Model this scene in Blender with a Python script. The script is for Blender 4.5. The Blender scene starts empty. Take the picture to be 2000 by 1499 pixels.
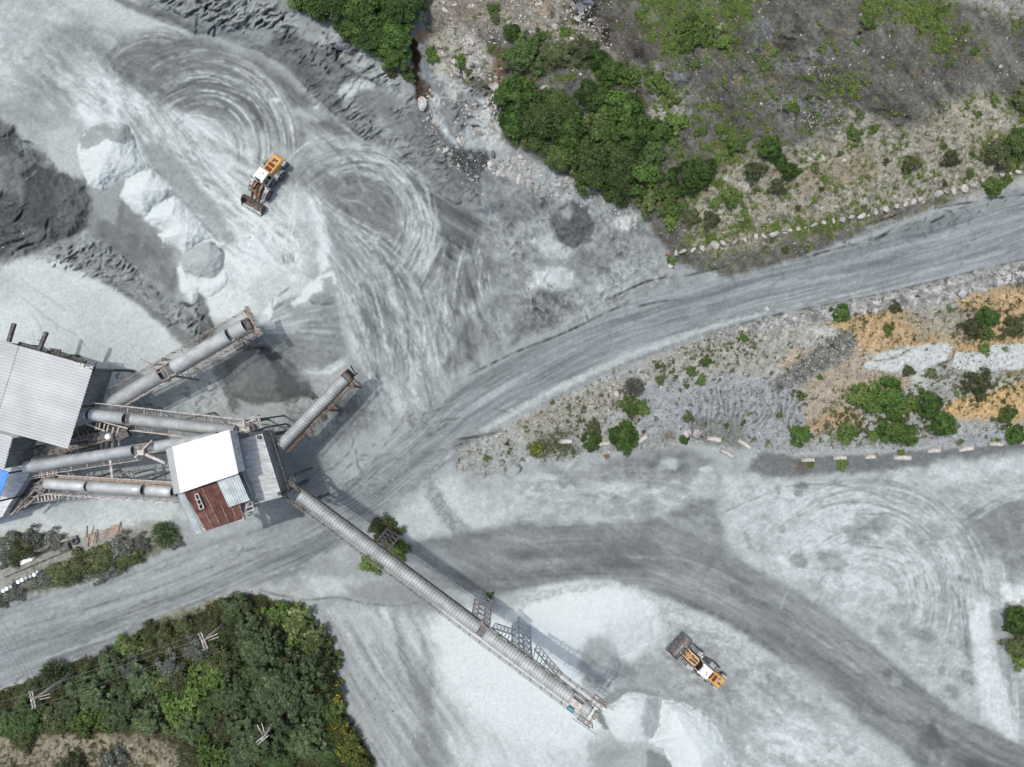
import bpy, bmesh, math, random
import numpy as np
from mathutils import Vector, Matrix

random.seed(7)
RNG = np.random.default_rng(7)
scene = bpy.context.scene
COL = scene.collection

# ------------------------------------------------------------------ camera, sky, sun, exposure
CAM_H = 100.0                       # drone height in metres, looking straight down
cam_d = bpy.data.cameras.new('drone_camera')
cam_d.sensor_width = 36.0
cam_d.lens = 25.2
cam_d.clip_start = 0.5
cam_d.clip_end = 3000.0
cam = bpy.data.objects.new('drone_camera', cam_d)
cam.location = (0, 0, CAM_H)
COL.objects.link(cam)
scene.camera = cam

SUN_DIR = Vector((0.258, -0.154, -1.0)).normalized()
world = bpy.data.worlds.new('World')
scene.world = world
world.use_nodes = True
wn = world.node_tree
bg = wn.nodes['Background']
sky = wn.nodes.new('ShaderNodeTexSky')
sky.sky_type = 'NISHITA'
sky.sun_disc = False
sky.sun_elevation = math.radians(73.3)
sky.sun_rotation = math.radians(-59.2)
sky.air_density = 1.0
sky.ozone_density = 0.4
sky.dust_density = 4.0
wn.links.new(sky.outputs[0], bg.inputs[0])
bg.inputs[1].default_value = 0.15

sun_d = bpy.data.lights.new('sun', 'SUN')
sun_d.energy = 2.0
sun_d.angle = math.radians(0.55)
sun_d.color = (1.0, 0.965, 0.91)
sun = bpy.data.objects.new('sun', sun_d)
sun.rotation_euler = SUN_DIR.to_track_quat('-Z', 'Y').to_euler()
sun.location = (-40, 25, 160)
COL.objects.link(sun)

vs = scene.view_settings
vs.view_transform = 'Standard'
vs.look = 'None'
vs.exposure = 0.26
vs.gamma = 1.0
vs.use_curve_mapping = False
scene.render.filter_size = 1.15

# ------------------------------------------------------------------ image coordinates
# image pixels cast back through the camera, a grid of 14 units to the metre (at ground level) with its origin top left
def P(u, v, z=0.0):
    k = (CAM_H - z) / 1400.0
    return Vector(((u - 1000.0) * k, (749.5 - v) * k, z))

# ------------------------------------------------------------------ object helpers
def tag(o, label=None, cat=None, group=None, kind=None):
    if label: o['label'] = label
    if cat: o['category'] = cat
    if group: o['group'] = group
    if kind: o['kind'] = kind
    return o

def empty(name, loc, rz=0.0, label=None, cat=None, group=None):
    o = bpy.data.objects.new(name, None)
    o.location = loc
    o.rotation_euler = (0, 0, rz)
    o.empty_display_size = 0.5
    COL.objects.link(o)
    return tag(o, label, cat, group)

def link(name, me, parent=None, world_space=False):
    o = bpy.data.objects.new(name, me)
    COL.objects.link(o)
    if parent is not None:
        o.parent = parent
        if world_space:
            o.matrix_parent_inverse = Matrix.LocRotScale(parent.location, parent.rotation_euler, None).inverted()
    return o

class MB:
    """collects plain geometry and links it as one mesh object"""
    def __init__(self):
        self.v = []; self.f = []
    def add(self, vs, fs):
        n = len(self.v)
        self.v.extend([tuple(p) for p in vs])
        self.f.extend([tuple(i + n for i in q) for q in fs])
        return self
    def box(self, c, s, rot=None, taper=1.0):
        c = Vector(c); hx, hy, hz = s[0] / 2, s[1] / 2, s[2] / 2
        pts = []
        for z, t in ((-hz, 1.0), (hz, taper)):
            for x, y in ((-hx, -hy), (hx, -hy), (hx, hy), (-hx, hy)):
                p = Vector((x * t, y * t, z))
                if rot is not None: p = rot @ p
                pts.append(c + p)
        return self.add(pts, [(3, 2, 1, 0), (4, 5, 6, 7), (0, 1, 5, 4), (1, 2, 6, 5), (2, 3, 7, 6), (3, 0, 4, 7)])
    def beam(self, p, q, w, h=None, up=(0, 0, 1)):
        p, q = Vector(p), Vector(q); h = w if h is None else h
        d = q - p
        if d.length < 1e-6: return self
        x = d.normalized(); u = Vector(up)
        y = u.cross(x)
        if y.length < 1e-3: y = Vector((1, 0, 0)).cross(x)
        y.normalize(); z = x.cross(y)
        pts = []
        for c in (p, q):
            for a, b in ((-1, -1), (1, -1), (1, 1), (-1, 1)):
                pts.append(c + y * (a * w / 2) + z * (b * h / 2))
        return self.add(pts, [(3, 2, 1, 0), (4, 5, 6, 7), (0, 1, 5, 4), (1, 2, 6, 5), (2, 3, 7, 6), (3, 0, 4, 7)])
    def tube(self, p, q, r, n=8, r2=None, cap=True):
        p, q = Vector(p), Vector(q); r2 = r if r2 is None else r2
        x = (q - p).normalized()
        y = Vector((0, 0, 1)).cross(x)
        if y.length < 1e-3: y = Vector((1, 0, 0)).cross(x)
        y.normalize(); z = x.cross(y)
        pts = []
        for c, rr in ((p, r), (q, r2)):
            for i in range(n):
                a = 2 * math.pi * i / n
                pts.append(c + y * (math.cos(a) * rr) + z * (math.sin(a) * rr))
        fs = [(i, (i + 1) % n, n + (i + 1) % n, n + i) for i in range(n)]
        if cap: fs += [tuple(range(n - 1, -1, -1)), tuple(range(n, 2 * n))]
        return self.add(pts, fs)
    def path(self, pts, r, n=5):
        for a, b in zip(pts[:-1], pts[1:]): self.tube(a, b, r, n, cap=True)
        return self
    def prism(self, outline, y0, y1):
        """outline of (x, z) points extruded along y"""
        n = len(outline)
        pts = [(x, y0, z) for x, z in outline] + [(x, y1, z) for x, z in outline]
        fs = [(i, (i + 1) % n, n + (i + 1) % n, n + i) for i in range(n)]
        fs += [tuple(range(n - 1, -1, -1)), tuple(range(n, 2 * n))]
        return self.add(pts, fs)
    def lathe(self, prof, c, axis, n=20):
        """prof of (r, h) along axis from c"""
        c = Vector(c); x = Vector(axis).normalized()
        y = Vector((0, 0, 1)).cross(x)
        if y.length < 1e-3: y = Vector((1, 0, 0)).cross(x)
        y.normalize(); z = x.cross(y)
        pts = []; m = len(prof)
        for r, h in prof:
            for i in range(n):
                a = 2 * math.pi * i / n
                pts.append(c + x * h + y * (math.cos(a) * r) + z * (math.sin(a) * r))
        fs = []
        for j in range(m - 1):
            for i in range(n):
                fs.append((j * n + i, j * n + (i + 1) % n, (j + 1) * n + (i + 1) % n, (j + 1) * n + i))
        return self.add(pts, fs)
    def mesh(self, name, mat, smooth=False):
        me = bpy.data.meshes.new(name)
        me.from_pydata(self.v, [], self.f)
        me.materials.append(mat)
        bm = bmesh.new(); bm.from_mesh(me)
        bmesh.ops.recalc_face_normals(bm, faces=bm.faces)
        bm.to_mesh(me); bm.free()
        if smooth: me.polygons.foreach_set('use_smooth', [True] * len(me.polygons))
        me.update()
        return me
    def build(self, name, mat, parent=None, smooth=False, ws=True):
        return link(name, self.mesh(name, mat, smooth), parent, world_space=ws)

def np_mesh(name, V, F, mat, attrs=None, smooth=False):
    """V (n,3) float, F (m,k) int, all faces with the same number of corners"""
    me = bpy.data.meshes.new(name)
    V = np.ascontiguousarray(V, np.float32); F = np.ascontiguousarray(F, np.int32)
    m, k = F.shape
    me.vertices.add(len(V)); me.vertices.foreach_set('co', V.ravel())
    me.loops.add(m * k); me.loops.foreach_set('vertex_index', F.ravel())
    me.polygons.add(m)
    me.polygons.foreach_set('loop_start', np.arange(0, m * k, k, dtype=np.int32))
    me.polygons.foreach_set('loop_total', np.full(m, k, np.int32))
    if smooth: me.polygons.foreach_set('use_smooth', np.ones(m, bool))
    me.update(calc_edges=True)
    for an, (typ, dom, data) in (attrs or {}).items():
        a = me.attributes.new(an, typ, dom)
        a.data.foreach_set('color' if 'COLOR' in typ else 'value', np.ascontiguousarray(data, np.float32).ravel())
    me.materials.append(mat)
    return me

# ------------------------------------------------------------------ noise
_T = RNG.random((24, 256, 256)).astype(np.float32)
def vn(x, y, s=0):
    x = np.asarray(x, np.float32); y = np.asarray(y, np.float32)
    T = _T[s % 24]
    xi = np.floor(x); yi = np.floor(y)
    fx = x - xi; fy = y - yi
    xi = xi.astype(np.int32) & 255; yi = yi.astype(np.int32) & 255
    x1 = (xi + 1) & 255; y1 = (yi + 1) & 255
    fx = fx * fx * (3 - 2 * fx); fy = fy * fy * (3 - 2 * fy)
    a = T[yi, xi] * (1 - fx) + T[yi, x1] * fx
    b = T[y1, xi] * (1 - fx) + T[y1, x1] * fx
    return a * (1 - fy) + b * fy
def fbm(x, y, o=4, s=0, g=0.5):
    """fractal noise about 0, roughly within -1..1"""
    t = 0.0; amp = 1.0; n = 0.0
    for i in range(o):
        t = t + amp * (vn(x * 2 ** i + 17.3 * i, y * 2 ** i + 9.1 * i, s + i) - 0.5)
        n += amp; amp *= g
    return t * (2.0 / n) * 1.35
def sstep(a, b, x):
    t = np.clip((x - a) / (b - a), 0, 1)
    return t * t * (3 - 2 * t)

# ------------------------------------------------------------------ materials
def new_mat(name):
    m = bpy.data.materials.new(name); m.use_nodes = True
    nt = m.node_tree
    return m, nt, nt.nodes['Principled BSDF']
def N(nt, typ, **kw):
    n = nt.nodes.new(typ)
    for k, v in kw.items(): setattr(n, k, v)
    return n

def noisy_mat(name, c1, c2, scale=3.0, rough=0.7, metal=0.0, detail=5.0, bump=0.0, rand=0.0, c3=None, lo=0.35, hi=0.65, spec=0.3, stretch=None):
    m, nt, b = new_mat(name)
    tc = N(nt, 'ShaderNodeTexCoord')
    nz = N(nt, 'ShaderNodeTexNoise'); nz.inputs['Scale'].default_value = scale; nz.inputs['Detail'].default_value = detail
    src = tc.outputs['Object']
    if stretch:
        mp = N(nt, 'ShaderNodeMapping'); mp.inputs['Scale'].default_value = stretch
        nt.links.new(src, mp.inputs[0]); src = mp.outputs[0]
    nt.links.new(src, nz.inputs['Vector'])
    cr = N(nt, 'ShaderNodeValToRGB')
    cr.color_ramp.elements[0].position = lo; cr.color_ramp.elements[0].color = (*c1, 1)
    cr.color_ramp.elements[1].position = hi; cr.color_ramp.elements[1].color = (*c2, 1)
    if c3:
        e = cr.color_ramp.elements.new(min(0.98, hi + 0.12)); e.color = (*c3, 1)
    nt.links.new(nz.outputs[0], cr.inputs[0])
    out = cr.outputs[0]
    if rand:
        oi = N(nt, 'ShaderNodeObjectInfo')
        mr = N(nt, 'ShaderNodeMapRange'); mr.inputs['To Min'].default_value = 1 - rand; mr.inputs['To Max'].default_value = 1 + rand
        nt.links.new(oi.outputs['Random'], mr.inputs[0])
        mx = N(nt, 'ShaderNodeVectorMath', operation='SCALE')
        nt.links.new(out, mx.inputs[0]); nt.links.new(mr.outputs[0], mx.inputs['Scale'])
        out = mx.outputs[0]
    nt.links.new(out, b.inputs['Base Color'])
    b.inputs['Roughness'].default_value = rough
    b.inputs['Metallic'].default_value = metal
    b.inputs['Specular IOR Level'].default_value = spec
    if bump:
        bp = N(nt, 'ShaderNodeBump'); bp.inputs['Strength'].default_value = bump; bp.inputs['Distance'].default_value = 0.03
        nt.links.new(nz.outputs[0], bp.inputs['Height']); nt.links.new(bp.outputs[0], b.inputs['Normal'])
    return m

def ground_mat(name, grain=0.16, bump=0.5):
    m, nt, b = new_mat(name)
    at = N(nt, 'ShaderNodeAttribute', attribute_name='albedo')
    tc = N(nt, 'ShaderNodeTexCoord')
    n1 = N(nt, 'ShaderNodeTexNoise'); n1.inputs['Scale'].default_value = 2.3; n1.inputs['Detail'].default_value = 8; n1.inputs['Roughness'].default_value = 0.75
    n2 = N(nt, 'ShaderNodeTexNoise'); n2.inputs['Scale'].default_value = 7.0; n2.inputs['Detail'].default_value = 5; n2.inputs['Roughness'].default_value = 0.8
    for n in (n1, n2): nt.links.new(tc.outputs['Object'], n.inputs['Vector'])
    ad = N(nt, 'ShaderNodeMath', operation='ADD'); nt.links.new(n1.outputs[0], ad.inputs[0]); nt.links.new(n2.outputs[0], ad.inputs[1])
    mr = N(nt, 'ShaderNodeMapRange'); mr.inputs['From Min'].default_value = 0.76; mr.inputs['From Max'].default_value = 1.24
    mr.inputs['To Min'].default_value = 1 - grain; mr.inputs['To Max'].default_value = 1 + grain
    nt.links.new(ad.outputs[0], mr.inputs[0])
    sc = N(nt, 'ShaderNodeVectorMath', operation='SCALE')
    nt.links.new(at.outputs['Color'], sc.inputs[0]); nt.links.new(mr.outputs[0], sc.inputs['Scale'])
    nt.links.new(sc.outputs[0], b.inputs['Base Color'])
    b.inputs['Roughness'].default_value = 0.95
    b.inputs['Specular IOR Level'].default_value = 0.12
    bp = N(nt, 'ShaderNodeBump'); bp.inputs['Strength'].default_value = bump; bp.inputs['Distance'].default_value = 0.06
    nt.links.new(ad.outputs[0], bp.inputs['Height']); nt.links.new(bp.outputs[0], b.inputs['Normal'])
    return m

M = {}
M['dust'] = ground_mat('quarry dust', 0.17, 0.4)
M['roadm'] = ground_mat('compacted gravel', 0.17, 0.4)
M['hill'] = ground_mat('stony soil', 0.42, 0.9)
M['sand'] = ground_mat('crushed stone', 0.07, 0.3)
M['galv'] = noisy_mat('galvanised steel', (0.41, 0.432, 0.425), (0.55, 0.575, 0.565), 0.8, 0.45, 0.35, rand=0.08)
M['galv_dark'] = noisy_mat('weathered galvanised sheet', (0.20, 0.22, 0.23), (0.31, 0.33, 0.34), 1.2, 0.55, 0.35, rand=0.06)
M['roof_grey'] = noisy_mat('light grey roof sheet', (0.36, 0.385, 0.39), (0.43, 0.455, 0.46), 0.3, 0.5, 0.15, rand=0.05)
M['roof_white'] = noisy_mat('white painted roof sheet', (0.66, 0.67, 0.67), (0.80, 0.81, 0.81), 0.5, 0.45, 0.0, rand=0.02)
M['roof_green'] = noisy_mat('pale zinc roof sheet', (0.36, 0.41, 0.42), (0.50, 0.55, 0.55), 1.0, 0.5, 0.2, rand=0.07)
M['roof_dusty'] = noisy_mat('dusty roof sheet', (0.38, 0.40, 0.40), (0.56, 0.59, 0.58), 0.9, 0.7, 0.1, rand=0.06, stretch=(1, 3, 1))
M['rust_roof'] = noisy_mat('rusted roof sheet', (0.085, 0.036, 0.028), (0.155, 0.072, 0.055), 1.6, 0.85, 0.0, rand=0.22, c3=(0.26, 0.17, 0.135), bump=0.3)
M['rust'] = noisy_mat('rusty steel', (0.10, 0.05, 0.03), (0.23, 0.12, 0.07), 4.0, 0.8, 0.1, c3=(0.32, 0.22, 0.15))
M['steel_dark'] = noisy_mat('dark dusty steel', (0.05, 0.05, 0.05), (0.14, 0.135, 0.125), 3.0, 0.7, 0.2)
M['steel_brown'] = noisy_mat('brown dusty steel', (0.15, 0.13, 0.11), (0.34, 0.30, 0.265), 2.5, 0.8, 0.1)
M['steel_pale'] = noisy_mat('pale dusty steel', (0.30, 0.28, 0.26), (0.55, 0.52, 0.49), 2.5, 0.75, 0.1)
M['steel_blue'] = noisy_mat('grey lattice steel', (0.24, 0.27, 0.30), (0.40, 0.43, 0.46), 3.0, 0.6, 0.3)
M['grating'] = noisy_mat('dusty walkway deck', (0.24, 0.235, 0.225), (0.40, 0.39, 0.37), 5.0, 0.85, 0.0)
M['plank'] = noisy_mat('weathered timber', (0.15, 0.12, 0.09), (0.36, 0.31, 0.26), 3.0, 0.85, 0.0, rand=0.2, stretch=(1, 6, 1))
M['belt'] = noisy_mat('grey rubber belt', (0.07, 0.07, 0.072), (0.22, 0.225, 0.23), 1.5, 0.85, 0.0)
M['black'] = noisy_mat('black opening', (0.006, 0.006, 0.006), (0.012, 0.012, 0.012), 2.0, 0.9)
M['yellow'] = noisy_mat('dusty yellow paint', (0.46, 0.24, 0.06), (0.56, 0.34, 0.13), 1.6, 0.7, 0.0, c3=(0.52, 0.42, 0.28))
M['cabwhite'] = noisy_mat('white cab paint', (0.52, 0.52, 0.49), (0.68, 0.68, 0.65), 2.0, 0.5)
M['glass'] = noisy_mat('dark cab glass', (0.008, 0.009, 0.01), (0.02, 0.022, 0.024), 2.0, 0.12, 0.0, spec=0.6)
M['tyre'] = noisy_mat('dusty tyre rubber', (0.035, 0.035, 0.037), (0.10, 0.105, 0.11), 3.0, 0.9)
M['tread'] = noisy_mat('dust caked tread', (0.16, 0.175, 0.18), (0.38, 0.40, 0.41), 3.0, 0.95)
M['rim'] = noisy_mat('grey wheel rim', (0.14, 0.12, 0.11), (0.25, 0.22, 0.20), 4.0, 0.7)
M['bucket'] = noisy_mat('worn bucket steel', (0.06, 0.05, 0.045), (0.15, 0.125, 0.11), 2.5, 0.65, 0.3, c3=(0.24, 0.20, 0.17))
M['bucket2'] = noisy_mat('grey worn bucket steel', (0.10, 0.10, 0.10), (0.20, 0.19, 0.185), 2.5, 0.6, 0.3)
M['arm'] = noisy_mat('dusty brown loader arm', (0.15, 0.08, 0.045), (0.33, 0.20, 0.12), 3.5, 0.75, 0.1)
M['arm_y'] = noisy_mat('dusty orange loader arm', (0.45, 0.26, 0.12), (0.56, 0.38, 0.24), 3.0, 0.7)
M['fender'] = noisy_mat('dust covered fender', (0.24, 0.255, 0.26), (0.40, 0.42, 0.43), 2.0, 0.85)
M['vent'] = noisy_mat('dark red radiator grille', (0.07, 0.02, 0.012), (0.15, 0.05, 0.03), 6.0, 0.8)
M['conc'] = noisy_mat('pale concrete', (0.26, 0.25, 0.22), (0.54, 0.52, 0.47), 1.1, 0.9, 0.0, bump=0.3, rand=0.08)
M['rock'] = noisy_mat('pale limestone', (0.24, 0.235, 0.215), (0.46, 0.45, 0.42), 1.6, 0.9, 0.0, bump=0.6, rand=0.16)
M['rock_red'] = noisy_mat('reddish stone', (0.16, 0.08, 0.06), (0.28, 0.17, 0.14), 2.0, 0.9, 0.0, bump=0.6)
M['rock_dark'] = noisy_mat('dark slate rock', (0.07, 0.075, 0.085), (0.17, 0.18, 0.20), 1.8, 0.85, 0.0, bump=0.7, rand=0.1)
M['drum_white'] = noisy_mat('white plastic drum', (0.66, 0.68, 0.69), (0.78, 0.79, 0.79), 3.0, 0.5)
M['drum_grey'] = noisy_mat('dusty grey drum', (0.28, 0.31, 0.30), (0.40, 0.42, 0.41), 3.0, 0.6)
M['drum_black'] = noisy_mat('black plastic drum', (0.008, 0.008, 0.009), (0.02, 0.02, 0.022), 3.0, 0.4)
M['pole'] = noisy_mat('weathered pole timber', (0.28, 0.25, 0.21), (0.50, 0.46, 0.40), 3.0, 0.85)
M['wire'] = noisy_mat('grey power cable', (0.09, 0.09, 0.09), (0.16, 0.16, 0.16), 2.0, 0.7)
M['blue'] = noisy_mat('blue painted roof sheet', (0.05, 0.20, 0.55), (0.10, 0.28, 0.65), 1.0, 0.45)
M['cyan'] = noisy_mat('teal motor paint', (0.05, 0.22, 0.28), (0.12, 0.32, 0.36), 3.0, 0.5)
M['bark'] = noisy_mat('grey brown bark', (0.07, 0.055, 0.04), (0.17, 0.14, 0.11), 4.0, 0.9)
M['red'] = noisy_mat('faded red paint', (0.20, 0.02, 0.02), (0.32, 0.05, 0.04), 3.0, 0.5)
# ------------------------------------------------------------------ the image pixel grid: heights and ground materials
STEP = 2.0
US = np.arange(-64, 2066, STEP, dtype=np.float32)
VS = np.arange(-54, 1556, STEP, dtype=np.float32)
NU, NV = len(US), len(VS)
U, V = np.meshgrid(US, VS)
A = np.zeros((NV, NU, 3), np.float32)      # ground tone, 0..255
Z = np.zeros((NV, NU), np.float32)         # ground height in metres
GR = np.zeros((NV, NU), np.float32)        # how much low grass grows
ST = np.zeros((NV, NU), np.float32)        # how many loose stones lie about
FULL = (slice(0, NV), slice(0, NU))

def tone(t):
    return np.array((t[0] * .985, t[1], t[2] * .955), np.float32) if isinstance(t, (tuple, list)) else np.array((t * 0.952, t * 1.0, t * 0.996), np.float32)

def window(pts, m):
    p = np.asarray(pts, np.float32)
    u0, v0 = p.min(0) - m; u1, v1 = p.max(0) + m
    a = int(np.clip((u0 - US[0]) // STEP, 0, NU - 1)); b = int(np.clip((u1 - US[0]) // STEP + 2, 1, NU))
    c = int(np.clip((v0 - VS[0]) // STEP, 0, NV - 1)); d = int(np.clip((v1 - VS[0]) // STEP + 2, 1, NV))
    return (slice(c, d), slice(a, b))

def sdist(pts, m=40):
    """signed distance (negative inside) to a polygon, inside its window"""
    sl = window(pts, m); u = U[sl]; v = V[sl]
    d2 = np.full(u.shape, 1e9, np.float32); ins = np.zeros(u.shape, bool)
    n = len(pts)
    for i in range(n):
        x0, y0 = pts[i]; x1, y1 = pts[(i + 1) % n]
        ex, ey = x1 - x0, y1 - y0; L = ex * ex + ey * ey + 1e-6
        t = np.clip(((u - x0) * ex + (v - y0) * ey) / L, 0, 1)
        d2 = np.minimum(d2, (u - x0 - t * ex) ** 2 + (v - y0 - t * ey) ** 2)
        if y0 != y1:
            ins ^= ((y0 > v) != (y1 > v)) & (u < (x1 - x0) * (v - y0) / (y1 - y0) + x0)
    d = np.sqrt(d2)
    return sl, np.where(ins, -d, d)

def mask(pts, f=8, w=6, ws=22, seed=3, m=None):
    sl, d = sdist(pts, (f + w + 6) if m is None else m)
    if w: d = d + w * fbm(U[sl] / ws, V[sl] / ws, 4, seed, 0.6)
    return sl, sstep(f, -f, d)

def fill(pts, t, f=8, w=6, ws=22, op=1.0, seed=3, mott=0.0, ms=10):
    sl, k = mask(pts, f, w, ws, seed)
    k = (k * op)[..., None]
    c = tone(t)[None, None, :]
    if mott: c = c * (1 + mott * fbm(U[sl] / ms, V[sl] / ms, 4, seed + 5, 0.65))[..., None]
    A[sl] = A[sl] * (1 - k) + c * k
    return sl, k[..., 0]

def blob(u, v, ru, rv, t, rot=0.0, f=0.35, op=1.0, w=0.35, seed=1):
    m = max(ru, rv) * 1.6 + 4
    sl = window([(u - m, v - m), (u + m, v + m)], 0)
    c, s = math.cos(rot), math.sin(rot)
    du, dv = U[sl] - u, V[sl] - v
    d = np.sqrt(((du * c + dv * s) / ru) ** 2 + ((-du * s + dv * c) / rv) ** 2)
    d = d + w * fbm(U[sl] / (0.5 * (ru + rv)) + u, V[sl] / (0.5 * (ru + rv)), 4, seed, 0.6)
    k = (sstep(1 + f, 1 - f, d) * op)[..., None]
    A[sl] = A[sl] * (1 - k) + tone(t) * k

def curve(pts, n=10, closed=False):
    p = [np.array(q, np.float32) for q in pts]
    out = []; L = len(p); rng = range(L if closed else L - 1)
    for i in rng:
        p0 = p[i - 1] if (i > 0 or closed) else p[0]
        p1 = p[i]; p2 = p[(i + 1) % L]
        p3 = p[(i + 2) % L] if (i + 2 < L or closed) else p2
        for j in range(n):
            t = j / n
            out.append(0.5 * ((2 * p1) + (-p0 + p2) * t + (2 * p0 - 5 * p1 + 4 * p2 - p3) * t * t + (-p0 + 3 * p1 - 3 * p2 + p3) * t ** 3))
    if not closed: out.append(p[-1])
    return np.array(out)

def resample(pts, step=1.2):
    pts = np.asarray(pts, np.float32)
    d = np.r_[0, np.cumsum(np.hypot(*np.diff(pts, axis=0).T))]
    n = max(2, int(d[-1] / step))
    s = np.linspace(0, d[-1], n)
    return np.c_[np.interp(s, d, pts[:, 0]), np.interp(s, d, pts[:, 1])], d[-1]

def splat(layer, pts, width, amt, taper=True, rough=0.0):
    """max-splat a soft line onto a layer"""
    q, L = resample(pts, 1.2)
    tan = np.gradient(q, axis=0); tan /= (np.linalg.norm(tan, axis=1, keepdims=True) + 1e-6)
    nor = np.c_[-tan[:, 1], tan[:, 0]]
    n = len(q)
    e = np.ones(n)
    if taper:
        s = np.linspace(0, 1, n); e = np.clip(np.minimum(s, 1 - s) * 5, 0.15, 1)
    if rough:
        ph = random.random() * 99
        e = e * np.clip(0.65 + rough * fbm(np.arange(n) / 9.0 + ph, np.zeros(n), 3, 2), 0.05, 1.4)
    hw = width / 2
    k = max(1, int(math.ceil(hw)))
    for o in np.linspace(-hw, hw, 2 * k + 1):
        fall = 1 - (abs(o) / (hw + 0.6)) ** 2
        x = (q[:, 0] + nor[:, 0] * o - US[0]) / STEP; y = (q[:, 1] + nor[:, 1] * o - VS[0]) / STEP
        xi = np.floor(x).astype(int); yi = np.floor(y).astype(int)
        fx, fy = x - xi, y - yi
        ok = (xi >= 0) & (xi < NU - 1) & (yi >= 0) & (yi < NV - 1)
        for dx, dy, w in ((0, 0, (1 - fx) * (1 - fy)), (1, 0, fx * (1 - fy)), (0, 1, (1 - fx) * fy), (1, 1, fx * fy)):
            np.maximum.at(layer, (yi[ok] + dy, xi[ok] + dx), (amt * fall * e * np.minimum(1, w * 1.8))[ok])

def ink(lines, t, width=3, op=0.6, rough=0.4, depth=0.0):
    """paint a set of lines with one tone, and cut or raise them"""
    lay = np.zeros((NV, NU), np.float32)
    for ln in lines:
        splat(lay, ln, width, 1.0, rough=rough)
    k = (lay * op)[..., None]
    A[:] = A * (1 - k) + tone(t) * k
    if depth: Z[:] += depth * lay  # a dark tone on a cut line paints shade into the crack
    return lay

def polar(cx, cy, ex=1.0, rot=0.0):
    c, s = math.cos(rot), math.sin(rot)
    du, dv = U - cx, V - cy
    x = du * c + dv * s; y = (-du * s + dv * c) * ex
    return np.sqrt(x * x + y * y), np.arctan2(y, x)

def along(line, m=None):
    """distance along and across a centre line"""
    pts = np.asarray(line, np.float32)
    best = np.full(U.shape, 1e9, np.float32); S = np.zeros(U.shape, np.float32); T = np.zeros(U.shape, np.float32)
    s0 = 0.0
    for (x0, y0), (x1, y1) in zip(pts[:-1], pts[1:]):
        ex, ey = x1 - x0, y1 - y0; L = math.hypot(ex, ey)
        t = np.clip(((U - x0) * ex + (V - y0) * ey) / (L * L), 0, 1)
        dx, dy = U - x0 - t * ex, V - y0 - t * ey
        d = dx * dx + dy * dy
        side = (ex * dy - ey * dx) / L
        b = d < best
        best = np.where(b, d, best); S = np.where(b, s0 + t * L, S); T = np.where(b, side, T)
        s0 += L
    return S, T

def streaks(sl, s, t, ls, lt, seed):
    """-1..1 noise drawn out along s"""
    n = 0.55 * (vn(s / ls, t / lt, seed) - 0.5) + 0.3 * (vn(s / (ls * 0.6) + 7, t / (lt * 0.45) + 3, seed + 1) - 0.5) + 0.35 * (vn(s / (ls * 1.7) + 2, t / (lt * 2.6), seed + 2) - 0.5)
    return n * 2.0

def add_streaks(pts, s, t, ls, lt, amp, seed=1, f=25, w=10, bias=0.0):
    sl, k = mask(pts, f, w, 40, seed)
    n = streaks(sl, s[sl], t[sl], ls, lt, seed)
    A[sl] += ((n + bias) * amp * k)[..., None] * np.array((0.97, 1, 1.01), np.float32)

def lin_coords(ang):
    c, s = math.cos(math.radians(ang)), math.sin(math.radians(ang))
    wob = 10 * fbm(U / 160, V / 160, 2, 9)
    return U * c + V * s, -U * s + V * c + wob

def dabs(n, pts, tones, ln, wd, ang, op=0.5, seed=1, jit=12):
    r = np.random.default_rng(seed)
    p = np.asarray(pts, np.float32); lo, hi = p.min(0), p.max(0)
    sl, d = sdist(pts, 2)
    for _ in range(n):
        for _t in range(30):
            u, v = r.uniform(lo, hi)
            i = int((v - VS[sl[0]][0]) / STEP); j = int((u - US[sl[1]][0]) / STEP)
            if 0 <= i < d.shape[0] and 0 <= j < d.shape[1] and d[i, j] < 0: break
        a = math.radians(ang + r.normal() * jit)
        blob(u, v, ln * r.uniform(0.4, 1.2), wd * r.uniform(0.4, 1.2), r.uniform(*tones), a, 0.6, op * r.uniform(0.4, 1), 0.6, int(r.integers(20)))

# ---- outlines used more than once
ROAD_C = [(2080, 405), (1900, 462), (1700, 517), (1500, 563), (1300, 617), (1150, 672), (1020, 735), (900, 810), (790, 900), (680, 985), (560, 1050), (420, 1108), (220, 1187), (20, 1262), (-80, 1300)]
ROAD = [(2080, 335), (2000, 368), (1870, 408), (1750, 447), (1640, 483), (1550, 510), (1420, 545), (1330, 556), (1250, 578), (1180, 612), (1100, 650), (1000, 690), (920, 737), (860, 790), (790, 850), (700, 930), (620, 985), (520, 1022), (380, 1072), (200, 1140), (60, 1172), (-80, 1195),
        (-80, 1372), (0, 1342), (100, 1308), (250, 1246), (400, 1182), (460, 1152), (560, 1130), (640, 1095), (720, 1030), (790, 975), (850, 925), (905, 880), (985, 830), (1080, 780), (1180, 730), (1280, 692), (1380, 655), (1500, 618), (1700, 577), (1850, 542), (2000, 508), (2080, 485)]
HILL = [(822, -80), (830, 40), (842, 100), (880, 150), (950, 190), (980, 270), (1080, 330), (1180, 380), (1260, 420), (1320, 510), (1420, 545), (1560, 505), (1750, 430), (1880, 385), (2000, 340), (2090, 315), (2090, -80)]
BANK = [(170, -80), (300, 34), (385, 66), (440, 75), (500, 100), (560, 128), (620, 190), (700, 262), (800, 335), (880, 390), (950, 430), (985, 400), (960, 300), (900, 210), (845, 150), (838, 70), (830, -80)]
ROCKW = [(-80, 232), (20, 240), (70, 285), (112, 335), (175, 352), (176, 440), (140, 468), (85, 488), (40, 500), (-80, 530)]
SLOPEW = [(60, 505), (110, 478), (180, 452), (205, 480), (245, 508), (290, 545), (340, 588), (372, 612), (396, 640), (388, 690), (330, 640), (270, 590), (210, 560), (150, 535), (90, 515)]
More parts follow.
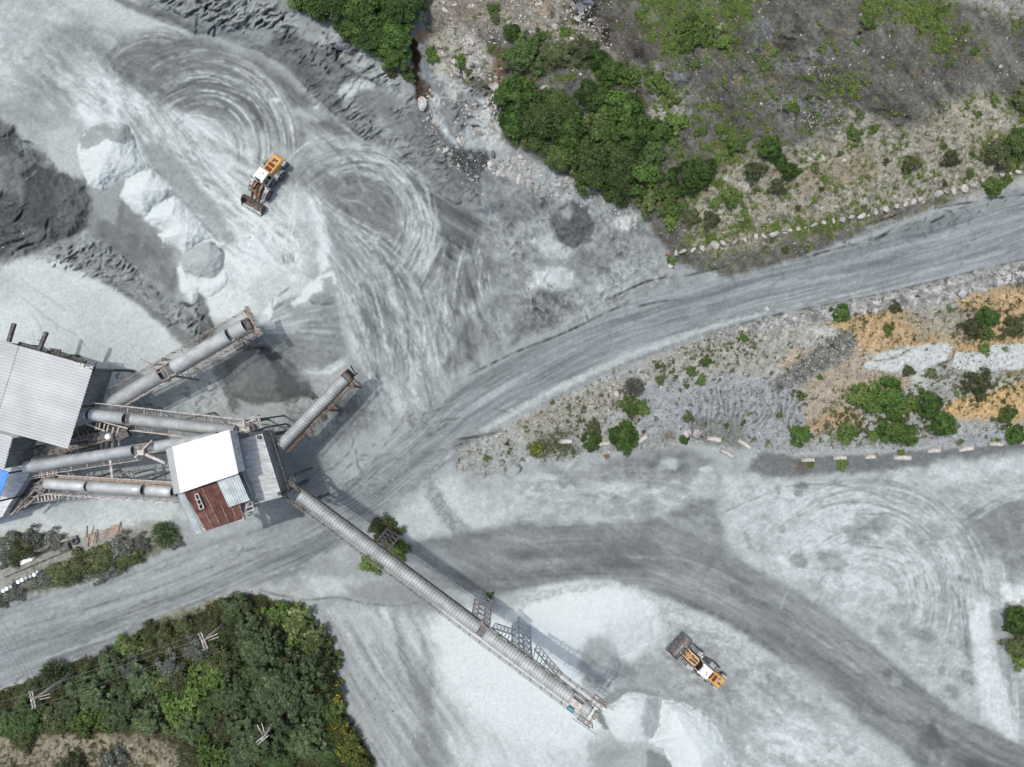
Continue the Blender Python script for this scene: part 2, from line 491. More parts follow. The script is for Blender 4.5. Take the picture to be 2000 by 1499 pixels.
PALE = [(-80, 520), (0, 530), (35, 508), (60, 500), (110, 505), (160, 530), (215, 560), (275, 600), (330, 650), (372, 690), (365, 730), (300, 790), (120, 830), (-80, 830)]
BENCH = [(900, 870), (960, 850), (1010, 820), (1080, 785), (1180, 735), (1280, 697), (1380, 660), (1500, 622), (1700, 582), (1850, 547), (2000, 512), (2090, 488), (2090, 850), (1900, 868), (1700, 880), (1560, 885), (1440, 872), (1330, 868), (1250, 880), (1150, 885), (1080, 900), (1030, 895), (1000, 910), (950, 930), (890, 920)]
FOREST = [(-80, 1382), (0, 1350), (100, 1314), (250, 1252), (400, 1190), (462, 1158), (520, 1168), (590, 1190), (625, 1260), (650, 1340), (690, 1420), (725, 1480), (760, 1580), (-80, 1580)]
STRIP = [(-80, 1050), (60, 1045), (160, 1060), (230, 1035), (300, 1020), (350, 1040), (340, 1070), (240, 1115), (120, 1148), (0, 1170), (-80, 1185)]
DARKTRACK = [(760, 1085), (830, 1055), (1000, 1026), (1150, 1022), (1250, 1018), (1300, 1004), (1350, 984), (1390, 974), (1412, 990), (1406, 1018), (1420, 1046), (1414, 1076), (1446, 1092), (1490, 1116), (1600, 1180), (1740, 1290), (1860, 1390), (2000, 1452), (2090, 1490), (2090, 1580), (1850, 1580), (1760, 1465), (1690, 1420), (1600, 1350), (1500, 1278), (1400, 1212), (1290, 1165), (1180, 1133), (1060, 1148), (960, 1165), (860, 1155), (780, 1130)]
WHITE = [(838, 1215), (880, 1180), (960, 1175), (1060, 1160), (1180, 1140), (1270, 1175), (1290, 1230), (1250, 1270), (1180, 1290), (1165, 1380), (1180, 1420), (1130, 1440), (1000, 1460), (900, 1400), (860, 1330), (845, 1260)]

# ---- large heights
def rise(pts, per_px, top, w=10, ws=60, seed=4):
    sl, d = sdist(pts, 6)
    d = d + w * fbm(U[sl] / ws, V[sl] / ws, 4, seed, 0.55)
    h = np.clip(-d * per_px, 0, None)
    Z[sl] += top * (1 - np.exp(-h / top))

Z += 0.22 * fbm(U / 240, V / 240, 3, 1)
rise(HILL, 0.020, 4.5, 14, 70, 4)
rise(BANK, 0.055, 3.4, 9, 40, 5)
rise(ROCKW, 0.05, 4.0, 14, 34, 6)
rise(SLOPEW, 0.035, 1.1, 8, 30, 7)
rise(BENCH, 0.024, 1.3, 8, 40, 8)
rise(FOREST, 0.03, 1.8, 10, 50, 9)
rise(STRIP, 0.02, 0.4, 5, 30, 10)

def relief(pts, ang, ln, wd, amp, seed, tone_amp=8, f=14, ridged=True):
    """stretched ridges and gullies cut into a slope"""
    sl, k = mask(pts, f, 8, 24, seed)
    c, s_ = math.cos(math.radians(ang)), math.sin(math.radians(ang))
    w = 9 * fbm(U[sl] / 26, V[sl] / 26, 3, seed + 1)
    s = U[sl] * c + V[sl] * s_ + w; t = -U[sl] * s_ + V[sl] * c + w
    n = fbm(s / ln, t / wd, 4, seed, .55)
    if ridged: n = .55 - np.abs(n) * 1.6
    n = np.clip(n, -1, 1)
    g = np.clip(.6 + .8 * fbm(U[sl] / 50, V[sl] / 50, 2, seed + 4), .1, 1.2) * k
    Z[sl] += amp * n * g
    A[sl] += (tone_amp * n * g)[..., None]  # gullies painted darker, ridges lighter: relief shading put into the tone

# ---- base tones
A[:] = tone(172)
n_big = fbm(U / 150, V / 150, 4, 2, 0.55)
n_mid = fbm(U / 38, V / 38, 4, 6, 0.6)
n_fin = fbm(U / 9, V / 9, 3, 11, 0.65)
A *= (1 + 0.09 * n_big + 0.05 * n_mid)[..., None]

# ---- north-west yard
YARD = [(-80, -80), (160, -80), (300, 40), (430, 85), (560, 140), (700, 270), (860, 400), (950, 440), (960, 560), (900, 740), (700, 880), (560, 860), (380, 700), (360, 590), (280, 400), (150, 250), (60, 235), (-80, 235)]
fill(YARD, 176, 20, 12, 60, mott=0.07, ms=30)
fill([(90, -80), (210, -60), (290, 30), (400, 75), (300, 62), (220, 60), (130, 20)], 192, 14, 8)
fill([(0, 0), (110, 20), (120, 90), (80, 160), (0, 180), (-80, 100)], 186, 30, 20, 40, mott=0.08)
fill([(95, 45), (150, 45), (215, 90), (200, 100), (130, 75)], 152, 10, 8, 20, 0.8)
fill([(110, 60), (200, 85), (260, 150), (180, 140), (120, 110)], 158, 25, 16, 30, 0.7, mott=0.12, ms=8)
fill([(60, 90), (105, 60), (110, 180), (70, 200), (30, 150)], 160, 18, 14, 20, 0.6, mott=0.12, ms=6)
fill([(0, 195), (70, 200), (90, 240), (30, 270), (-80, 240)], 158, 14, 10, 20, 0.7, mott=0.1)
fill([(140, 145), (230, 130), (330, 215), (500, 330), (580, 480), (520, 560), (440, 540), (380, 430), (280, 300), (230, 240), (150, 225)], 196, 28, 16, 40, 0.85, mott=0.05)
fill([(150, 195), (185, 205), (245, 240), (180, 250), (145, 230)], 218, 12, 8, 16, 0.9)
fill([(200, 150), (232, 170), (240, 215), (222, 230), (212, 190)], 225, 7, 5, 12, 0.9)
fill([(175, 150), (195, 155), (192, 170), (180, 168)], 222, 7, 4, 10)
fill([(225, 135), (240, 150), (240, 165), (228, 155)], 224, 5, 3, 10)
fill([(250, 175), (270, 190), (276, 210), (262, 200)], 214, 5, 3, 10, 0.8)
fill([(320, 210), (420, 250), (500, 300), (495, 318), (420, 275), (330, 235)], 212, 8, 6, 14, 0.85)
fill([(325, 280), (345, 290), (355, 305), (335, 297)], 222, 5, 4, 8)
fill([(268, 240), (300, 290), (380, 330), (470, 430), (400, 420), (330, 360), (290, 330)], 170, 18, 12, 30, 0.75, mott=0.08, ms=9)
fill([(270, 300), (330, 330), (350, 370), (320, 370), (285, 340)], 140, 12, 8, 14, 0.6, mott=0.1)
fill([(372, 420), (430, 400), (500, 420), (575, 470), (610, 560), (560, 600), (470, 640), (400, 620), (370, 560)], 220, 22, 14, 30, 0.9, mott=0.04)
fill([(600, 372), (625, 370), (640, 430), (642, 520), (625, 540), (618, 470), (605, 420)], 224, 8, 5, 14, 0.92)
fill([(560, 330), (605, 370), (625, 470), (615, 540), (560, 520), (520, 440)], 192, 18, 10, 24, 0.7, mott=0.05)

# turning circles of the loaders
def swirl(region, cx, cy, ex, rot, base, amp, lr, seed, op=0.9, f=18, lt=0.9, white=0.0):
    if base is not None: fill(region, base, f, 10, 30, op, seed, mott=0.07, ms=9)
    r, th = polar(cx, cy, ex, rot)
    r = r + 3.0 * fbm(U / 60, V / 60, 2, seed)
    sl, k = mask(region, f, 8, 30, seed)
    n = 0.6 * (vn(r[sl] / lr, th[sl] * lt + 5, seed) - 0.5) + 0.4 * (vn(r[sl] / (lr * 0.45), th[sl] * lt * 1.6, seed + 1) - 0.5) + 0.3 * (vn(r[sl] / (lr * 2.4), th[sl] * lt * 0.8 + 9, seed + 2) - 0.5)
    n = n * 2
    gate = np.clip(0.55 + 0.9 * fbm(U[sl] / 70, V[sl] / 70, 3, seed + 3), 0.1, 1.2)
    A[sl] += (np.where(n > 0, n * (1 + white), n) * amp * gate * k)[..., None]

swirl([(205, 125), (235, 85), (300, 62), (380, 72), (480, 110), (560, 150), (600, 260), (575, 310), (520, 262), (430, 235), (370, 215), (310, 205), (270, 178), (235, 150)], 400, 292, 1.0, 0, 128, 34, 7, 1, 0.88, 12, 1.2, 0.7)
swirl([(205, 125), (235, 85), (300, 62), (350, 75), (330, 95), (260, 110), (225, 150)], 300, 190, 1.0, 0, 150, 34, 4, 4, 0.5, 8, 1.2, 0.3)
swirl([(555, 350), (600, 300), (670, 275), (740, 282), (800, 330), (850, 410), (870, 500), (850, 580), (760, 580), (690, 520), (640, 450), (630, 380)], 695, 440, 1.0, 0, 138, 32, 8, 5, 0.85, 14, 1.1, 0.8)
fill([(640, 350), (700, 330), (760, 370), (780, 440), (730, 470), (680, 430), (650, 390)], 122, 16, 12, 24, 0.7, mott=0.1, ms=6)
for k, (ra, rb, tn, op) in enumerate([(148, 166, 186, .75), (128, 142, 178, .6), (112, 120, 170, .5)]):
    r, th = polar(695, 440)
    r = r + 4 * fbm(U / 40, V / 40, 3, k)
    band = sstep(ra - 6, ra + 3, r) * sstep(rb + 6, rb - 3, r) * sstep(-2.6, -2.2, th) * sstep(0.95, 0.4, th)
    kk = (band * op * np.clip(0.7 + 0.6 * fbm(r / 3, th * 6, 3, 8 + k), 0, 1))[..., None]
    A[:] = A * (1 - kk) + tone(tn) * kk
def arcs(n, cx, cy, r0, r1, a0, a1, jit, tn, op, width, seed, minlen=.5):
    """worn tyre arcs: many short, slightly off-centre strokes"""
    r = np.random.default_rng(seed)
    groups = {}
    for _ in range(n):
        ra = r.uniform(r0, r1); c = (cx + r.normal() * jit, cy + r.normal() * jit)
        s = r.uniform(a0, a1 - minlen); e = min(a1, s + r.uniform(minlen, (a1 - a0)))
        q = np.linspace(s, e, 22); k = 1 + r.normal() * .05
        ln = np.c_[c[0] + ra * np.cos(q), c[1] + ra * np.sin(q) * k]
        groups.setdefault((int(r.integers(3)), int(r.integers(3))), []).append(ln)
    for (g, h), lines in groups.items():
        ink(lines, tn[0] + (tn[1] - tn[0]) * g / 2, width * (.7 + .5 * h), op * (.6 + .3 * g), 0.7)
arcs(40, 400, 290, 70, 172, -2.75, .25, 12, (180, 222), .58, 2.4, 1, .6)
arcs(20, 400, 290, 66, 170, -2.75, .25, 7, (96, 120), .45, 2.4, 2, .4)
arcs(16, 300, 175, 62, 110, -2.9, -1.0, 5, (92, 128), .55, 2.6, 3, .5)
arcs(20, 430, 320, 40, 110, -2.2, .2, 14, (160, 196), .35, 2.2, 4, .4)
arcs(50, 695, 438, 96, 180, -2.8, .75, 14, (180, 222), .58, 2.6, 5, .7)
arcs(18, 695, 438, 96, 176, -2.8, .75, 8, (98, 124), .40, 2.6, 6, .4)
arcs(12, 700, 430, 40, 90, -2.6, 1.5, 14, (160, 190), .35, 3.0, 7, .5)
# dark apron under the bank
fill([(560, 160), (620, 205), (700, 275), (800, 345), (880, 400), (945, 432), (945, 480), (900, 500), (865, 560), (858, 480), (838, 400), (790, 330), (720, 282), (650, 262), (590, 240)], 108, 16, 10, 30, 0.85, mott=0.12, ms=8)
s45, t45 = lin_coords(38)
add_streaks([(560, 160), (700, 275), (945, 432), (945, 480), (870, 540), (838, 400), (720, 282), (590, 240)], s45, t45, 60, 4, 26, 7)
add_streaks([(130, 130), (330, 180), (560, 330), (600, 480), (480, 520), (380, 420), (260, 260), (140, 230)], s45, t45, 50, 4, 22, 9)
add_streaks([(250, 230), (400, 290), (520, 420), (430, 420), (330, 340)], s45, t45, 30, 5, 22, 12)
# tracked ground between the tip and the haul road
LOWYARD = [(640, 540), (760, 560), (860, 560), (950, 520), (1060, 600), (1000, 690), (920, 735), (800, 840), (740, 850), (700, 760), (660, 640)]
fill(LOWYARD, 166, 24, 14, 40, 0.85, mott=0.08, ms=14)
s70, t70 = lin_coords(74)
s30, t30 = lin_coords(48)
add_streaks([(640, 540), (860, 560), (900, 700), (800, 830), (720, 760), (660, 640)], s70, t70, 70, 5, 30, 3)
add_streaks([(600, 370), (700, 430), (840, 600), (820, 720), (700, 640), (640, 540)], s30, t30, 110, 5, 30, 5)
fill([(870, 540), (940, 480), (960, 440), (1010, 440), (985, 530), (930, 580), (880, 640)], 118, 14, 12, 24, 0.85, mott=0.12, ms=7)
fill([(860, 720), (900, 640), (960, 580), (1010, 570), (960, 660), (900, 720)], 118, 14, 10, 20, 0.75, mott=0.12, ms=7)
fill([(955, 590), (1010, 575), (1080, 590), (1060, 640), (980, 690), (935, 690)], 150, 16, 12, 18, 0.8, mott=0.16, ms=8)
add_streaks([(870, 480), (960, 470), (940, 600), (880, 640)], s70, t70, 40, 4, 34, 15)
fill([(760, 760), (830, 700), (870, 700), (800, 790), (745, 850)], 190, 10, 10, 14, 0.6, mott=0.1, ms=6)
dabs(70, LOWYARD, (120, 205), 16, 5, 60, 0.55, 4)
dabs(60, [(380, 330), (560, 330), (620, 540), (420, 560)], (190, 236), 26, 6, 45, 0.5, 8)
dabs(70, [(90, 80), (220, 110), (330, 230), (560, 420), (400, 420), (240, 250), (90, 210)], (140, 225), 14, 5, 38, 0.5, 9)
dabs(40, [(600, 250), (820, 360), (930, 460), (700, 330)], (90, 150), 22, 4, 40, 0.5, 10)

def sweep(n, frm, to, bend, tn, op, width, seed):
    """long wheel marks that fan from one stretch of ground to another"""
    r = np.random.default_rng(seed); gs = {}
    for _ in range(n):
        t = r.random(); t2 = np.clip(t + r.normal() * .18, 0, 1)
        p = np.array(frm[0]) * (1 - t) + np.array(frm[1]) * t; q = np.array(to[0]) * (1 - t2) + np.array(to[1]) * t2
        d = q - p; m = (p + q) / 2 + np.array((d[1], -d[0])) * (bend + r.normal() * .05)
        s, e = sorted(r.random(2)); e = min(1, max(e, s + .25))
        c = curve([p, m, q], 14); n_ = len(c); c = c[int(s * n_ * .8):max(int(e * n_), int(s * n_ * .8) + 4)]
        gs.setdefault(int(r.integers(3)), []).append(c)
    for g, lines in gs.items(): ink(lines, tn[0] + (tn[1] - tn[0]) * g / 2, width * (.7 + .3 * g), op * (.7 + .2 * g), .8)
sweep(60, ((575, 330), (640, 420)), ((700, 740), (880, 600)), .10, (176, 214), .45, 2.8, 1)
sweep(26, ((575, 330), (640, 420)), ((700, 740), (880, 600)), .10, (104, 130), .40, 2.4, 2)
sweep(40, ((690, 540), (850, 560)), ((720, 800), (880, 700)), .06, (176, 216), .5, 2.8, 3)
sweep(26, ((690, 540), (850, 560)), ((720, 800), (880, 700)), .06, (104, 134), .45, 2.6, 4)
sweep(30, ((870, 470), (960, 450)), ((850, 660), (960, 600)), -.05, (176, 206), .5, 2.8, 5)
sweep(60, ((180, 130), (330, 200)), ((460, 560), (620, 500)), -.06, (196, 228), .42, 3.0, 6)
sweep(36, ((180, 130), (330, 200)), ((460, 560), (620, 500)), -.06, (126, 150), .36, 2.6, 7)
sweep(30, ((560, 340), (610, 360)), ((440, 560), (640, 560)), .06, (200, 230), .45, 3.4, 8)
ink([curve([(650, 330), (668, 352), (680, 380)]), curve([(688, 318), (702, 350), (712, 385)])], 176, 7, .55, .5)
ink([[(552, 494), (556, 518)], [(560, 494), (563, 516)], [(566, 492), (568, 514)], [(572, 490), (573, 516)]], 110, 3, .7, .3)

# ---- the bank along the north edge of the yard
fill(BANK, 152, 8, 8, 20, 1.0, mott=0.09, ms=14)
fill([(178, -80), (215, 0), (300, 36), (385, 66), (372, 46), (300, 18), (240, -4), (220, -80)], 128, 6, 5, 10, 0.9, mott=0.08, ms=5)
fill([(540, 60), (610, 85), (690, 140), (740, 160), (700, 172), (660, 190), (690, 250), (640, 215), (560, 130), (510, 95)], 116, 9, 8, 18, 0.85, mott=0.08, ms=9)
fill([(660, 185), (668, 165), (700, 152), (735, 165), (715, 178), (690, 200), (678, 200)], 196, 6, 5, 9, 0.95)
fill([(680, 195), (715, 175), (750, 180), (780, 205), (770, 235), (720, 225)], 130, 7, 6, 12, 0.9)
fill([(650, 215), (700, 230), (760, 270), (840, 330), (905, 385), (860, 370), (760, 300), (680, 250)], 140, 8, 8, 12, 0.8, mott=0.2, ms=6)
fill([(765, 215), (800, 210), (850, 270), (905, 345), (930, 385), (900, 370), (850, 330), (790, 270)], 128, 7, 6, 12, 0.9, mott=0.1)
fill([(805, 210), (840, 210), (890, 270), (935, 340), (940, 400), (900, 350), (860, 290)], 116, 7, 6, 12, 0.95, mott=0.16, ms=5)
fill([(855, 215), (905, 185), (935, 165), (935, 210), (910, 250), (905, 285), (880, 270)], 146, 7, 4, 14, 0.95)
fill([(838, 175), (870, 190), (850, 215), (900, 290), (880, 280), (845, 230)], 198, 6, 5, 10, 0.9, mott=0.12, ms=6)
fill([(900, 260), (960, 180), (985, 260), (1010, 285), (960, 300), (910, 290)], 190, 8, 8, 12, 0.9, mott=0.12, ms=6)
fill([(860, 288), (950, 295), (960, 320), (930, 350), (900, 330)], 92, 7, 6, 10, 0.85, mott=0.35, ms=5)
fill([(560, 20), (700, 60), (760, 140), (830, 190), (780, 190), (720, 150), (640, 90), (540, 40)], 168, 10, 8, 20, 0.8, mott=0.08)
fill([(560, 215), (620, 205), (650, 235), (600, 240)], 190, 5, 4, 10, 0.6)
blob(538, 195, 10, 5, 205); blob(617, 210, 7, 4, 200); blob(590, 250, 60, 8, 175, 0.7, 0.6, 0.5)
ink([curve([(540, 68), (600, 85), (650, 115), (695, 147), (740, 165), (790, 205)])], 100, 3, 0.55, 0.6, -0.2)
ink([curve([(505, 95), (560, 132), (620, 192), (700, 262), (800, 335), (880, 392), (945, 428)])], 88, 3, 0.45, 0.7)
r_ = np.random.default_rng(3)
relief([(765, 215), (800, 205), (850, 265), (905, 345), (945, 400), (915, 392), (850, 335), (790, 275)], -38, 24, 7, .8, 3, 30, 8)
relief([(640, 210), (700, 190), (780, 270), (870, 370), (800, 335), (700, 262)], -40, 30, 9, .6, 5, 18, 10)
relief([(540, 60), (690, 140), (760, 170), (700, 250), (600, 190)], -45, 40, 14, .6, 6, 14, 14)
relief([(820, 200), (930, 320), (960, 430), (900, 370)], 50, 30, 10, .3, 7, 14, 10)

def cracks(n, pts, ang, ln, seed, wd=2.4, jit=25, segs=5):
    r = np.random.default_rng(seed); out = []
    p = np.asarray(pts, np.float32); lo, hi = p.min(0), p.max(0)
    sl, d = sdist(pts, 2)
    while len(out) < n:
        u, v = r.uniform(lo, hi)
        i = int((v - VS[sl[0]][0]) / STEP); j = int((u - US[sl[1]][0]) / STEP)
        if not (0 <= i < d.shape[0] and 0 <= j < d.shape[1] and d[i, j] < 0): continue
        a = math.radians(ang + r.normal() * jit); L = ln * r.uniform(0.4, 1.3)
        q = [(u, v)]
        for s in range(segs):
            a += r.normal() * 0.35
            q.append((q[-1][0] + math.cos(a) * L / segs, q[-1][1] + math.sin(a) * L / segs))
        out.append(q)
    return out
relief([(250, -60), (500, -60), (560, 30), (470, 66), (380, 40), (290, 6)], 140, 30, 10, .8, 51, 34, 10)
ink(cracks(24, [(270, -50), (480, -50), (520, 40), (440, 56), (380, 36), (300, 6)], 145, 34, 1, jit=30), 60, 2.2, 0.6, 0.8, -0.3)
relief([(500, 0), (640, 40), (770, 150), (830, 200), (770, 190), (640, 100), (520, 50)], 138, 34, 12, .75, 52, 26, 10)
ink([curve([(425, 20), (450, 10), (470, -20)]), curve([(390, 12), (420, 22), (445, 12)]), curve([(386, 22), (384, 46), (383, 66), (372, 62)])], 56, 3.2, 0.7, 0.6, -0.35)
ink(cracks(16, [(500, 0), (600, 20), (760, 140), (820, 190), (760, 180), (640, 100), (500, 50)], 140, 26, 2), 74, 2.4, 0.6, 0.6, -0.35)
fill([(650, 88), (680, 78), (702, 92), (690, 108), (665, 105), (650, 110)], 92, 4, 5, 8, 0.9, mott=0.3, ms=4)
ink(cracks(16, [(648, 80), (702, 80), (702, 110), (650, 110)], 150, 24, 5), 50, 3, 0.8, 0.5, -0.5)
ink(cracks(30, [(850, 160), (960, 170), (1000, 270), (920, 260)], 150, 24, 6), 84, 2.2, 0.5, 0.6, -0.3)

# ---- the mixed ground east of the bank: gravel cones, pale silt
EASTYARD = [(945, 430), (985, 400), (960, 300), (1050, 320), (1180, 385), (1260, 425), (1310, 500), (1330, 556), (1250, 578), (1100, 650), (1040, 640), (980, 560)]
fill(EASTYARD, 156, 12, 10, 24, 1, mott=0.1, ms=10)
fill([(960, 400), (1010, 370), (1060, 390), (1040, 430), (990, 440)], 128, 10, 8, 14, 0.8, mott=0.15, ms=6)
fill([(1040, 470), (1075, 460), (1130, 485), (1110, 505), (1060, 500)], 188, 7, 8, 10, 0.85)
fill([(1040, 530), (1095, 520), (1122, 535), (1118, 565), (1060, 570), (1030, 568)], 196, 6, 6, 10, 0.9, mott=0.07)
fill([(1020, 590), (1060, 565), (1100, 570), (1120, 600), (1080, 640), (1040, 650), (1000, 670)], 124, 10, 10, 14, 0.8, mott=0.25, ms=6)
fill([(1130, 500), (1200, 450), (1260, 430), (1250, 520), (1180, 560)], 138, 12, 10, 14, 0.8, mott=0.22, ms=6)
fill([(1130, 590), (1200, 510), (1290, 500), (1260, 555), (1180, 590), (1140, 625)], 172, 8, 8, 12, 0.85, mott=0.12, ms=8)
fill([(1225, 480), (1240, 440), (1300, 430), (1300, 490), (1270, 500)], 152, 8, 6, 12, 0.8)
fill([(1205, 425), (1236, 418), (1230, 452), (1190, 440)], 200, 4, 3, 8, 0.9)
relief(EASTYARD, 50, 34, 16, .6, 14, 18, 14)
relief([(1020, 590), (1060, 565), (1110, 570), (1260, 540), (1180, 600), (1060, 650)], -40, 24, 9, .35, 15, 14, 10)
ink(cracks(34, EASTYARD, 140, 24, 7, jit=50), 100, 2.0, 0.45, 0.7, -0.2)
ink([curve([(1000, 380), (1030, 400), (1060, 440), (1080, 470)])], 182, 5, 0.6, 0.4)
ink(cracks(50, [(960, 310), (1060, 330), (1180, 390), (1150, 410), (1000, 350)], 60, 18, 9, jit=70), 80, 2, 0.5, 0.6, -0.25)
fill([(950, 300), (1060, 320), (1150, 375), (1100, 395), (1000, 350)], 182, 8, 8, 10, 0.6, mott=0.16, ms=6)

# ---- the hillside in the north-east
fill(HILL, (112, 111, 109), 8, 8, 16, 1, mott=0.15, ms=26)
sH, tH = lin_coords(58)
add_streaks(HILL, sH, tH, 60, 7, 15, 2, 20, 10)
fill([(1330, 0), (1520, 60), (1700, 180), (1860, 260), (1760, 270), (1600, 190), (1400, 110), (1300, 60)], (92, 89, 85), 30, 26, 40, 0.8, mott=0.1, ms=12)
fill([(1180, 0), (1290, 60), (1300, 140), (1220, 130), (1150, 60)], (98, 94, 91), 20, 20, 30, 0.8)
fill([(1390, 130), (1440, 150), (1470, 240), (1420, 230)], (92, 90, 89), 14, 12, 20, 0.8)
fill([(830, -80), (1130, -80), (1150, 40), (1200, 110), (1120, 90), (1010, 60), (960, 60), (860, 70), (832, 20)], (152, 146, 138), 12, 14, 22, 0.9, mott=0.16, ms=6)
fill([(905, -40), (1000, 10), (960, 40), (900, 60), (870, 30)], (132, 122, 118), 14, 12, 20, 0.7, mott=0.1)
fill([(1040, 0), (1075, 10), (1070, 30), (1050, 20)], (176, 150, 130), 8, 8, 10, 0.8)
fill([(805, 55), (835, 60), (880, 80), (878, 115), (850, 105), (835, 80), (815, 80)], (184, 150, 126), 6, 8, 10, 0.85, mott=0.16, ms=6)
fill([(800, 75), (815, 80), (822, 110), (818, 150), (830, 180), (815, 195), (806, 150), (802, 110)], (70, 50, 42), 4, 5, 8, 0.95, mott=0.3, ms=4)
fill([(818, 150), (842, 170), (845, 190), (825, 200), (812, 190)], (96, 84, 74), 5, 5, 7, 0.9, mott=0.35, ms=4)
fill([(835, 70), (900, 55), (950, 85), (968, 120), (965, 150), (900, 150), (850, 140), (838, 110)], (176, 174, 170), 9, 9, 12, 0.9, mott=0.14, ms=6)
fill([(965, 100), (985, 100), (985, 160), (962, 165)], (130, 104, 88), 6, 7, 9, 0.75, mott=0.2, ms=5)
fill([(1120, 0), (1160, 0), (1170, 30), (1140, 50), (1120, 30)], (54, 54, 54), 7, 8, 9, 0.85, mott=0.3, ms=5)
fill([(1172, 48), (1198, 60), (1188, 90), (1172, 80)], (66, 60, 56), 5, 6, 8, 0.8)
fill([(1240, 95), (1258, 90), (1256, 115), (1242, 115)], (64, 60, 57), 5, 5, 7, 0.8)
fill([(1235, 120), (1290, 125), (1350, 165), (1355, 225), (1310, 240), (1260, 180)], (144, 146, 148), 10, 12, 14, 0.85, mott=0.2, ms=5)
fill([(1310, 140), (1350, 150), (1352, 180), (1325, 175)], (96, 98, 101), 6, 7, 7, 0.8, mott=0.4, ms=3.5)
fill([(1265, 210), (1320, 205), (1315, 240), (1280, 245)], (176, 176, 176), 7, 6, 9, 0.9)
fill([(1170, 145), (1240, 160), (1265, 190), (1245, 205), (1190, 190)], (98, 93, 89), 9, 8, 12, 0.8)
fill([(1450, 40), (1510, 30), (1510, 90), (1470, 110)], (118, 122, 128), 9, 9, 12, 0.8, mott=0.25, ms=6)
fill([(1500, 110), (1600, 85), (1640, 120), (1580, 145), (1510, 140)], (128, 130, 133), 9, 9, 12, 0.75, mott=0.25, ms=7)
fill([(1500, 190), (1580, 185), (1640, 210), (1600, 235), (1530, 220)], (128, 131, 134), 10, 10, 12, 0.7, mott=0.25, ms=7)
fill([(1880, 160), (1930, 165), (1920, 185), (1890, 182)], (140, 144, 148), 6, 6, 9, 0.9)
fill([(1860, 0), (2060, -30), (2060, 30), (1960, 40), (1900, 10)], (160, 162, 164), 14, 12, 16, 0.8, mott=0.16)
fill([(1940, 75), (2060, 70), (2060, 105), (1960, 100)], (120, 122, 124), 9, 8, 14, 0.8)
LIGHT_SE = [(1350, 370), (1450, 310), (1560, 290), (1640, 230), (1760, 260), (1850, 200), (1960, 190), (2080, 230), (2080, 330), (1900, 375), (1700, 430), (1560, 470), (1400, 500), (1330, 470)]
fill(LIGHT_SE, (172, 167, 158), 26, 26, 34, 0.85, mott=0.16, ms=7)
fill([(1640, 205), (1720, 230), (1790, 270), (1700, 280), (1650, 250)], (176, 174, 166), 12, 12, 14, 0.7, mott=0.14)
fill([(1850, 200), (1960, 200), (1960, 260), (1880, 270)], (180, 174, 162), 16, 14, 18, 0.7, mott=0.14)
fill([(1520, 340), (1700, 300), (1720, 340), (1560, 390)], (152, 136, 116), 20, 16, 20, 0.5, mott=0.12)
for (a, b) in (((1390, 40), (1420, 60)), ((1580, 290), (1620, 320)), ((1400, 350), (1425, 345)), ((1340, 335), (1352, 340)), ((1440, 365), (1475, 360)), ((1660, 405), (1720, 385)), ((1395, 420), (1415, 415))):
    blob((a[0] + b[0]) / 2, (a[1] + b[1]) / 2, 14, 7, (190, 190, 188), 0.4, 0.4, 0.8)
GRASS = [([(1230, -40), (1470, -40), (1475, 30), (1440, 75), (1380, 110), (1300, 100), (1250, 50)], (92, 122, 50), .85),
         ([(1640, -60), (1850, -60), (1860, 30), (1820, 60), (1760, 30), (1700, 30)], (86, 112, 44), .85),
         ([(1780, 30), (1880, 50), (1920, 100), (1840, 100), (1800, 70)], (92, 104, 50), .75),
         ([(1960, 30), (2080, 10), (2080, 60), (1980, 55)], (90, 98, 48), .6),
         ([(1040, 90), (1100, 85), (1260, 145), (1240, 165), (1150, 145), (1060, 135)], (72, 90, 44), .7),
         ([(1330, 300), (1420, 250), (1480, 260), (1450, 330), (1370, 400), (1320, 450), (1300, 420)], (96, 104, 62), .4),
         ([(1900, 280), (2080, 230), (2080, 330), (1960, 330)], (86, 96, 52), .75),
         ([(1340, 460), (1480, 430), (1700, 400), (1740, 420), (1560, 470), (1400, 500)], (92, 98, 62), .4),
         ([(1480, 100), (1520, 90), (1520, 130), (1490, 130)], (88, 104, 52), .5),
         ([(1620, 130), (1680, 130), (1690, 170), (1660, 185)], (88, 104, 52), .45),
         ([(1460, 180), (1500, 170), (1500, 240), (1470, 240)], (88, 104, 54), .5)]
for g, c, op in GRASS:
    sl, k = mask(g, 16, 30, 14, 5)
    hole = np.clip(0.25 + 1.5 * fbm(U[sl] / 9, V[sl] / 9, 4, 8, 0.7) + 0.35, 0, 1)
    kk = k * hole * op
    A[sl] = A[sl] * (1 - kk[..., None]) + tone(c) * kk[..., None]
    GR[sl] = np.maximum(GR[sl], kk)
def speckle_grass(pts, dens, c, seed, sc=7):
    sl, k = mask(pts, 20, 14, 30, seed)
    n = fbm(U[sl] / sc, V[sl] / sc, 4, seed, 0.7)
    kk = k * sstep(0.55 - dens, 0.85 - dens, n) * 0.75
    A[sl] = A[sl] * (1 - kk[..., None]) + tone(c) * kk[..., None]
    GR[sl] = np.maximum(GR[sl], kk)
speckle_grass(HILL, 0.10, (92, 100, 62), 4, 9)
speckle_grass(LIGHT_SE, 0.33, (92, 94, 62), 6, 6)
speckle_grass([(1230, 150), (1640, 80), (1700, 260), (1500, 300), (1300, 300)], 0.32, (86, 104, 54), 9, 8)
ST[:] = np.maximum(ST, 0)
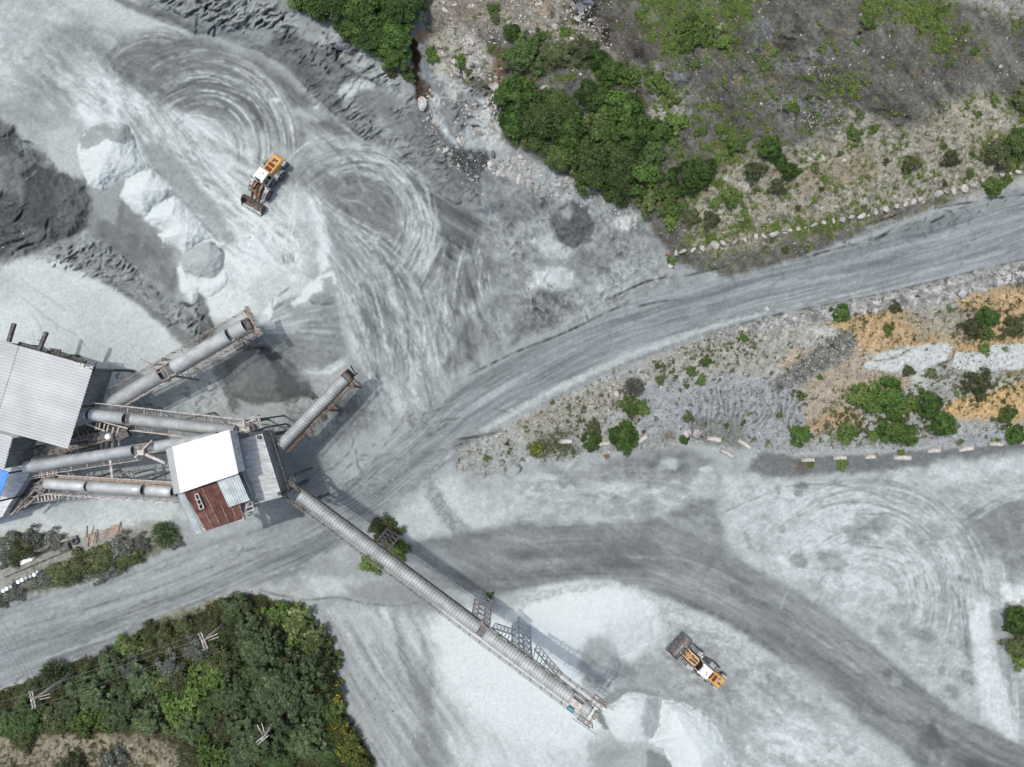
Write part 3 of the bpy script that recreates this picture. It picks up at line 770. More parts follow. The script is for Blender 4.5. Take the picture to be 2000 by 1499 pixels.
for pts, a in ((HILL, .16), ([(830, -60), (1130, -60), (1200, 110), (1000, 70), (840, 150)], .8), ([(1540, 120), (1640, 130), (1600, 150)], .9), ([(1500, 180), (1660, 220), (1640, 260), (1540, 240)], .7), (LIGHT_SE, .3), ([(860, 285), (1000, 300), (1170, 400), (1000, 380)], .35), (EASTYARD, .07), ([(800, 205), (935, 340), (940, 400), (880, 330)], .9)):
    sl, k = mask(pts, 10, 8, 20, 2); ST[sl] = np.maximum(ST[sl], a * k)
ink(cracks(90, HILL, 70, 30, 21, jit=30), 66, 2.4, 0.35, 0.7, -0.3)
ink([curve([(1400, 150), (1425, 190), (1432, 220), (1428, 260)])], 60, 5, 0.6, 0.5, -0.5)

relief([(1440, 40), (1520, 30), (1640, 110), (1600, 150), (1500, 150), (1450, 110)], 25, 40, 14, .7, 41, 24, 16)
relief([(1490, 185), (1600, 180), (1680, 215), (1640, 250), (1530, 235)], 15, 40, 13, .6, 42, 24, 16)
relief([(1235, 120), (1300, 120), (1360, 160), (1360, 240), (1300, 250), (1240, 180)], 40, 22, 10, .6, 43, 24, 12)
relief([(1000, 0), (1130, -20), (1210, 60), (1260, 130), (1180, 120), (1090, 60)], 60, 40, 18, .9, 44, 22, 18)
relief([(1330, 20), (1560, 90), (1760, 220), (1880, 270), (1740, 280), (1560, 200), (1400, 130)], 32, 70, 18, .6, 45, 16, 30)
relief([(1680, 60), (1860, 100), (2060, 200), (2060, 120), (1900, 60), (1760, 20)], 32, 60, 18, .5, 46, 16, 26)
relief([(835, 60), (960, 70), (985, 200), (1000, 290), (900, 290), (850, 200)], 30, 26, 12, .6, 47, 22, 12)
sweep(36, ((1330, 60), (1600, 40)), ((1560, 280), (1860, 260)), -.04, (76, 92), .38, 5, 51)
sweep(30, ((1300, 60), (1560, 60)), ((1420, 300), (1800, 280)), -.04, (132, 146), .30, 5, 52)
sweep(20, ((1660, 20), (1900, 60)), ((1860, 240), (2060, 260)), -.04, (78, 94), .34, 5, 53)

# ---- dark quarry face at the west edge
fill(ROCKW, 128, 10, 10, 16, 1, mott=0.12, ms=12)
fill([(45, 352), (60, 330), (110, 335), (116, 345), (115, 420), (100, 445), (40, 445), (45, 400)], 98, 5, 5, 10, 0.95, mott=0.08, ms=5)
fill([(36, 340), (70, 322), (112, 338), (114, 352), (48, 352)], 92, 3, 3, 8, 0.95)
fill([(-80, 380), (40, 380), (48, 440), (20, 480), (-80, 500)], 98, 7, 9, 12, 0.9, mott=0.2, ms=6)
fill([(-80, 250), (20, 255), (40, 300), (-80, 320)], 98, 8, 8, 12, 0.8, mott=0.12)
fill([(100, 330), (150, 350), (172, 372), (174, 440), (120, 470), (90, 470), (112, 420)], 114, 5, 6, 10, 0.95, mott=0.16, ms=4)
fill([(30, 235), (60, 240), (100, 260), (95, 290), (40, 290)], 176, 8, 8, 14, 0.8, mott=0.1)
fill([(88, 260), (150, 245), (160, 350), (115, 335), (95, 300)], 190, 6, 5, 14, 0.9)
ink(cracks(7, [(-60, 260), (40, 270), (50, 440), (20, 470), (-60, 500)], -25, 50, 31, jit=22), 62, 2.2, 0.5, 0.7, -0.3)
relief([(-60, 250), (30, 245), (60, 300), (48, 440), (20, 490), (-60, 510)], -22, 60, 12, .7, 9, 22, 12)
relief([(60, 290), (172, 355), (174, 440), (90, 480), (50, 440)], 60, 30, 10, .15, 10, 8, 8)
ink(cracks(8, [(-60, 300), (45, 300), (45, 420), (-60, 420)], -25, 46, 32, jit=16), 168, 3, 0.5, 0.6, 0.2)
ink([curve([(15, 510), (40, 485), (85, 470), (92, 440), (100, 420)]), curve([(0, 480), (40, 470), (70, 455)])], 48, 4, 0.7, 0.5, -0.5)

# ---- slope between the pale floor and the tipped mounds
MID = [(165, 355), (230, 370), (260, 410), (330, 470), (350, 540), (350, 590), (400, 640), (480, 640), (400, 700), (300, 600), (200, 520), (176, 440)]
fill(MID, 140, 12, 10, 24, 1, mott=0.1, ms=16)
fill([(176, 380), (240, 380), (245, 440), (200, 430)], 122, 12, 10, 16, 0.7)
fill([(180, 440), (245, 450), (300, 500), (260, 520), (200, 470)], 116, 12, 12, 18, 0.6, mott=0.1)
fill(SLOPEW, 150, 8, 8, 14, 1, mott=0.16, ms=6)
relief(SLOPEW, -28, 26, 9, .55, 12, 20, 8)
ink(cracks(46, SLOPEW, -25, 20, 33, jit=26), 74, 2.0, 0.5, 0.7, -0.25)
ink(cracks(30, SLOPEW, -25, 26, 35, jit=20), 164, 2.6, 0.45, 0.6, 0.12)
fill([(380, 560), (400, 580), (420, 640), (400, 700), (372, 690), (392, 640)], 112, 5, 5, 8, 0.8, mott=0.25, ms=5)
ink(cracks(22, [(370, 570), (400, 580), (420, 660), (390, 690)], 110, 26, 36, jit=25), 58, 3, 0.6, 0.6, -0.4)
fill([(150, 530), (215, 560), (275, 600), (330, 650), (372, 690), (392, 690), (385, 660), (330, 628), (280, 590), (215, 550)], 132, 4, 4, 9, 0.8)

# ---- the pale floor by the shed
fill(PALE, 206, 7, 5, 14, 1, mott=0.03, ms=30)
fill([(110, 560), (200, 580), (320, 670), (360, 700), (300, 760), (200, 700)], 198, 26, 16, 40, 0.7)
fill([(-80, 520), (20, 535), (45, 560), (10, 600), (-80, 600)], 188, 18, 12, 20, 0.8)
fill([(-80, 570), (60, 600), (120, 690), (60, 720), (-80, 700)], 218, 30, 20, 40, 0.6)
fill([(130, 620), (190, 600), (220, 640), (160, 660)], 196, 14, 12, 16, 0.5, mott=0.06, ms=5)
ink([curve([(30, 535), (60, 560), (120, 600), (135, 620)]), curve([(10, 565), (40, 580), (85, 615), (120, 640), (150, 655), (175, 690), (185, 720)]), curve([(55, 608), (75, 630), (85, 660)]), curve([(75, 616), (105, 630), (115, 650)])], 168, 2.4, 0.7, 0.3)
ink([curve([(118, 640), (140, 665), (135, 690)]), curve([(130, 640), (165, 660), (188, 700), (190, 722)]), curve([(60, 640), (66, 660), (66, 680)])], 180, 3, 0.5, 0.4)
dabs(50, PALE, (190, 226), 22, 6, 40, 0.45, 12)

# ---- ground about the conveyors
fill([(215, 790), (320, 740), (420, 700), (470, 720), (480, 800), (560, 830), (540, 880), (330, 900), (240, 860)], 176, 14, 10, 20, 1, mott=0.1, ms=10)
fill([(330, 780), (440, 700), (450, 740), (470, 800), (360, 800)], 190, 10, 8, 14, 0.6, mott=0.1, ms=6)
fill([(405, 700), (430, 700), (450, 745), (470, 800), (452, 806), (430, 750)], 124, 6, 6, 10, 0.85, mott=0.15)
ink(cracks(36, [(340, 760), (440, 730), (455, 800), (360, 800)], 70, 20, 41, jit=40), 112, 2, 0.6, 0.6, -0.15)
fill([(240, 850), (350, 850), (345, 960), (260, 960), (100, 950), (150, 880)], 178, 12, 10, 20, 1, mott=0.06)
fill([(-80, 1000), (80, 990), (200, 965), (340, 965), (360, 1010), (300, 1030), (200, 1040), (60, 1055), (-80, 1050)], 204, 12, 8, 18, 1, mott=0.05)
fill([(90, 975), (190, 970), (180, 1010), (140, 1022), (95, 1010)], 176, 12, 8, 16, 0.5)
fill([(560, 780), (700, 740), (760, 800), (700, 850), (650, 870), (560, 860)], 142, 14, 12, 18, 0.9, mott=0.2, ms=7)
fill([(620, 790), (690, 770), (705, 800), (660, 815)], 106, 10, 10, 12, 0.7, mott=0.2, ms=6)  # cast shadow of the short conveyor's head painted into the ground
fill([(570, 770), (640, 745), (650, 780), (580, 800)], 176, 9, 8, 10, 0.7, mott=0.15, ms=5)
fill([(700, 760), (770, 720), (800, 760), (740, 820)], 176, 12, 10, 14, 0.7, mott=0.1, ms=6)
ink(cracks(40, [(560, 780), (700, 760), (690, 850), (570, 850)], 30, 18, 42, jit=60), 100, 2, 0.5, 0.6, -0.15)

# ---- the haul road
fill(ROAD, (144, 150, 158), 7, 5, 16, 1, mott=0.035, ms=20)
S_, T_ = along(ROAD_C)
T_ = T_ + 5 * fbm(U / 120, V / 120, 3, 5)
slr, kr = mask(ROAD, 8, 5, 16)
ns = streaks(slr, S_[slr], T_[slr], 90, 3.6, 3)
ns2 = vn(S_[slr] / 200, T_[slr] / 18, 8) - 0.5
A[slr] += ((ns * 24 + ns2 * 18) * kr)[..., None]
fill([(-80, 1200), (60, 1175), (200, 1142), (380, 1075), (540, 1025), (620, 1010), (560, 1060), (420, 1120), (200, 1200), (0, 1262), (-80, 1290)], 172, 16, 10, 26, 0.6, mott=0.06)
fill([(1520, 604), (1700, 566), (1500, 612), (1380, 648), (1270, 688), (1160, 735), (1060, 782), (960, 838), (890, 885), (850, 915), (900, 862), (985, 808), (1090, 752), (1200, 700), (1300, 662), (1400, 630)], 194, 5, 4, 9, 0.85, mott=0.05)
ink([curve([(1300, 700), (1200, 745), (1100, 792), (1010, 845)])], 110, 5, 0.5, 0.4)
ink([curve([(x, y + dy) for x, y in ((1340, 575), (1200, 625), (1080, 685), (960, 745), (880, 810))]) for dy in (0, 22)], 170, 6, 0.45, 0.7)
ink([curve([(1950, 420), (1800, 470), (1650, 520), (1500, 560), (1330, 605)]), curve([(1700, 540), (1500, 590), (1350, 625)])], 168, 5, 0.35, 0.8)
ink([curve([(1240, 600), (1290, 590), (1330, 585)]), curve([(1310, 545), (1360, 535), (1430, 518)]), curve([(1690, 468), (1720, 462), (1748, 445)]), curve([(1815, 437), (1840, 425), (1850, 415)]), curve([(1690, 440), (1740, 425), (1760, 415)]), curve([(1825, 410), (1870, 400), (1910, 395)]), curve([(1920, 388), (1980, 384), (2040, 372)]), curve([(1170, 595), (1260, 552), (1330, 538)])], 70, 2.4, 0.75, 0.5, -0.25)
fill([(1640, 478), (1700, 458), (1742, 446), (1748, 452), (1700, 470), (1650, 486)], 170, 3, 3, 8, .8)
fill([(1680, 448), (1740, 428), (1750, 432), (1700, 450)], 166, 3, 3, 8, .8)
fill([(1830, 410), (1900, 396), (1915, 400), (1840, 418)], 172, 3, 3, 8, .8)
fill([(1590, 495), (1640, 478), (1650, 484), (1600, 502)], 172, 3, 3, 8, .8)
ink([curve([(1560, 508), (1620, 490), (1690, 474)]), curve([(1748, 452), (1770, 440), (1800, 432)]), curve([(1850, 415), (1900, 402), (1920, 402)]), curve([(1690, 470), (1715, 466), (1748, 446)]), curve([(900, 742), (1000, 692), (1100, 652), (1180, 614), (1250, 580)]), curve([(1380, 655), (1500, 620), (1700, 580), (1900, 532), (2040, 498)])], 78, 2.6, .65, .8, -.3)
ink(cracks(40, [(1640, 470), (1960, 375), (2000, 390), (1700, 490)], 110, 16, 43, jit=30), 86, 1.6, 0.5, 0.6, -0.1)
ink([curve([(0, 1238), (150, 1195), (300, 1150), (420, 1105), (520, 1060)]), curve([(60, 1255), (250, 1190), (400, 1130), (520, 1085), (600, 1060)]), curve([(0, 1275), (200, 1215), (360, 1160), (460, 1118)])], 118, 4, 0.5, 0.6)
ink([curve([(0, 1210), (160, 1165), (330, 1100), (500, 1040)]), curve([(0, 1225), (160, 1180), (330, 1118), (500, 1060)]), curve([(0, 1320), (200, 1245), (400, 1165), (480, 1138)]), curve([(500, 1128), (600, 1100), (680, 1040)])], 190, 6, 0.5, 0.6)
ink(cracks(60, [(560, 960), (700, 880), (900, 760), (860, 860), (700, 980), (600, 1040)], -40, 60, 44, jit=12), 104, 2.4, 0.45, 0.7, -0.06)
ink(cracks(60, [(640, 980), (700, 880), (860, 800), (860, 880), (740, 980)], -40, 44, 45, jit=14), 172, 2.2, 0.4, 0.7)
ink(cracks(70, ROAD, -22, 70, 46, jit=8), 112, 2.0, 0.35, 0.8)
ink(cracks(60, ROAD, -22, 60, 47, jit=8), 172, 2.2, 0.35, 0.8)
fill([(560, 880), (625, 862), (660, 960), (590, 1000)], 138, 20, 12, 20, 0.6)

# ---- junction and the southern yards
fill([(660, 1060), (760, 985), (850, 930), (900, 905), (960, 930), (1040, 900), (1180, 890), (1350, 880), (1560, 890), (1560, 940), (1400, 1020), (1150, 1022), (1000, 1028), (830, 1055), (780, 1085), (640, 1120)], 172, 14, 10, 24, 1, mott=0.07, ms=18)
fill([(800, 980), (850, 935), (900, 930), (930, 990), (1000, 1000), (960, 1030), (840, 1050), (770, 1075), (730, 1040)], 200, 16, 10, 20, 0.9, mott=0.04)
fill([(820, 905), (845, 925), (870, 980), (930, 1050), (900, 1060), (855, 1010), (830, 960)], 150, 8, 8, 10, 0.8, mott=0.22, ms=5)
fill([(905, 990), (940, 960), (1010, 950), (1080, 930), (1130, 960), (1100, 1010), (960, 1020)], 192, 18, 12, 22, 0.7, mott=0.1, ms=9)
fill([(1130, 960), (1250, 920), (1350, 960), (1400, 1010), (1240, 1018), (1120, 1010)], 186, 20, 14, 24, 0.6, mott=0.12, ms=9)
fill([(1080, 920), (1160, 915), (1260, 880), (1330, 870), (1390, 900), (1340, 950), (1180, 935), (1100, 950)], 134, 14, 12, 20, 0.75, mott=0.14, ms=9)
fill([(1250, 900), (1330, 890), (1340, 925), (1280, 920)], 112, 12, 10, 14, 0.55, mott=0.12)
blob(1310, 905, 18, 12, 180); blob(1320, 950, 12, 14, 172); blob(1380, 917, 12, 6, 196); blob(1265, 995, 16, 18, 160)
fill([(880, 855), (960, 845), (1005, 830), (1010, 890), (985, 915), (930, 920), (885, 900)], 148, 10, 8, 14, 1, mott=0.08)
den = []
for x, y, dx, dy in ((985, 838, -60, 25), (980, 850, -40, 60), (975, 855, -20, 75), (985, 850, 3, 80), (995, 880, 10, 50), (940, 860, -35, 55), (960, 850, -70, 10)):
    den.append(curve([(x, y), (x + dx * .35 + r_.normal() * 4, y + dy * .3), (x + dx * .7 + r_.normal() * 5, y + dy * .7), (x + dx, y + dy)], 6))
ink(den, 54, 3.2, 0.8, 0.4, -0.35)
ink(cracks(22, [(890, 850), (1000, 850), (1000, 920), (900, 920)], 100, 24, 48, jit=25), 70, 2, 0.6, 0.6, -0.2)
fill(DARKTRACK, 142, 9, 6, 18, 1, mott=0.06, ms=22)
TRC = [(740, 1110), (900, 1085), (1100, 1078), (1280, 1080), (1420, 1125), (1560, 1215), (1700, 1330), (1850, 1440), (2060, 1540)]
S2, T2 = along(TRC); T2 = T2 + 6 * fbm(U / 130, V / 130, 3, 6)
sl2, k2 = mask(DARKTRACK, 12, 6, 18)
A[sl2] += ((streaks(sl2, S2[sl2], T2[sl2], 120, 5, 5) * 13 + (vn(S2[sl2] / 160, T2[sl2] / 22, 9) - 0.5) * 26) * k2)[..., None]
fill([(1160, 1050), (1260, 1030), (1300, 1080), (1200, 1105)], 108, 24, 16, 26, 0.5, mott=0.1)
fill([(700, 1105), (860, 1070), (1000, 1050), (980, 1110), (860, 1130), (760, 1130)], 156, 40, 16, 30, 0.85)
ink([curve([(1500, 1190), (1600, 1250), (1700, 1325), (1760, 1380)]), curve([(1180, 1090), (1340, 1095), (1460, 1150)])], 166, 7, 0.6, 0.6)
ink([curve([(1560, 1175), (1650, 1235), (1720, 1290)])], 156, 4, 0.4, 0.6)
fill([(1280, 1030), (1330, 996), (1390, 972), (1416, 990), (1424, 1060), (1380, 1085), (1310, 1070)], 152, 22, 12, 18, .7, mott=.06)
ink([curve([(1285, 1156), (1400, 1202), (1500, 1266), (1550, 1305)])], 100, 14, .5, .8)
blob(1812, 1440, 18, 32, 98, -0.6, 0.7, 0.65, 1.1); blob(1905, 1500, 50, 20, 92, 0.2, 0.5, 0.6); blob(1440, 1150, 14, 8, 112, 0.3, .6, .6, .8); blob(1600, 1315, 18, 24, 150, 0.3, .7, .5, .8)
blob(1716, 1330, 16, 14, 150, 0.3, 0.4, 0.8); blob(1750, 1332, 10, 10, 156); blob(1733, 1315, 10, 8, 122)
EYARD = [(1400, 935), (1500, 925), (1700, 905), (1850, 890), (2000, 872), (2090, 860), (2090, 1480), (2000, 1448), (1860, 1385), (1740, 1285), (1600, 1175), (1480, 1105), (1425, 1055), (1405, 1010)]
fill(EYARD, 178, 9, 8, 20, 1, mott=0.08, ms=18)
fill([(1490, 882), (1560, 892), (1700, 886), (1850, 876), (2000, 862), (2090, 852), (2090, 880), (1900, 902), (1720, 918), (1600, 928), (1500, 935), (1460, 920)], 124, 7, 6, 14, 0.95, mott=0.1, ms=6)
fill([(1840, 900), (2000, 885), (2080, 880), (2080, 930), (1960, 930), (1840, 945), (1810, 930)], 198, 14, 10, 18, 0.8, mott=0.07)
fill([(1880, 990), (2080, 950), (2080, 1130), (1960, 1120), (1910, 1060)], 132, 20, 14, 30, 0.8, mott=0.07)
fill([(1420, 940), (1600, 945), (1700, 960), (1820, 1010), (1880, 1080), (1880, 1200), (1780, 1180), (1640, 1170), (1520, 1120), (1430, 1050)], 204, 26, 16, 30, 0.65, mott=0.1, ms=10)
swirl([(1420, 945), (1640, 930), (1780, 980), (1890, 1070), (1940, 1160), (1930, 1270), (1850, 1330), (1760, 1260), (1600, 1160), (1480, 1090)], 1690, 1180, 1.0, 0.2, None, 8, 7, 7, 0.9, 20, 1.0, 0.2)
arcs(130, 1690, 1180, 90, 250, -2.6, .4, 16, (200, 218), .40, 1.6, 11, .3)
arcs(110, 1690, 1180, 90, 250, -2.6, .4, 16, (118, 146), .36, 1.6, 12, .3)
arcs(26, 1900, 1120, 40, 120, 2.4, 4.0, 16, (190, 210), .4, 2.4, 13, .4)
arcs(24, 1700, 1220, 60, 150, -3.1, -.1, 26, (130, 204), .35, 2.4, 14, .4)
for u, v, ru, rv, t, rot in ((1690, 1035, 30, 22, 132, .6), (1720, 1025, 26, 20, 136, .3), (1665, 1045, 22, 16, 138, .9), (1800, 1060, 40, 16, 140, .7), (1830, 1040, 26, 18, 150, .5), (1568, 948, 14, 9, 112, 0), (1558, 965, 9, 8, 112, 0), (1519, 955, 7, 9, 126, 0), (1527, 1034, 9, 7, 126, 0), (1560, 1095, 24, 12, 130, .5), (1622, 1100, 30, 22, 132, .2), (1625, 1100, 18, 13, 168, .2), (1750, 1065, 22, 14, 158, 0), (1600, 1195, 26, 18, 158, .3),
                            (1735, 1235, 22, 30, 150, .2), (1790, 1235, 40, 16, 134, .4), (1850, 1190, 20, 26, 160, 0), (1890, 1260, 12, 40, 132, -.2), (1840, 1310, 10, 10, 132, .5), (1888, 1322, 11, 17, 124, -.5), (1888, 1322, 6, 10, 168, -.5), (1860, 1350, 17, 13, 124, 0), (1862, 1350, 9, 8, 150, 0), (1965, 1370, 11, 24, 138, -.3), (1913, 1255, 9, 20, 144, -.3), (1935, 1300, 12, 14, 140, .4), (1640, 1010, 60, 10, 200, .2), (1525, 1000, 16, 22, 206, 0), (1650, 1070, 34, 8, 208, .1)):
    blob(u, v, ru * .9, rv * .95, t, rot, 0.5, 0.55, .7)
fill([(1900, 1160), (1925, 1180), (1935, 1290), (1960, 1300), (1985, 1450), (1920, 1400), (1905, 1310), (1895, 1230)], 206, 10, 8, 14, 0.8, mott=0.08)
fill([(1910, 1180), (1930, 1180), (1930, 1270), (1915, 1285), (1898, 1230)], 222, 6, 5, 10, 0.9)
fill([(1955, 1140), (2010, 1142), (2080, 1150), (2080, 1200), (2000, 1190), (1960, 1170)], 214, 8, 8, 12, 0.95, mott=0.06)
fill([(1930, 1190), (1975, 1190), (1990, 1340), (2080, 1400), (2080, 1480), (1990, 1400), (1950, 1300)], 150, 10, 8, 18, 0.7, mott=0.12, ms=6)
fill([(1965, 1180), (1990, 1185), (2090, 1180), (2090, 1330), (1990, 1300), (1975, 1240)], (110, 104, 92), 6, 5, 10, 0.9, mott=0.2)
ink([curve([(1850, 1125), (1880, 1200), (1890, 1290)]), curve([(1866, 1125), (1886, 1190), (1897, 1285)])], 112, 5, 0.55, 0.4)
pair = []
for d in (0, 7, 13):
    pair.append(curve([(2050, 925 + d), (1960, 950 + d), (1900, 985 + d), (1860, 1015 + d)]))
    pair.append(curve([(2050, 950 + d * .6), (1960, 975 + d * .6), (1910, 1005 + d * .6), (1875, 1030 + d * .6)]))
ink(pair, 202, 2.2, 0.65, 0.3, -0.04)
ink([curve([(1500, 958), (1560, 948), (1640, 948), (1720, 970), (1770, 1000)]), curve([(1400, 1008), (1460, 980), (1500, 965)])], 122, 2.4, 0.6, 0.3)
dabs(150, EYARD, (126, 216), 13, 6, 20, 0.45, 14, 40)
dabs(70, [(900, 920), (1400, 890), (1400, 1015), (900, 1030)], (130, 208), 16, 7, 5, 0.45, 15, 30)

# ---- the white stockpile yard in the south
SYARD = [(520, 1165), (600, 1140), (700, 1125), (860, 1150), (960, 1165), (1060, 1148), (1180, 1133), (1290, 1165), (1400, 1212), (1500, 1278), (1600, 1350), (1690, 1420), (1760, 1470), (1850, 1580), (740, 1580), (690, 1430), (650, 1330), (620, 1230)]
fill(SYARD, 184, 10, 8, 20, 1, mott=0.05, ms=26)
fill([(620, 1200), (700, 1190), (760, 1260), (820, 1340), (860, 1430), (900, 1580), (740, 1580), (690, 1430), (650, 1330)], 166, 26, 16, 40, 0.85, mott=0.06)
s55, t55 = lin_coords(58)
add_streaks([(560, 1170), (850, 1180), (900, 1330), (1060, 1580), (760, 1580), (660, 1340)], s55, t55, 150, 7, 26, 4, 30, 10)
fill([(640, 1185), (700, 1180), (820, 1200), (900, 1180), (870, 1150), (760, 1135), (640, 1160)], 142, 16, 12, 20, 0.7)
fill([(660, 1190), (800, 1225), (790, 1290), (720, 1250)], 198, 18, 12, 20, 0.5)
fill([(590, 1125), (660, 1130), (685, 1165), (620, 1165)], 200, 10, 6, 14, 0.8)
fill([(500, 1150), (560, 1130), (610, 1150), (540, 1165)], 178, 10, 8, 12, 0.8, mott=0.1)
ink([curve([(540, 1168), (600, 1172), (660, 1168), (720, 1180), (790, 1182), (850, 1165)]), curve([(500, 1150), (540, 1162), (580, 1168)])], 104, 4, 0.6, 0.5)
fill([(765, 1200), (785, 1245), (800, 1290), (830, 1340), (850, 1400), (830, 1400), (800, 1330), (780, 1280)], 132, 7, 5, 12, 0.85)
fill([(820, 1230), (845, 1280), (850, 1330), (838, 1370), (830, 1310)], 144, 7, 5, 12, 0.7)
fill([(800, 1290), (850, 1330), (840, 1390), (870, 1430), (880, 1580), (790, 1580), (810, 1440), (830, 1390)], 136, 14, 10, 20, 0.6)
ink([curve([(770 + d * 9, 1255 + d * 3), (830 + d * 9, 1340), (900 + d * 8, 1430), (980 + d * 6, 1560)]) for d in range(-6, 9)], 168, 3.4, 0.42, 0.7)
ink([curve([(670 + d * 11, 1195), (730 + d * 11, 1265), (790 + d * 9, 1345)]) for d in range(0, 9)], 196, 3, 0.4, 0.7)
ink([curve([(600, 1175), (650, 1250), (690, 1340), (740, 1440), (790, 1560)]), curve([(612, 1172), (662, 1245), (704, 1340), (752, 1430), (806, 1560)])], 192, 3, 0.5, 0.5)
ST_P = [(640, 1200), (760, 1250), (860, 1480), (720, 1480)]
sl, k = mask(ST_P, 12, 8, 20, 2); ST[sl] = np.maximum(ST[sl], .16 * k)
fill([(860, 1330), (1000, 1300), (1150, 1400), (1180, 1580), (960, 1580)], 206, 40, 20, 40, 0.8, mott=0.03)
add_streaks([(850, 1300), (1150, 1400), (1180, 1580), (960, 1580)], s55, t55, 160, 8, 14, 6, 40, 10)
fill([(1280, 1180), (1400, 1215), (1560, 1330), (1640, 1400), (1560, 1420), (1440, 1400), (1300, 1370), (1220, 1340), (1230, 1280)], 168, 22, 14, 26, 0.85, mott=0.12, ms=9)
fill([(1200, 1148), (1290, 1168), (1400, 1215), (1500, 1282), (1480, 1300), (1380, 1240), (1260, 1200)], 196, 12, 10, 14, 0.8, mott=0.14, ms=5)
fill([(1240, 1350), (1400, 1360), (1500, 1400), (1440, 1430), (1300, 1370)], 152, 16, 14, 18, 0.6, mott=0.16, ms=7)
fill([(1440, 1400), (1640, 1400), (1720, 1470), (1760, 1580), (1420, 1580)], 190, 26, 20, 26, 0.8, mott=0.1, ms=10)
fill([(1500, 1390), (1560, 1380), (1600, 1440), (1560, 1500), (1500, 1450)], 206, 26, 16, 26, 0.8)
ink([curve([(1500, 1310), (1530, 1325), (1545, 1350), (1530, 1370)]), curve([(1520, 1330), (1560, 1315), (1585, 1335)]), curve([(1640, 1400), (1650, 1430), (1638, 1450)]), curve([(1655, 1395), (1668, 1430), (1660, 1455)]), curve([(1440, 1250), (1480, 1280), (1495, 1320), (1490, 1360)]), curve([(1430, 1262), (1468, 1290), (1480, 1330)])], 198, 3.4, 0.55, 0.4)
dabs(110, [(1260, 1190), (1400, 1220), (1640, 1400), (1700, 1500), (1440, 1480), (1240, 1340)], (124, 214), 14, 5, 30, 0.45, 16, 40)
dabs(26, [(900, 1320), (1100, 1420), (1100, 1499), (900, 1480)], (196, 222), 40, 14, 60, 0.4, 17)

# ---- the stony bench in the east
fill(BENCH, (166, 168, 171), 6, 6, 12, 1, mott=0.1, ms=8)
fill([(1270, 700), (1380, 660), (1500, 630), (1640, 600), (1680, 640), (1680, 680), (1560, 740), (1420, 720), (1300, 760)], (166, 164, 162), 14, 12, 16, 0.8, mott=0.14, ms=6)
fill([(1230, 770), (1330, 735), (1500, 740), (1580, 760), (1575, 840), (1520, 880), (1380, 862), (1260, 860)], (160, 164, 174), 12, 10, 18, 0.95, mott=0.06, ms=6)
fill([(1350, 820), (1440, 815), (1460, 850), (1440, 875), (1370, 865), (1345, 845)], (128, 131, 132), 9, 8, 12, 0.85, mott=0.06)
rill = []
for i in range(26):
    x = 1370 + i * 8; y = 752 + r_.normal() * 8
    rill.append(curve([(x, y), (x + r_.normal() * 5, y + 25), (x - 4 + r_.normal() * 8, y + 55), (x - 14 + r_.normal() * 12, y + 85)], 5))
ink(rill, 110, 2.4, 0.5, 0.7, -0.25)
ink([[(p[0] + 3, p[1]) for p in q] for q in rill], 190, 2, 0.3, 0.7, 0.08)
fill([(1600, 640), (1640, 615), (1760, 600), (1850, 640), (2080, 555), (2080, 680), (1900, 690), (1760, 680), (1690, 690), (1660, 690)], (192, 162, 126), 12, 12, 16, 0.9, mott=0.12, ms=7)
fill([(1760, 610), (1900, 590), (1900, 660), (1800, 660)], (158, 152, 142), 16, 16, 16, 0.85, mott=0.16, ms=5)
fill([(1850, 570), (2080, 540), (2080, 600), (1900, 610)], (190, 160, 122), 12, 12, 14, 0.8, mott=0.14)
fill([(1545, 680), (1600, 690), (1580, 720), (1520, 720)], (188, 166, 148), 10, 10, 12, 0.6, mott=0.1)
fill([(1560, 750), (1660, 690), (1700, 700), (1690, 720), (1800, 740), (1760, 760), (1640, 830), (1590, 850), (1570, 800)], (174, 160, 146), 12, 12, 14, 0.85, mott=0.14, ms=6)
fill([(1570, 830), (1600, 850), (1640, 830), (1690, 835), (1680, 800), (1620, 800)], (190, 160, 130), 8, 8, 10, 0.7, mott=0.12)
fill([(1840, 790), (1900, 770), (2080, 720), (2080, 810), (1980, 825), (1900, 820), (1840, 815)], (203, 170, 126), 8, 8, 12, 0.95, mott=0.1, ms=6)
fill([(1970, 700), (2080, 690), (2080, 740), (1960, 740)], (150, 140, 110), 10, 8, 12, 0.8, mott=0.16)
fill([(1680, 717), (1720, 690), (1790, 675), (1850, 670), (1862, 680), (1845, 705), (1790, 725), (1740, 727)], (201, 204, 211), 3, 4, 9, 1, mott=0.03)
fill([(1865, 690), (1910, 690), (1940, 675), (2080, 668), (2080, 712), (1950, 722), (1900, 730), (1860, 715)], (202, 204, 210), 3, 4, 9, 1, mott=0.03)
fill([(1780, 730), (1805, 725), (1812, 755), (1798, 770), (1782, 750)], (188, 194, 196), 3, 3, 8, 1)
ink([curve([(1700, 707), (1745, 700), (1765, 690), (1790, 675)]), curve([(1862, 675), (1860, 700), (1830, 715)])], (128, 110, 92), 2.6, 0.7, 0.4)
fill([(1500, 750), (1580, 690), (1640, 640), (1665, 650), (1680, 680), (1620, 720), (1560, 750), (1520, 760)], (120, 121, 122), 7, 8, 10, 0.95, mott=0.32, ms=4.5)
fill([(1560, 640), (1625, 635), (1640, 655), (1600, 660)], (184, 186, 187), 7, 6, 8, 0.9, mott=0.14, ms=5)
fill([(1370, 656), (1500, 622), (1700, 582), (1850, 548), (2000, 512), (2080, 490), (2080, 525), (1960, 560), (1850, 585), (1720, 602), (1560, 636), (1400, 668)], (148, 150, 151), 5, 5, 8, 0.95, mott=0.26, ms=4)
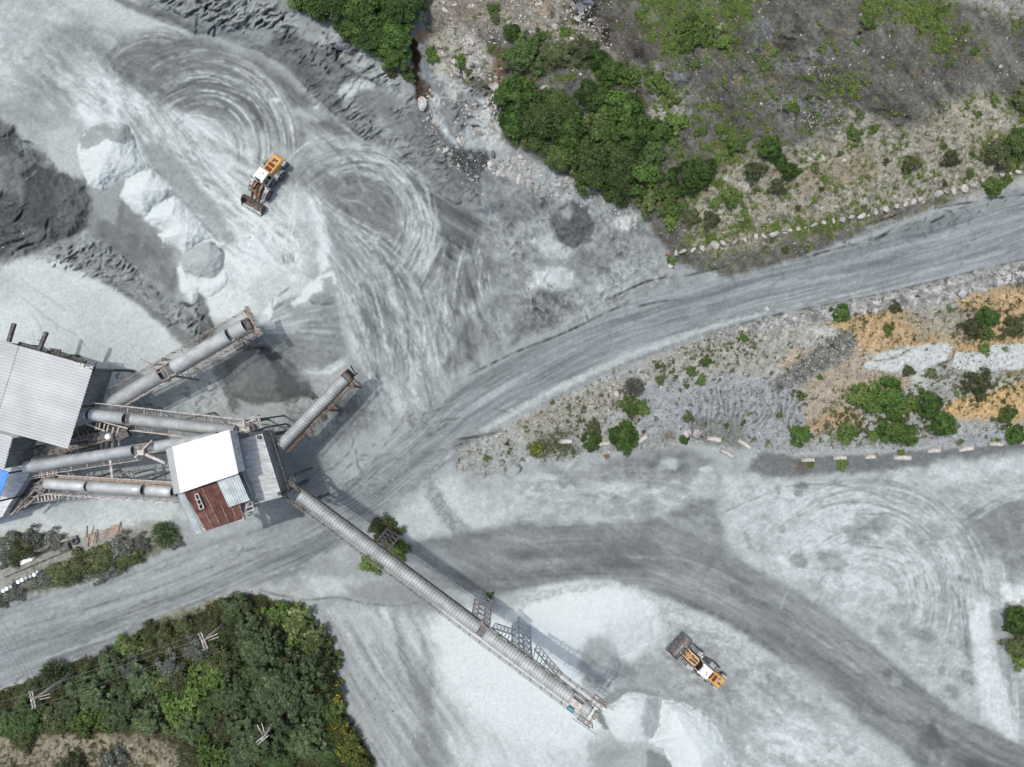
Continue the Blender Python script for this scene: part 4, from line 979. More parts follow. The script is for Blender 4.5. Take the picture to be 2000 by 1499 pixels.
fill([(1940, 535), (2080, 500), (2080, 560), (1980, 560)], (98, 98, 100), 7, 6, 9, 0.85, mott=0.3, ms=4)
fill([(1000, 830), (1090, 785), (1200, 740), (1260, 740), (1220, 790), (1120, 830), (1020, 860)], (158, 155, 150), 8, 8, 10, 0.8, mott=0.18, ms=5)
fill([(1520, 880), (1600, 878), (1800, 862), (2000, 835), (2080, 826), (2080, 860), (1900, 872), (1700, 888), (1560, 892)], (168, 172, 181), 4, 4, 9, 0.95, mott=0.04)
for pts, a in (([(1370, 656), (1700, 585), (2080, 492), (2080, 530), (1850, 590), (1560, 640)], 1.0), ([(1500, 750), (1640, 640), (1680, 680), (1560, 755)], .75), (BENCH, .22), ([(1150, 760), (1200, 745), (1210, 800), (1150, 790)], .6), ([(1300, 690), (1390, 655), (1400, 680), (1310, 715)], .8)):
    sl, k = mask(pts, 8, 6, 20, 2); ST[sl] = np.maximum(ST[sl], a * k)
speckle_grass(BENCH, 0.12, (92, 94, 58), 12, 7)
for g, d, c in (([(1630, 790), (1720, 740), (1790, 760), (1850, 790), (1830, 850), (1700, 860), (1600, 860)], .55, (88, 92, 54)), ([(1880, 590), (2060, 600), (2060, 680), (1860, 670)], .5, (82, 86, 52)), ([(1700, 600), (1790, 640), (1780, 680), (1700, 670)], .3, (104, 102, 60)), ([(1290, 700), (1470, 660), (1480, 690), (1340, 740), (1290, 740)], .45, (86, 92, 52)), ([(1840, 740), (2060, 720), (2060, 760), (1900, 790)], .5, (84, 84, 52)), ([(1050, 855), (1110, 850), (1120, 880), (1060, 895)], .95, (70, 78, 46)), ([(1640, 640), (1700, 605), (1760, 600), (1740, 630)], .4, (90, 96, 54)), ([(1100, 780), (1230, 740), (1240, 800), (1140, 840), (1080, 840)], .3, (100, 98, 66))):
    speckle_grass(g, d, c, 13, 7)

# ---- wooded ground in the south-west and the planted strip by the plant
fill(FOREST, (92, 86, 72), 6, 7, 12, 1, mott=0.2, ms=7)
fill([(-80, 1436), (60, 1428), (180, 1434), (280, 1436), (360, 1466), (420, 1580), (-80, 1580)], (156, 147, 134), 12, 12, 16, 0.9, mott=0.16, ms=7)
fill([(60, 1450), (200, 1440), (260, 1470), (340, 1500), (200, 1490), (80, 1470)], (172, 164, 150), 10, 10, 12, 0.6, mott=0.14)
speckle_grass([(-80, 1420), (300, 1420), (420, 1580), (-80, 1580)], 0.4, (84, 84, 58), 14, 8)
fill([(330, 1200), (460, 1165), (470, 1220), (400, 1280), (300, 1300), (230, 1290)], (124, 118, 94), 10, 10, 12, 0.8, mott=0.18, ms=5)
speckle_grass([(230, 1290), (330, 1200), (470, 1165), (470, 1230), (380, 1300)], 0.5, (92, 96, 58), 15, 6)
fill([(600, 1190), (660, 1340), (720, 1480), (760, 1580), (720, 1580), (690, 1440), (640, 1320), (610, 1240)], (150, 152, 152), 8, 8, 12, 0.8, mott=0.12)
fill(STRIP, (156, 158, 156), 9, 8, 14, 1, mott=0.12, ms=6)
fill([(60, 1120), (160, 1090), (270, 1060), (330, 1070), (250, 1110), (130, 1146), (30, 1165)], (118, 118, 106), 8, 8, 10, 0.8, mott=0.2, ms=5)
ink([curve([(0, 1350), (100, 1312), (250, 1250), (400, 1188), (450, 1160)])], 120, 4, 0.6, 0.6, -0.1)
speckle_grass([(30, 1130), (250, 1060), (330, 1060), (240, 1120), (60, 1160)], .45, (84, 90, 66), 16, 6)


def scuff(pts, ang, ln, wd, amp, seed, f=26, edge=.22, curl=None):
    """dust rubbed and smeared into ragged patches along the way the wheels run"""
    if curl is None: s, t = lin_coords(ang)
    else:
        r_, th_ = polar(*curl); s, t = th_ * 140, r_
    sl, k = mask(pts, f, 12, 40, seed)
    w = 7 * fbm(U[sl] / 18, V[sl] / 18, 3, seed)
    n = fbm(s[sl] / ln, (t[sl] + w) / wd, 5, seed, .62)
    n = np.tanh(n / edge) * .75 + .5 * fbm(s[sl] / (ln * .3), t[sl] / (wd * .3), 3, seed + 3, .6)
    A[sl] += (n * amp * k)[..., None]
scuff([(1405, 945), (1600, 935), (1850, 900), (2060, 880), (2060, 1440), (1860, 1375), (1600, 1165), (1480, 1100), (1425, 1040)], 0, 40, 14, 5, 3, curl=(1690, 1180))
scuff([(1405, 945), (1600, 935), (1850, 900), (2060, 880), (2060, 1440), (1860, 1375), (1600, 1165), (1480, 1100), (1425, 1040)], 12, 30, 12, 9, 35)
scuff([(1020, 920), (1250, 900), (1400, 930), (1390, 975), (1240, 1012), (1010, 1022)], 4, 60, 15, 17, 5)
scuff([(1260, 1185), (1400, 1220), (1560, 1330), (1720, 1470), (1720, 1560), (1450, 1560), (1430, 1440), (1330, 1370), (1220, 1340)], 30, 40, 14, 15, 7)
scuff([(90, 70), (230, 110), (330, 220), (560, 350), (600, 540), (430, 560), (360, 420), (270, 300), (150, 230), (60, 200)], 40, 70, 13, 16, 9)
scuff([(640, 540), (860, 560), (950, 530), (1000, 660), (920, 730), (800, 830), (720, 780), (660, 640)], 68, 60, 12, 17, 11)
scuff([(560, 150), (700, 270), (940, 440), (860, 560), (700, 520), (600, 360)], 42, 70, 12, 12, 13)
scuff([(0, 0), (200, 20), (420, 90), (560, 150), (420, 220), (200, 150), (60, 200), (-60, 200)], 25, 60, 18, 9, 15)
scuff([(660, 1180), (860, 1180), (880, 1330), (1000, 1560), (760, 1560), (680, 1360)], 60, 120, 14, 9, 17)
scuff(DARKTRACK, 22, 120, 18, 10, 19)
scuff(ROAD, -18, 90, 12, 7, 23)
scuff(HILL, 62, 60, 22, 7, 25, 20, .35)
scuff(HILL, 20, 18, 12, 9, 27, 20, .3)
scuff(BENCH, 10, 18, 10, 7, 29, 20, .3)
scuff(BANK, 42, 40, 14, 9, 31, 14, .4)
scuff(MID, 50, 60, 30, 10, 33, 14, .5)
scuff(EASTYARD, 30, 24, 14, 13, 21)
fill([(1902, 1172), (1930, 1178), (1938, 1270), (1962, 1330), (1985, 1440), (1940, 1415), (1905, 1320), (1896, 1230)], 212, 9, 9, 12, 0.7, mott=0.07)
sweep(14, ((1905, 1170), (1935, 1170)), ((1930, 1440), (1990, 1440)), .02, (214, 226), .4, 3, 61)

for ra, rb, tn in ((128, 158, 206), (104, 118, 196)):
    r, th = polar(695, 440)
    r = r + 6 * fbm(U / 40, V / 40, 3, 9)
    n = sstep(-.1, .35, fbm(r / 3.2, th * 5, 3, 18, .6) + .15)
    kk = (sstep(ra - 8, ra + 4, r) * sstep(rb + 8, rb - 4, r) * sstep(-2.0, -1.2, th) * sstep(.95, .5, th) * n * .6)[..., None]
    A[:] = A * (1 - kk) + tone(tn) * kk
fill([(1680, 717), (1720, 690), (1790, 675), (1850, 670), (1862, 680), (1845, 705), (1790, 725), (1740, 727)], (196, 200, 207), 3, 4, 9, 1, mott=0.025)
fill([(1865, 690), (1910, 690), (1940, 675), (2080, 668), (2080, 712), (1950, 722), (1900, 730), (1860, 715)], (197, 201, 207), 3, 4, 9, 1, mott=0.025)
ink([curve([(1700, 707), (1745, 700), (1765, 690), (1790, 675)]), curve([(1862, 675), (1860, 700), (1830, 715)])], (128, 110, 92), 2.6, 0.7, 0.4)
for pts in ([(1680, 712), (1760, 668), (1862, 664), (1850, 712), (1740, 735)], [(1860, 680), (1940, 668), (2080, 660), (2080, 720), (1900, 736)]):
    sl, k = mask(pts, 8, 4, 12); ST[sl] *= (1 - k); GR[sl] *= (1 - k)
# ---- tipped mounds and stockpiles: stone colours, shaded facets painted in (their heights are built further down)
MOUND_1 = [(150, 292), (158, 268), (180, 248), (212, 236), (245, 240), (262, 262), (272, 300), (286, 330), (262, 344), (232, 350), (195, 372), (172, 362), (158, 325)]
MOUND_2 = [(234, 380), (246, 352), (272, 334), (298, 332), (318, 352), (337, 368), (322, 390), (296, 406), (285, 425), (262, 412), (245, 398)]
MOUND_3 = [(282, 428), (296, 408), (322, 391), (340, 384), (352, 392), (365, 410), (395, 440), (412, 466), (385, 477), (360, 496), (345, 480), (318, 474), (309, 460), (325, 450), (300, 442)]
MOUND_4 = [(352, 502), (385, 480), (412, 470), (440, 495), (436, 525), (420, 543), (390, 543), (360, 530)]
MOUND_5 = [(345, 525), (354, 512), (364, 533), (392, 547), (422, 545), (438, 527), (450, 545), (430, 572), (405, 582), (388, 572), (376, 592), (352, 566)]
FAN = [(478, 622), (520, 612), (540, 592), (575, 578), (640, 568), (657, 592), (668, 650), (676, 692), (660, 716), (620, 730), (570, 716), (520, 696), (470, 700), (455, 668)]
CONE = [(436, 706), (470, 676), (520, 676), (566, 706), (604, 742), (612, 770), (560, 784), (500, 790), (455, 776)]
DOME = [(985, 1212), (1020, 1172), (1060, 1152), (1140, 1142), (1230, 1160), (1282, 1196), (1275, 1250), (1225, 1280), (1160, 1305), (1110, 1335), (1050, 1300), (1005, 1250)]
HEAP = [(1132, 1276), (1150, 1248), (1182, 1248), (1200, 1272), (1216, 1296), (1206, 1322), (1182, 1345), (1150, 1345), (1132, 1318)]
WEDGE_1 = [(1175, 1384), (1205, 1370), (1228, 1352), (1255, 1356), (1288, 1364), (1290, 1400), (1278, 1440), (1240, 1452), (1205, 1448), (1190, 1420)]
WEDGE_2 = [(1294, 1368), (1330, 1372), (1365, 1390), (1398, 1420), (1415, 1460), (1424, 1510), (1390, 1570), (1335, 1545), (1312, 1490), (1296, 1462), (1268, 1450), (1290, 1420)]
GCONE = [(1074, 432), (1090, 405), (1115, 393), (1145, 405), (1161, 440), (1155, 470), (1120, 486), (1090, 470)]

fill([(168, 365), (195, 374), (235, 352), (268, 345), (262, 372), (238, 395), (225, 440), (196, 425)], 164, 5, 5, 10, 0.9)
fill([(272, 330), (300, 340), (345, 372), (420, 460), (400, 450), (330, 390)], 138, 6, 6, 10, 0.6, mott=0.1)
fill([(272, 286), (300, 328), (352, 380), (402, 435), (440, 478), (462, 470), (424, 400), (364, 330), (312, 280)], 160, 9, 6, 14, .85, mott=.1, ms=8)
fill(MOUND_1, 229, 3, 3, 8, mott=0.015)
fill([(156, 274), (180, 248), (212, 236), (250, 246), (264, 272), (250, 281), (205, 275), (182, 286), (156, 294)], 166, 3, 4, 10, 0.95, mott=0.06)
fill([(208, 240), (226, 236), (240, 246), (232, 252), (216, 250)], 205, 3, 3, 5, 0.8)
fill(MOUND_2, 231, 3, 3, 8, mott=0.015)
fill(MOUND_3, 231, 3, 3, 8, mott=0.015)
fill(MOUND_5, 226, 4, 3, 8, mott=0.02)
fill(MOUND_4, 184, 3, 3, 8, 0.95, mott=0.05)
ink([curve([(405, 474), (424, 480), (438, 494)])], 92, 8, 0.6, 0.9)
ink(cracks(24, MOUND_1, 12, 30, 61, jit=10) + cracks(14, MOUND_2, 140, 22, 62, jit=20) + cracks(20, MOUND_3, 140, 24, 63, jit=20), 205, 2, 0.45, 0.5)
# discharge fan below the upper conveyor
fill([(480, 625), (500, 590), (535, 555), (600, 545), (650, 560), (640, 575), (570, 585), (535, 610), (515, 635)], 200, 10, 7, 14, 0.9, mott=0.04)
fill([(500, 632), (522, 605), (540, 582), (538, 605), (520, 632)], 222, 3, 2, 8, 0.95)
fill(FAN, 168, 4, 4, 10, 1, mott=0.05)
rr, th = polar(497, 640)
sl, k = mask(FAN, 6, 4, 10)
A[sl] += ((vn(th[sl] * 16, rr[sl] / 60, 3) - 0.5) * 32 * k + (vn(th[sl] * 34, rr[sl] / 40, 4) - 0.5) * 14 * k + 14 * k * fbm(U[sl] / 30, V[sl] / 18, 4, 9))[..., None]
fill([(560, 660), (668, 655), (676, 692), (658, 714), (610, 722), (560, 706), (530, 690)], 150, 8, 6, 12, 0.7, mott=0.05)
fill([(600, 584), (640, 574), (655, 592), (650, 590), (610, 596)], 146, 3, 3, 7, 0.8)
fill([(645, 712), (668, 700), (672, 716), (640, 732), (615, 728)], 216, 4, 3, 8, 0.8)
fill([(618, 716), (640, 728), (610, 734), (590, 722)], 206, 4, 3, 8, 0.7)
fill([(498, 640), (512, 612), (526, 590), (536, 580), (540, 588), (534, 604), (530, 620), (518, 632)], 229, 2.5, 2, 8, .95)
fill([(562, 594), (585, 578), (604, 556), (622, 540), (652, 530), (656, 552), (636, 560), (612, 574), (598, 592), (575, 600)], 224, 4, 4, 8, .9)
fill([(602, 586), (622, 580), (640, 576), (654, 578), (656, 590), (640, 594), (618, 592)], 150, 2.5, 2, 6, .95, mott=.08)
fill([(628, 545), (648, 540), (656, 576), (640, 576), (632, 570)], 160, 4, 3, 6, .8)
fill([(484, 560), (512, 536), (560, 530), (570, 552), (545, 576), (520, 600), (505, 628), (494, 622), (488, 596)], 196, 5, 4, 10, .8, mott=.04)
ink([curve([(536, 578), (532, 598), (534, 614)]), curve([(534, 606), (546, 598), (556, 590)]), curve([(540, 582), (552, 572), (566, 562), (570, 552)]), curve([(602, 588), (620, 594), (645, 594), (656, 588)])], 104, 2.4, .6, .6, -.15)
ink([curve([(505, 638), (560, 636), (610, 622), (660, 612)]), curve([(508, 642), (570, 640), (620, 634), (668, 636)]), curve([(506, 646), (560, 650), (610, 648), (670, 652)]), curve([(508, 636), (545, 622), (590, 612), (640, 602)])], 206, 3.6, .5, .7)
ink([curve([(506, 648), (560, 664), (620, 668), (672, 672)]), curve([(508, 650), (560, 672), (610, 684), (660, 690)]), curve([(520, 660), (570, 690), (620, 708)])], 128, 4, .45, .7)
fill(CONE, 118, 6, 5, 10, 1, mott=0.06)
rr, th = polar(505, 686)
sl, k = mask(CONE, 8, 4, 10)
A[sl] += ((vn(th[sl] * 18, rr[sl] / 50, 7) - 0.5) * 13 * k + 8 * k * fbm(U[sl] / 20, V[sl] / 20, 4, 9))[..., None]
ink([curve([(508, 690), (540, 706), (575, 730), (600, 752)])], 88, 5, 0.6, 0.8)
fill([(545, 700), (580, 726), (640, 738), (620, 752), (590, 748), (560, 722)], 160, 5, 5, 8, 0.7, mott=0.14)
# white stock in the south
fill([(838, 1232), (868, 1200), (930, 1185), (1000, 1205), (1060, 1160), (1180, 1142), (1270, 1176), (1290, 1230), (1240, 1290), (1180, 1330), (1185, 1420), (1120, 1460), (1000, 1440), (900, 1370), (862, 1300)], 222, 22, 12, 26, 1, mott=0.025, ms=30)
fill([(905, 1225), (1000, 1215), (1080, 1300), (1140, 1380), (1100, 1400), (1000, 1350), (920, 1290)], 236, 26, 14, 26, 0.9)
fill(DOME, 230, 14, 6, 20, 1, mott=0.02)
blob(1105, 1215, 55, 40, 226, 0.3, 0.6, 0.8)
fill([(1180, 1200), (1280, 1190), (1290, 1260), (1210, 1290), (1170, 1280)], 204, 30, 12, 20, 0.7, mott=0.05)
fill([(1005, 1165), (1060, 1150), (1160, 1134), (1205, 1142), (1180, 1152), (1080, 1166), (1020, 1190)], 186, 7, 7, 8, 0.8, mott=0.14, ms=5)
fill([(1200, 1300), (1300, 1290), (1330, 1330), (1300, 1360), (1210, 1345)], 160, 18, 12, 18, 0.7, mott=0.08)
blob(1172, 1270, 31, 25, 205, 0.3, 0.06, 0.95, 0.1); blob(1180, 1268, 26, 20, 196, 0.3, 0.06, 0.6, 0.1)
blob(1165, 1340, 30, 20, 176, 0.4, 0.1, 0.9, 0.12)
fill([(1190, 1275), (1230, 1300), (1250, 1318), (1200, 1330)], 138, 9, 7, 10, 0.8)
fill(HEAP, 164, 18, 6, 12, 0.75, mott=0.06)  # soft darker tone over the heap, darkest in the middle
blob(1154, 1298, 18, 18, 140, 0, 0.9, 0.6)
ink([curve([(1196, 1345), (1240, 1340), (1300, 1352)]), curve([(1200, 1290), (1250, 1292), (1300, 1300)])], 186, 4, 0.5, 0.6)
fill([(1168, 1368), (1205, 1345), (1235, 1340), (1290, 1352), (1284, 1364), (1228, 1356), (1205, 1372), (1180, 1388)], 150, 5, 4, 8, 0.95)  # upper facet toned down, its shade painted in
fill(WEDGE_1, 229, 3, 3, 8, 1, mott=0.02)
fill([(1252, 1404), (1262, 1362), (1292, 1366), (1290, 1420), (1276, 1448), (1256, 1436)], 180, 6, 4, 8, 0.9, mott=0.05)  # side face painted darker to show it in shade
fill([(1160, 1386), (1174, 1388), (1190, 1426), (1180, 1424), (1165, 1404)], 136, 3, 2, 6, 0.95)
fill([(1150, 1450), (1200, 1448), (1262, 1455), (1300, 1480), (1330, 1540), (1330, 1580), (1140, 1580)], 174, 8, 5, 14, 0.9, mott=0.04)
fill([(1262, 1462), (1300, 1478), (1316, 1500), (1340, 1552), (1300, 1580), (1275, 1530), (1264, 1490)], 142, 3, 3, 8, 0.95, mott=0.05)
fill(WEDGE_2, 234, 3, 4, 6, 1, mott=0.012)
fill([(1370, 1490), (1400, 1470), (1420, 1480), (1424, 1520), (1390, 1560), (1365, 1540)], 206, 4, 4, 8, 0.85)
blob(1195, 1475, 26, 12, 156, 0, 0.5, 0.7); blob(1180, 1490, 18, 14, 164)
fill(GCONE, 118, 5, 4, 8, 1, mott=0.18, ms=4)
fill([(1090, 415), (1112, 400), (1120, 420), (1108, 432)], 180, 6, 4, 7, 0.8)

fill([(1300, 1372), (1340, 1370), (1374, 1386), (1406, 1418), (1424, 1462), (1440, 1500), (1470, 1490), (1440, 1420), (1390, 1368), (1320, 1352)], 164, 8, 6, 12, .8, mott=.12, ms=7)
fill(WEDGE_2, 234, 2.5, 3, 6, 1, mott=0.012)
fill([(1370, 1490), (1400, 1470), (1420, 1480), (1424, 1520), (1390, 1560), (1365, 1540)], 206, 4, 4, 8, 0.85)

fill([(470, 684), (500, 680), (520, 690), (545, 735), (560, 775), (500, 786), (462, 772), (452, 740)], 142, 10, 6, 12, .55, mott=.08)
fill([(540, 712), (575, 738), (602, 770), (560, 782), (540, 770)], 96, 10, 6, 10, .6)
# ---- fine variation everywhere
A *= (1 + 0.030 * n_fin + 0.022 * fbm(U / 3.3, V / 3.3, 2, 17))[..., None]
rough_k = np.zeros((NV, NU), np.float32) + 0.015
for pts, a in ((HILL, .14), (BANK, .05), (ROCKW, .04), (SLOPEW, .04), (BENCH, .08), (FOREST, .2), (EASTYARD, .07), (STRIP, .08)):
    sl, k = mask(pts, 20, 8, 30, 2); rough_k[sl] = np.maximum(rough_k[sl], a * k)
Z += rough_k * (fbm(U / 11, V / 11, 4, 20, 0.6) * 1.5 + 0.8 * fbm(U / 5, V / 5, 2, 21))
Z += (0.012 * n_fin).astype(np.float32)
fine = 0.6 * fbm(U / 2.3, V / 2.3, 2, 14) + 0.4 * fbm(U / 5, V / 5, 2, 15)
A *= (1 + 0.035 * fine)[..., None]
Lm = A[..., 1]
Ln = 160 + (Lm - 160) * 1.15
Ln = np.clip(np.minimum(Ln, 228 + (Ln - 228) * 0.3), 14, 240)
A *= (Ln / np.maximum(Lm, 1))[..., None]
A = np.clip(A, 8, 250)

GAIN = 1.55                                       # sunlit brightness of a white ground in this light
def albedo(a):
    a = np.clip(a, 0, 255) / 255.0
    lin = np.where(a <= 0.04045, a / 12.92, ((a + 0.055) / 1.055) ** 2.4)
    out = np.ones(a.shape[:-1] + (4,), np.float32)
    out[..., :3] = np.clip(lin / GAIN, 0.004, 0.85)
    return out

def gz(u, v):
    x = min(max((u - US[0]) / STEP, 0), NU - 1.001); y = min(max((v - VS[0]) / STEP, 0), NV - 1.001)
    i, j = int(y), int(x); fy, fx = y - i, x - j
    return float((Z[i, j] * (1 - fx) + Z[i, j + 1] * fx) * (1 - fy) + (Z[i + 1, j] * (1 - fx) + Z[i + 1, j + 1] * fx) * fy)
def GP(u, v, dz=0.0):
    return P(u, v, gz(u, v) + dz)

K = (CAM_H - Z) / 1400.0
XYZ = np.stack([(U - 1000.0) * K, (749.5 - V) * K, Z], -1).reshape(-1, 3)
ALB = albedo(A).reshape(-1, 4)
idx = np.arange(NV * NU).reshape(NV, NU)
QUADS = np.stack([idx[1:, :-1], idx[1:, 1:], idx[:-1, 1:], idx[:-1, :-1]], -1)      # counter-clockwise seen from above

def region_label():
    lab = np.zeros((NV, NU), np.int8)
    for i, pts in ((1, HILL), (2, BENCH), (3, FOREST), (4, ROAD), (5, DARKTRACK), (6, BANK), (7, ROCKW)):
        sl, d = sdist(pts, 4); w = lab[sl]; w[(d < 0) & ((w == 0) | (i in (4,)))] = i
    return lab[:-1, :-1]
LAB = region_label()
def sub_ground(sel, name, mat):
    q = QUADS[sel]
    used = np.unique(q)
    remap = np.full(NV * NU, -1, np.int32); remap[used] = np.arange(len(used))
    me = np_mesh(name, XYZ[used], remap[q].reshape(-1, 4), mat, {'albedo': ('FLOAT_COLOR', 'POINT', ALB[used])}, smooth=True)
    o = link(name, me)
    return tag(o, kind='structure')
sub_ground(LAB == 0, 'quarry_floor', M['dust'])
sub_ground(LAB == 1, 'hillside', M['hill'])
sub_ground(LAB == 2, 'stony_bench_ground', M['hill'])
sub_ground(LAB == 3, 'woodland_ground', M['hill'])
sub_ground(LAB == 4, 'haul_road', M['roadm'])
sub_ground(LAB == 5, 'yard_road', M['roadm'])
sub_ground(LAB == 6, 'bank_terrain', M['dust'])
sub_ground(LAB == 7, 'rock_face_terrain', M['dust'])

# the land beyond the drone's view, out to the horizon
border = np.r_[idx[0, :], idx[1:, -1], idx[-1, -2::-1], idx[-2:0, 0]]
bp, bc = XYZ[border], ALB[border]
VV, CC = [bp], [bc]
nb = len(border)
SC = [1.012, 1.03, 1.05, 1.08, 1.11, 1.15, 1.2, 1.26, 1.33, 1.42, 1.53, 1.66, 1.82, 2.0, 2.25, 2.6, 3.1, 3.8, 5.0, 7.0, 11.0, 18.0]
for s in SC:
    q = bp.copy(); q[:, :2] *= s
    w = min(1.0, (s - 1) * 7)
    q[:, 2] = bp[:, 2] * max(0.0, 1 - (s - 1) * 2) + w * (1.6 * fbm(q[:, 0] / 40, q[:, 1] / 40, 4, 3) + .25 * fbm(q[:, 0] / 5, q[:, 1] / 5, 3, 7))
    patch = sstep(-.15, .25, fbm(q[:, 0] / 45, q[:, 1] / 45, 4, 8))[:, None]
    land = np.array((0.26, 0.275, 0.28, 1), np.float32) * (1 - patch) + np.array((0.10, 0.115, 0.07, 1), np.float32) * patch
    nn = (1 + 0.35 * fbm(q[:, 0] / 9, q[:, 1] / 9, 4, 5))[:, None]
    c = bc * (1 - w) + land * nn * w; c[:, 3] = 1
    VV.append(q); CC.append(c)
VV = np.concatenate(VV); CC = np.concatenate(CC)
FF = []
a = np.arange(nb); b = (a + 1) % nb
for k in range(len(SC)):
    FF.append(np.stack([a + k * nb, b + k * nb, b + (k + 1) * nb, a + (k + 1) * nb], -1))
tag(link('surrounding_land', np_mesh('surrounding_land', VV, np.concatenate(FF), M['hill'], {'albedo': ('FLOAT_COLOR', 'POINT', CC)}, smooth=True)), kind='structure')
# ---- stockpiles and tipped mounds standing on the quarry floor
def pile(name, label, cat, poly, slope, top, apex=None, w=3, ws=8, rough=0.02, group=None, edge=0.04):
    sl, d = sdist(poly, 8)
    d = d + w * fbm(U[sl] / ws, V[sl] / ws, 4, 3, 0.6)
    di = np.clip(-d, 0, None)
    if apex:
        r = np.hypot(U[sl] - apex[0], V[sl] - apex[1])
        h = top * di / (di + r + 1e-3)
        h = np.where(r < 8, np.minimum(h, top * 0.95), h)
    else:
        h = top * (1 - np.exp(-di * slope / top))
    h = h + rough * np.minimum(1, di / 6) * (fbm(U[sl] / 9, V[sl] / 9, 4, 6, 0.6)) * 2.0
    h = np.where(d < 0, np.maximum(h, 0.0) + 0.012, -edge)
    ins = d < 4
    q = idx_local = np.arange(d.size).reshape(d.shape)
    quads = np.stack([q[1:, :-1], q[1:, 1:], q[:-1, 1:], q[:-1, :-1]], -1)
    okq = ins[1:, :-1] & ins[1:, 1:] & ins[:-1, 1:] & ins[:-1, :-1]
    quads = quads[okq].reshape(-1, 4)
    zz = Z[sl] + h
    kk = (CAM_H - zz) / 1400.0
    pts = np.stack([(U[sl] - 1000) * kk, (749.5 - V[sl]) * kk, zz], -1).reshape(-1, 3)
    col = albedo(A[sl]).reshape(-1, 4)
    used = np.unique(quads); remap = np.full(d.size, -1, np.int32); remap[used] = np.arange(len(used))
    c = pts[used].mean(0); c[2] = pts[used][:, 2].min()
    o = link(name, np_mesh(name, pts[used] - c, remap[quads], M['sand'], {'albedo': ('FLOAT_COLOR', 'POINT', col[used])}, smooth=True))
    o.location = c
    return tag(o, label, cat, group)
G_M = 'white mounds tipped in a line in the north-west yard'
pile('stone_dust_mound', 'white stone dust mound with a grey top at the upper end of the line', 'mound', MOUND_1, 0.075, 3.0, rough=0.03, group=G_M)
pile('stone_dust_mound', 'small white stone dust mound, second down the line from the grey-topped mound', 'mound', MOUND_2, 0.075, 2.4, rough=0.025, group=G_M)
pile('stone_dust_mound', 'long white stone dust mound in the middle of the line, just above the grey mound', 'mound', MOUND_3, 0.075, 2.6, rough=0.025, group=G_M)
pile('stone_dust_mound', 'smooth grey stone dust mound near the lower end of the line', 'mound', MOUND_4, 0.07, 2.2, rough=0.02, group=G_M)
pile('stone_dust_mound', 'low white stone dust mound curving round the lower side of the grey mound', 'mound', MOUND_5, 0.05, 1.0, rough=0.02, group=G_M)
pile('stone_fan', 'broad grey fan of crushed stone spilling below the head of the upper conveyor', 'stockpile', FAN, 0, 5.0, (497, 640), rough=0.02)
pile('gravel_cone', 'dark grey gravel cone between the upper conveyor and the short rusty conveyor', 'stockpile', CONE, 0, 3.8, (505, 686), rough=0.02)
pile('white_stockpile', 'large bright white stockpile dome beside the lattice tower of the long conveyor', 'stockpile', DOME, 0.03, 2.4, w=5, ws=20, rough=0.02)
pile('dark_heap', 'dark stone heap beside the head of the long conveyor', 'stockpile', HEAP, 0.05, 1.6, rough=0.02)
pile('white_heap', 'white heap with a side face painted in shade just below the head of the long conveyor', 'stockpile', WEDGE_1, 0.07, 3.2, rough=0.008)
pile('white_heap', 'bright white heap cut off by the bottom edge of the photo', 'stockpile', WEDGE_2, 0.07, 3.4, w=3, ws=10, rough=0.008)
pile('gravel_heap', 'small dark gravel heap with a pale cap near the limestone boulders', 'stockpile', GCONE, 0, 2.4, (1112, 425), rough=0.025)
# ------------------------------------------------------------------ corrugated sheets
PROF = [(0.0, 0.0), (0.18, 1.0), (0.45, 1.0), (0.63, 0.0)]
def corr_mesh(name, a, b, c, d, ribs, amp, mat, lift=0.0):
    """ribs lie side by side from a to b and run from a to d"""
    a, b, c, d = map(Vector, (a, b, c, d))
    n = (b - a).cross(d - a).normalized()
    if n.z < 0 and abs(n.z) > 0.05: n = -n
    V_, F_ = [], []
    ts = [(i + t) / ribs for i in range(ribs) for t, _ in PROF] + [1.0]
    hs = [h for i in range(ribs) for _, h in PROF] + [0.0]
    for t, h in zip(ts, hs):
        o = n * (h * amp + lift)
        V_.append(a.lerp(b, t) + o); V_.append(d.lerp(c, t) + o)
    m = len(ts)
    for i in range(m - 1): F_.append((2 * i, 2 * i + 2, 2 * i + 3, 2 * i + 1))
    for q in (a, b, c, d): V_.append(q - n * 0.03)
    F_.append((2 * m, 2 * m + 3, 2 * m + 2, 2 * m + 1))
    F_ += [(0, 2 * m, 2 * m + 1, 2 * m - 2), (1, 2 * m - 1, 2 * m + 2, 2 * m + 3)]
    mb = MB(); mb.add(V_, F_)
    return mb.mesh(name, mat)
def sheets(parent, name, quad, ns, nr, ribs, mat, amp=0.035, seed=0):
    r = random.Random(seed)
    a, b, c, d = map(Vector, quad)
    for i in range(ns):
        for j in range(nr):
            t0, t1 = i / ns, (i + 1) / ns
            s0, s1 = j / nr, (j + 1) / nr + (0.004 if j < nr - 1 else 0)
            f = lambda t, s: a.lerp(b, t).lerp(d.lerp(c, t), s)
            me = corr_mesh(name, f(t0, s0), f(t1, s0), f(t1, s1), f(t0, s1), ribs, amp, mat, 0.004 + 0.012 * (nr - j) + r.uniform(0, 0.008))
            link(name, me, parent, True)
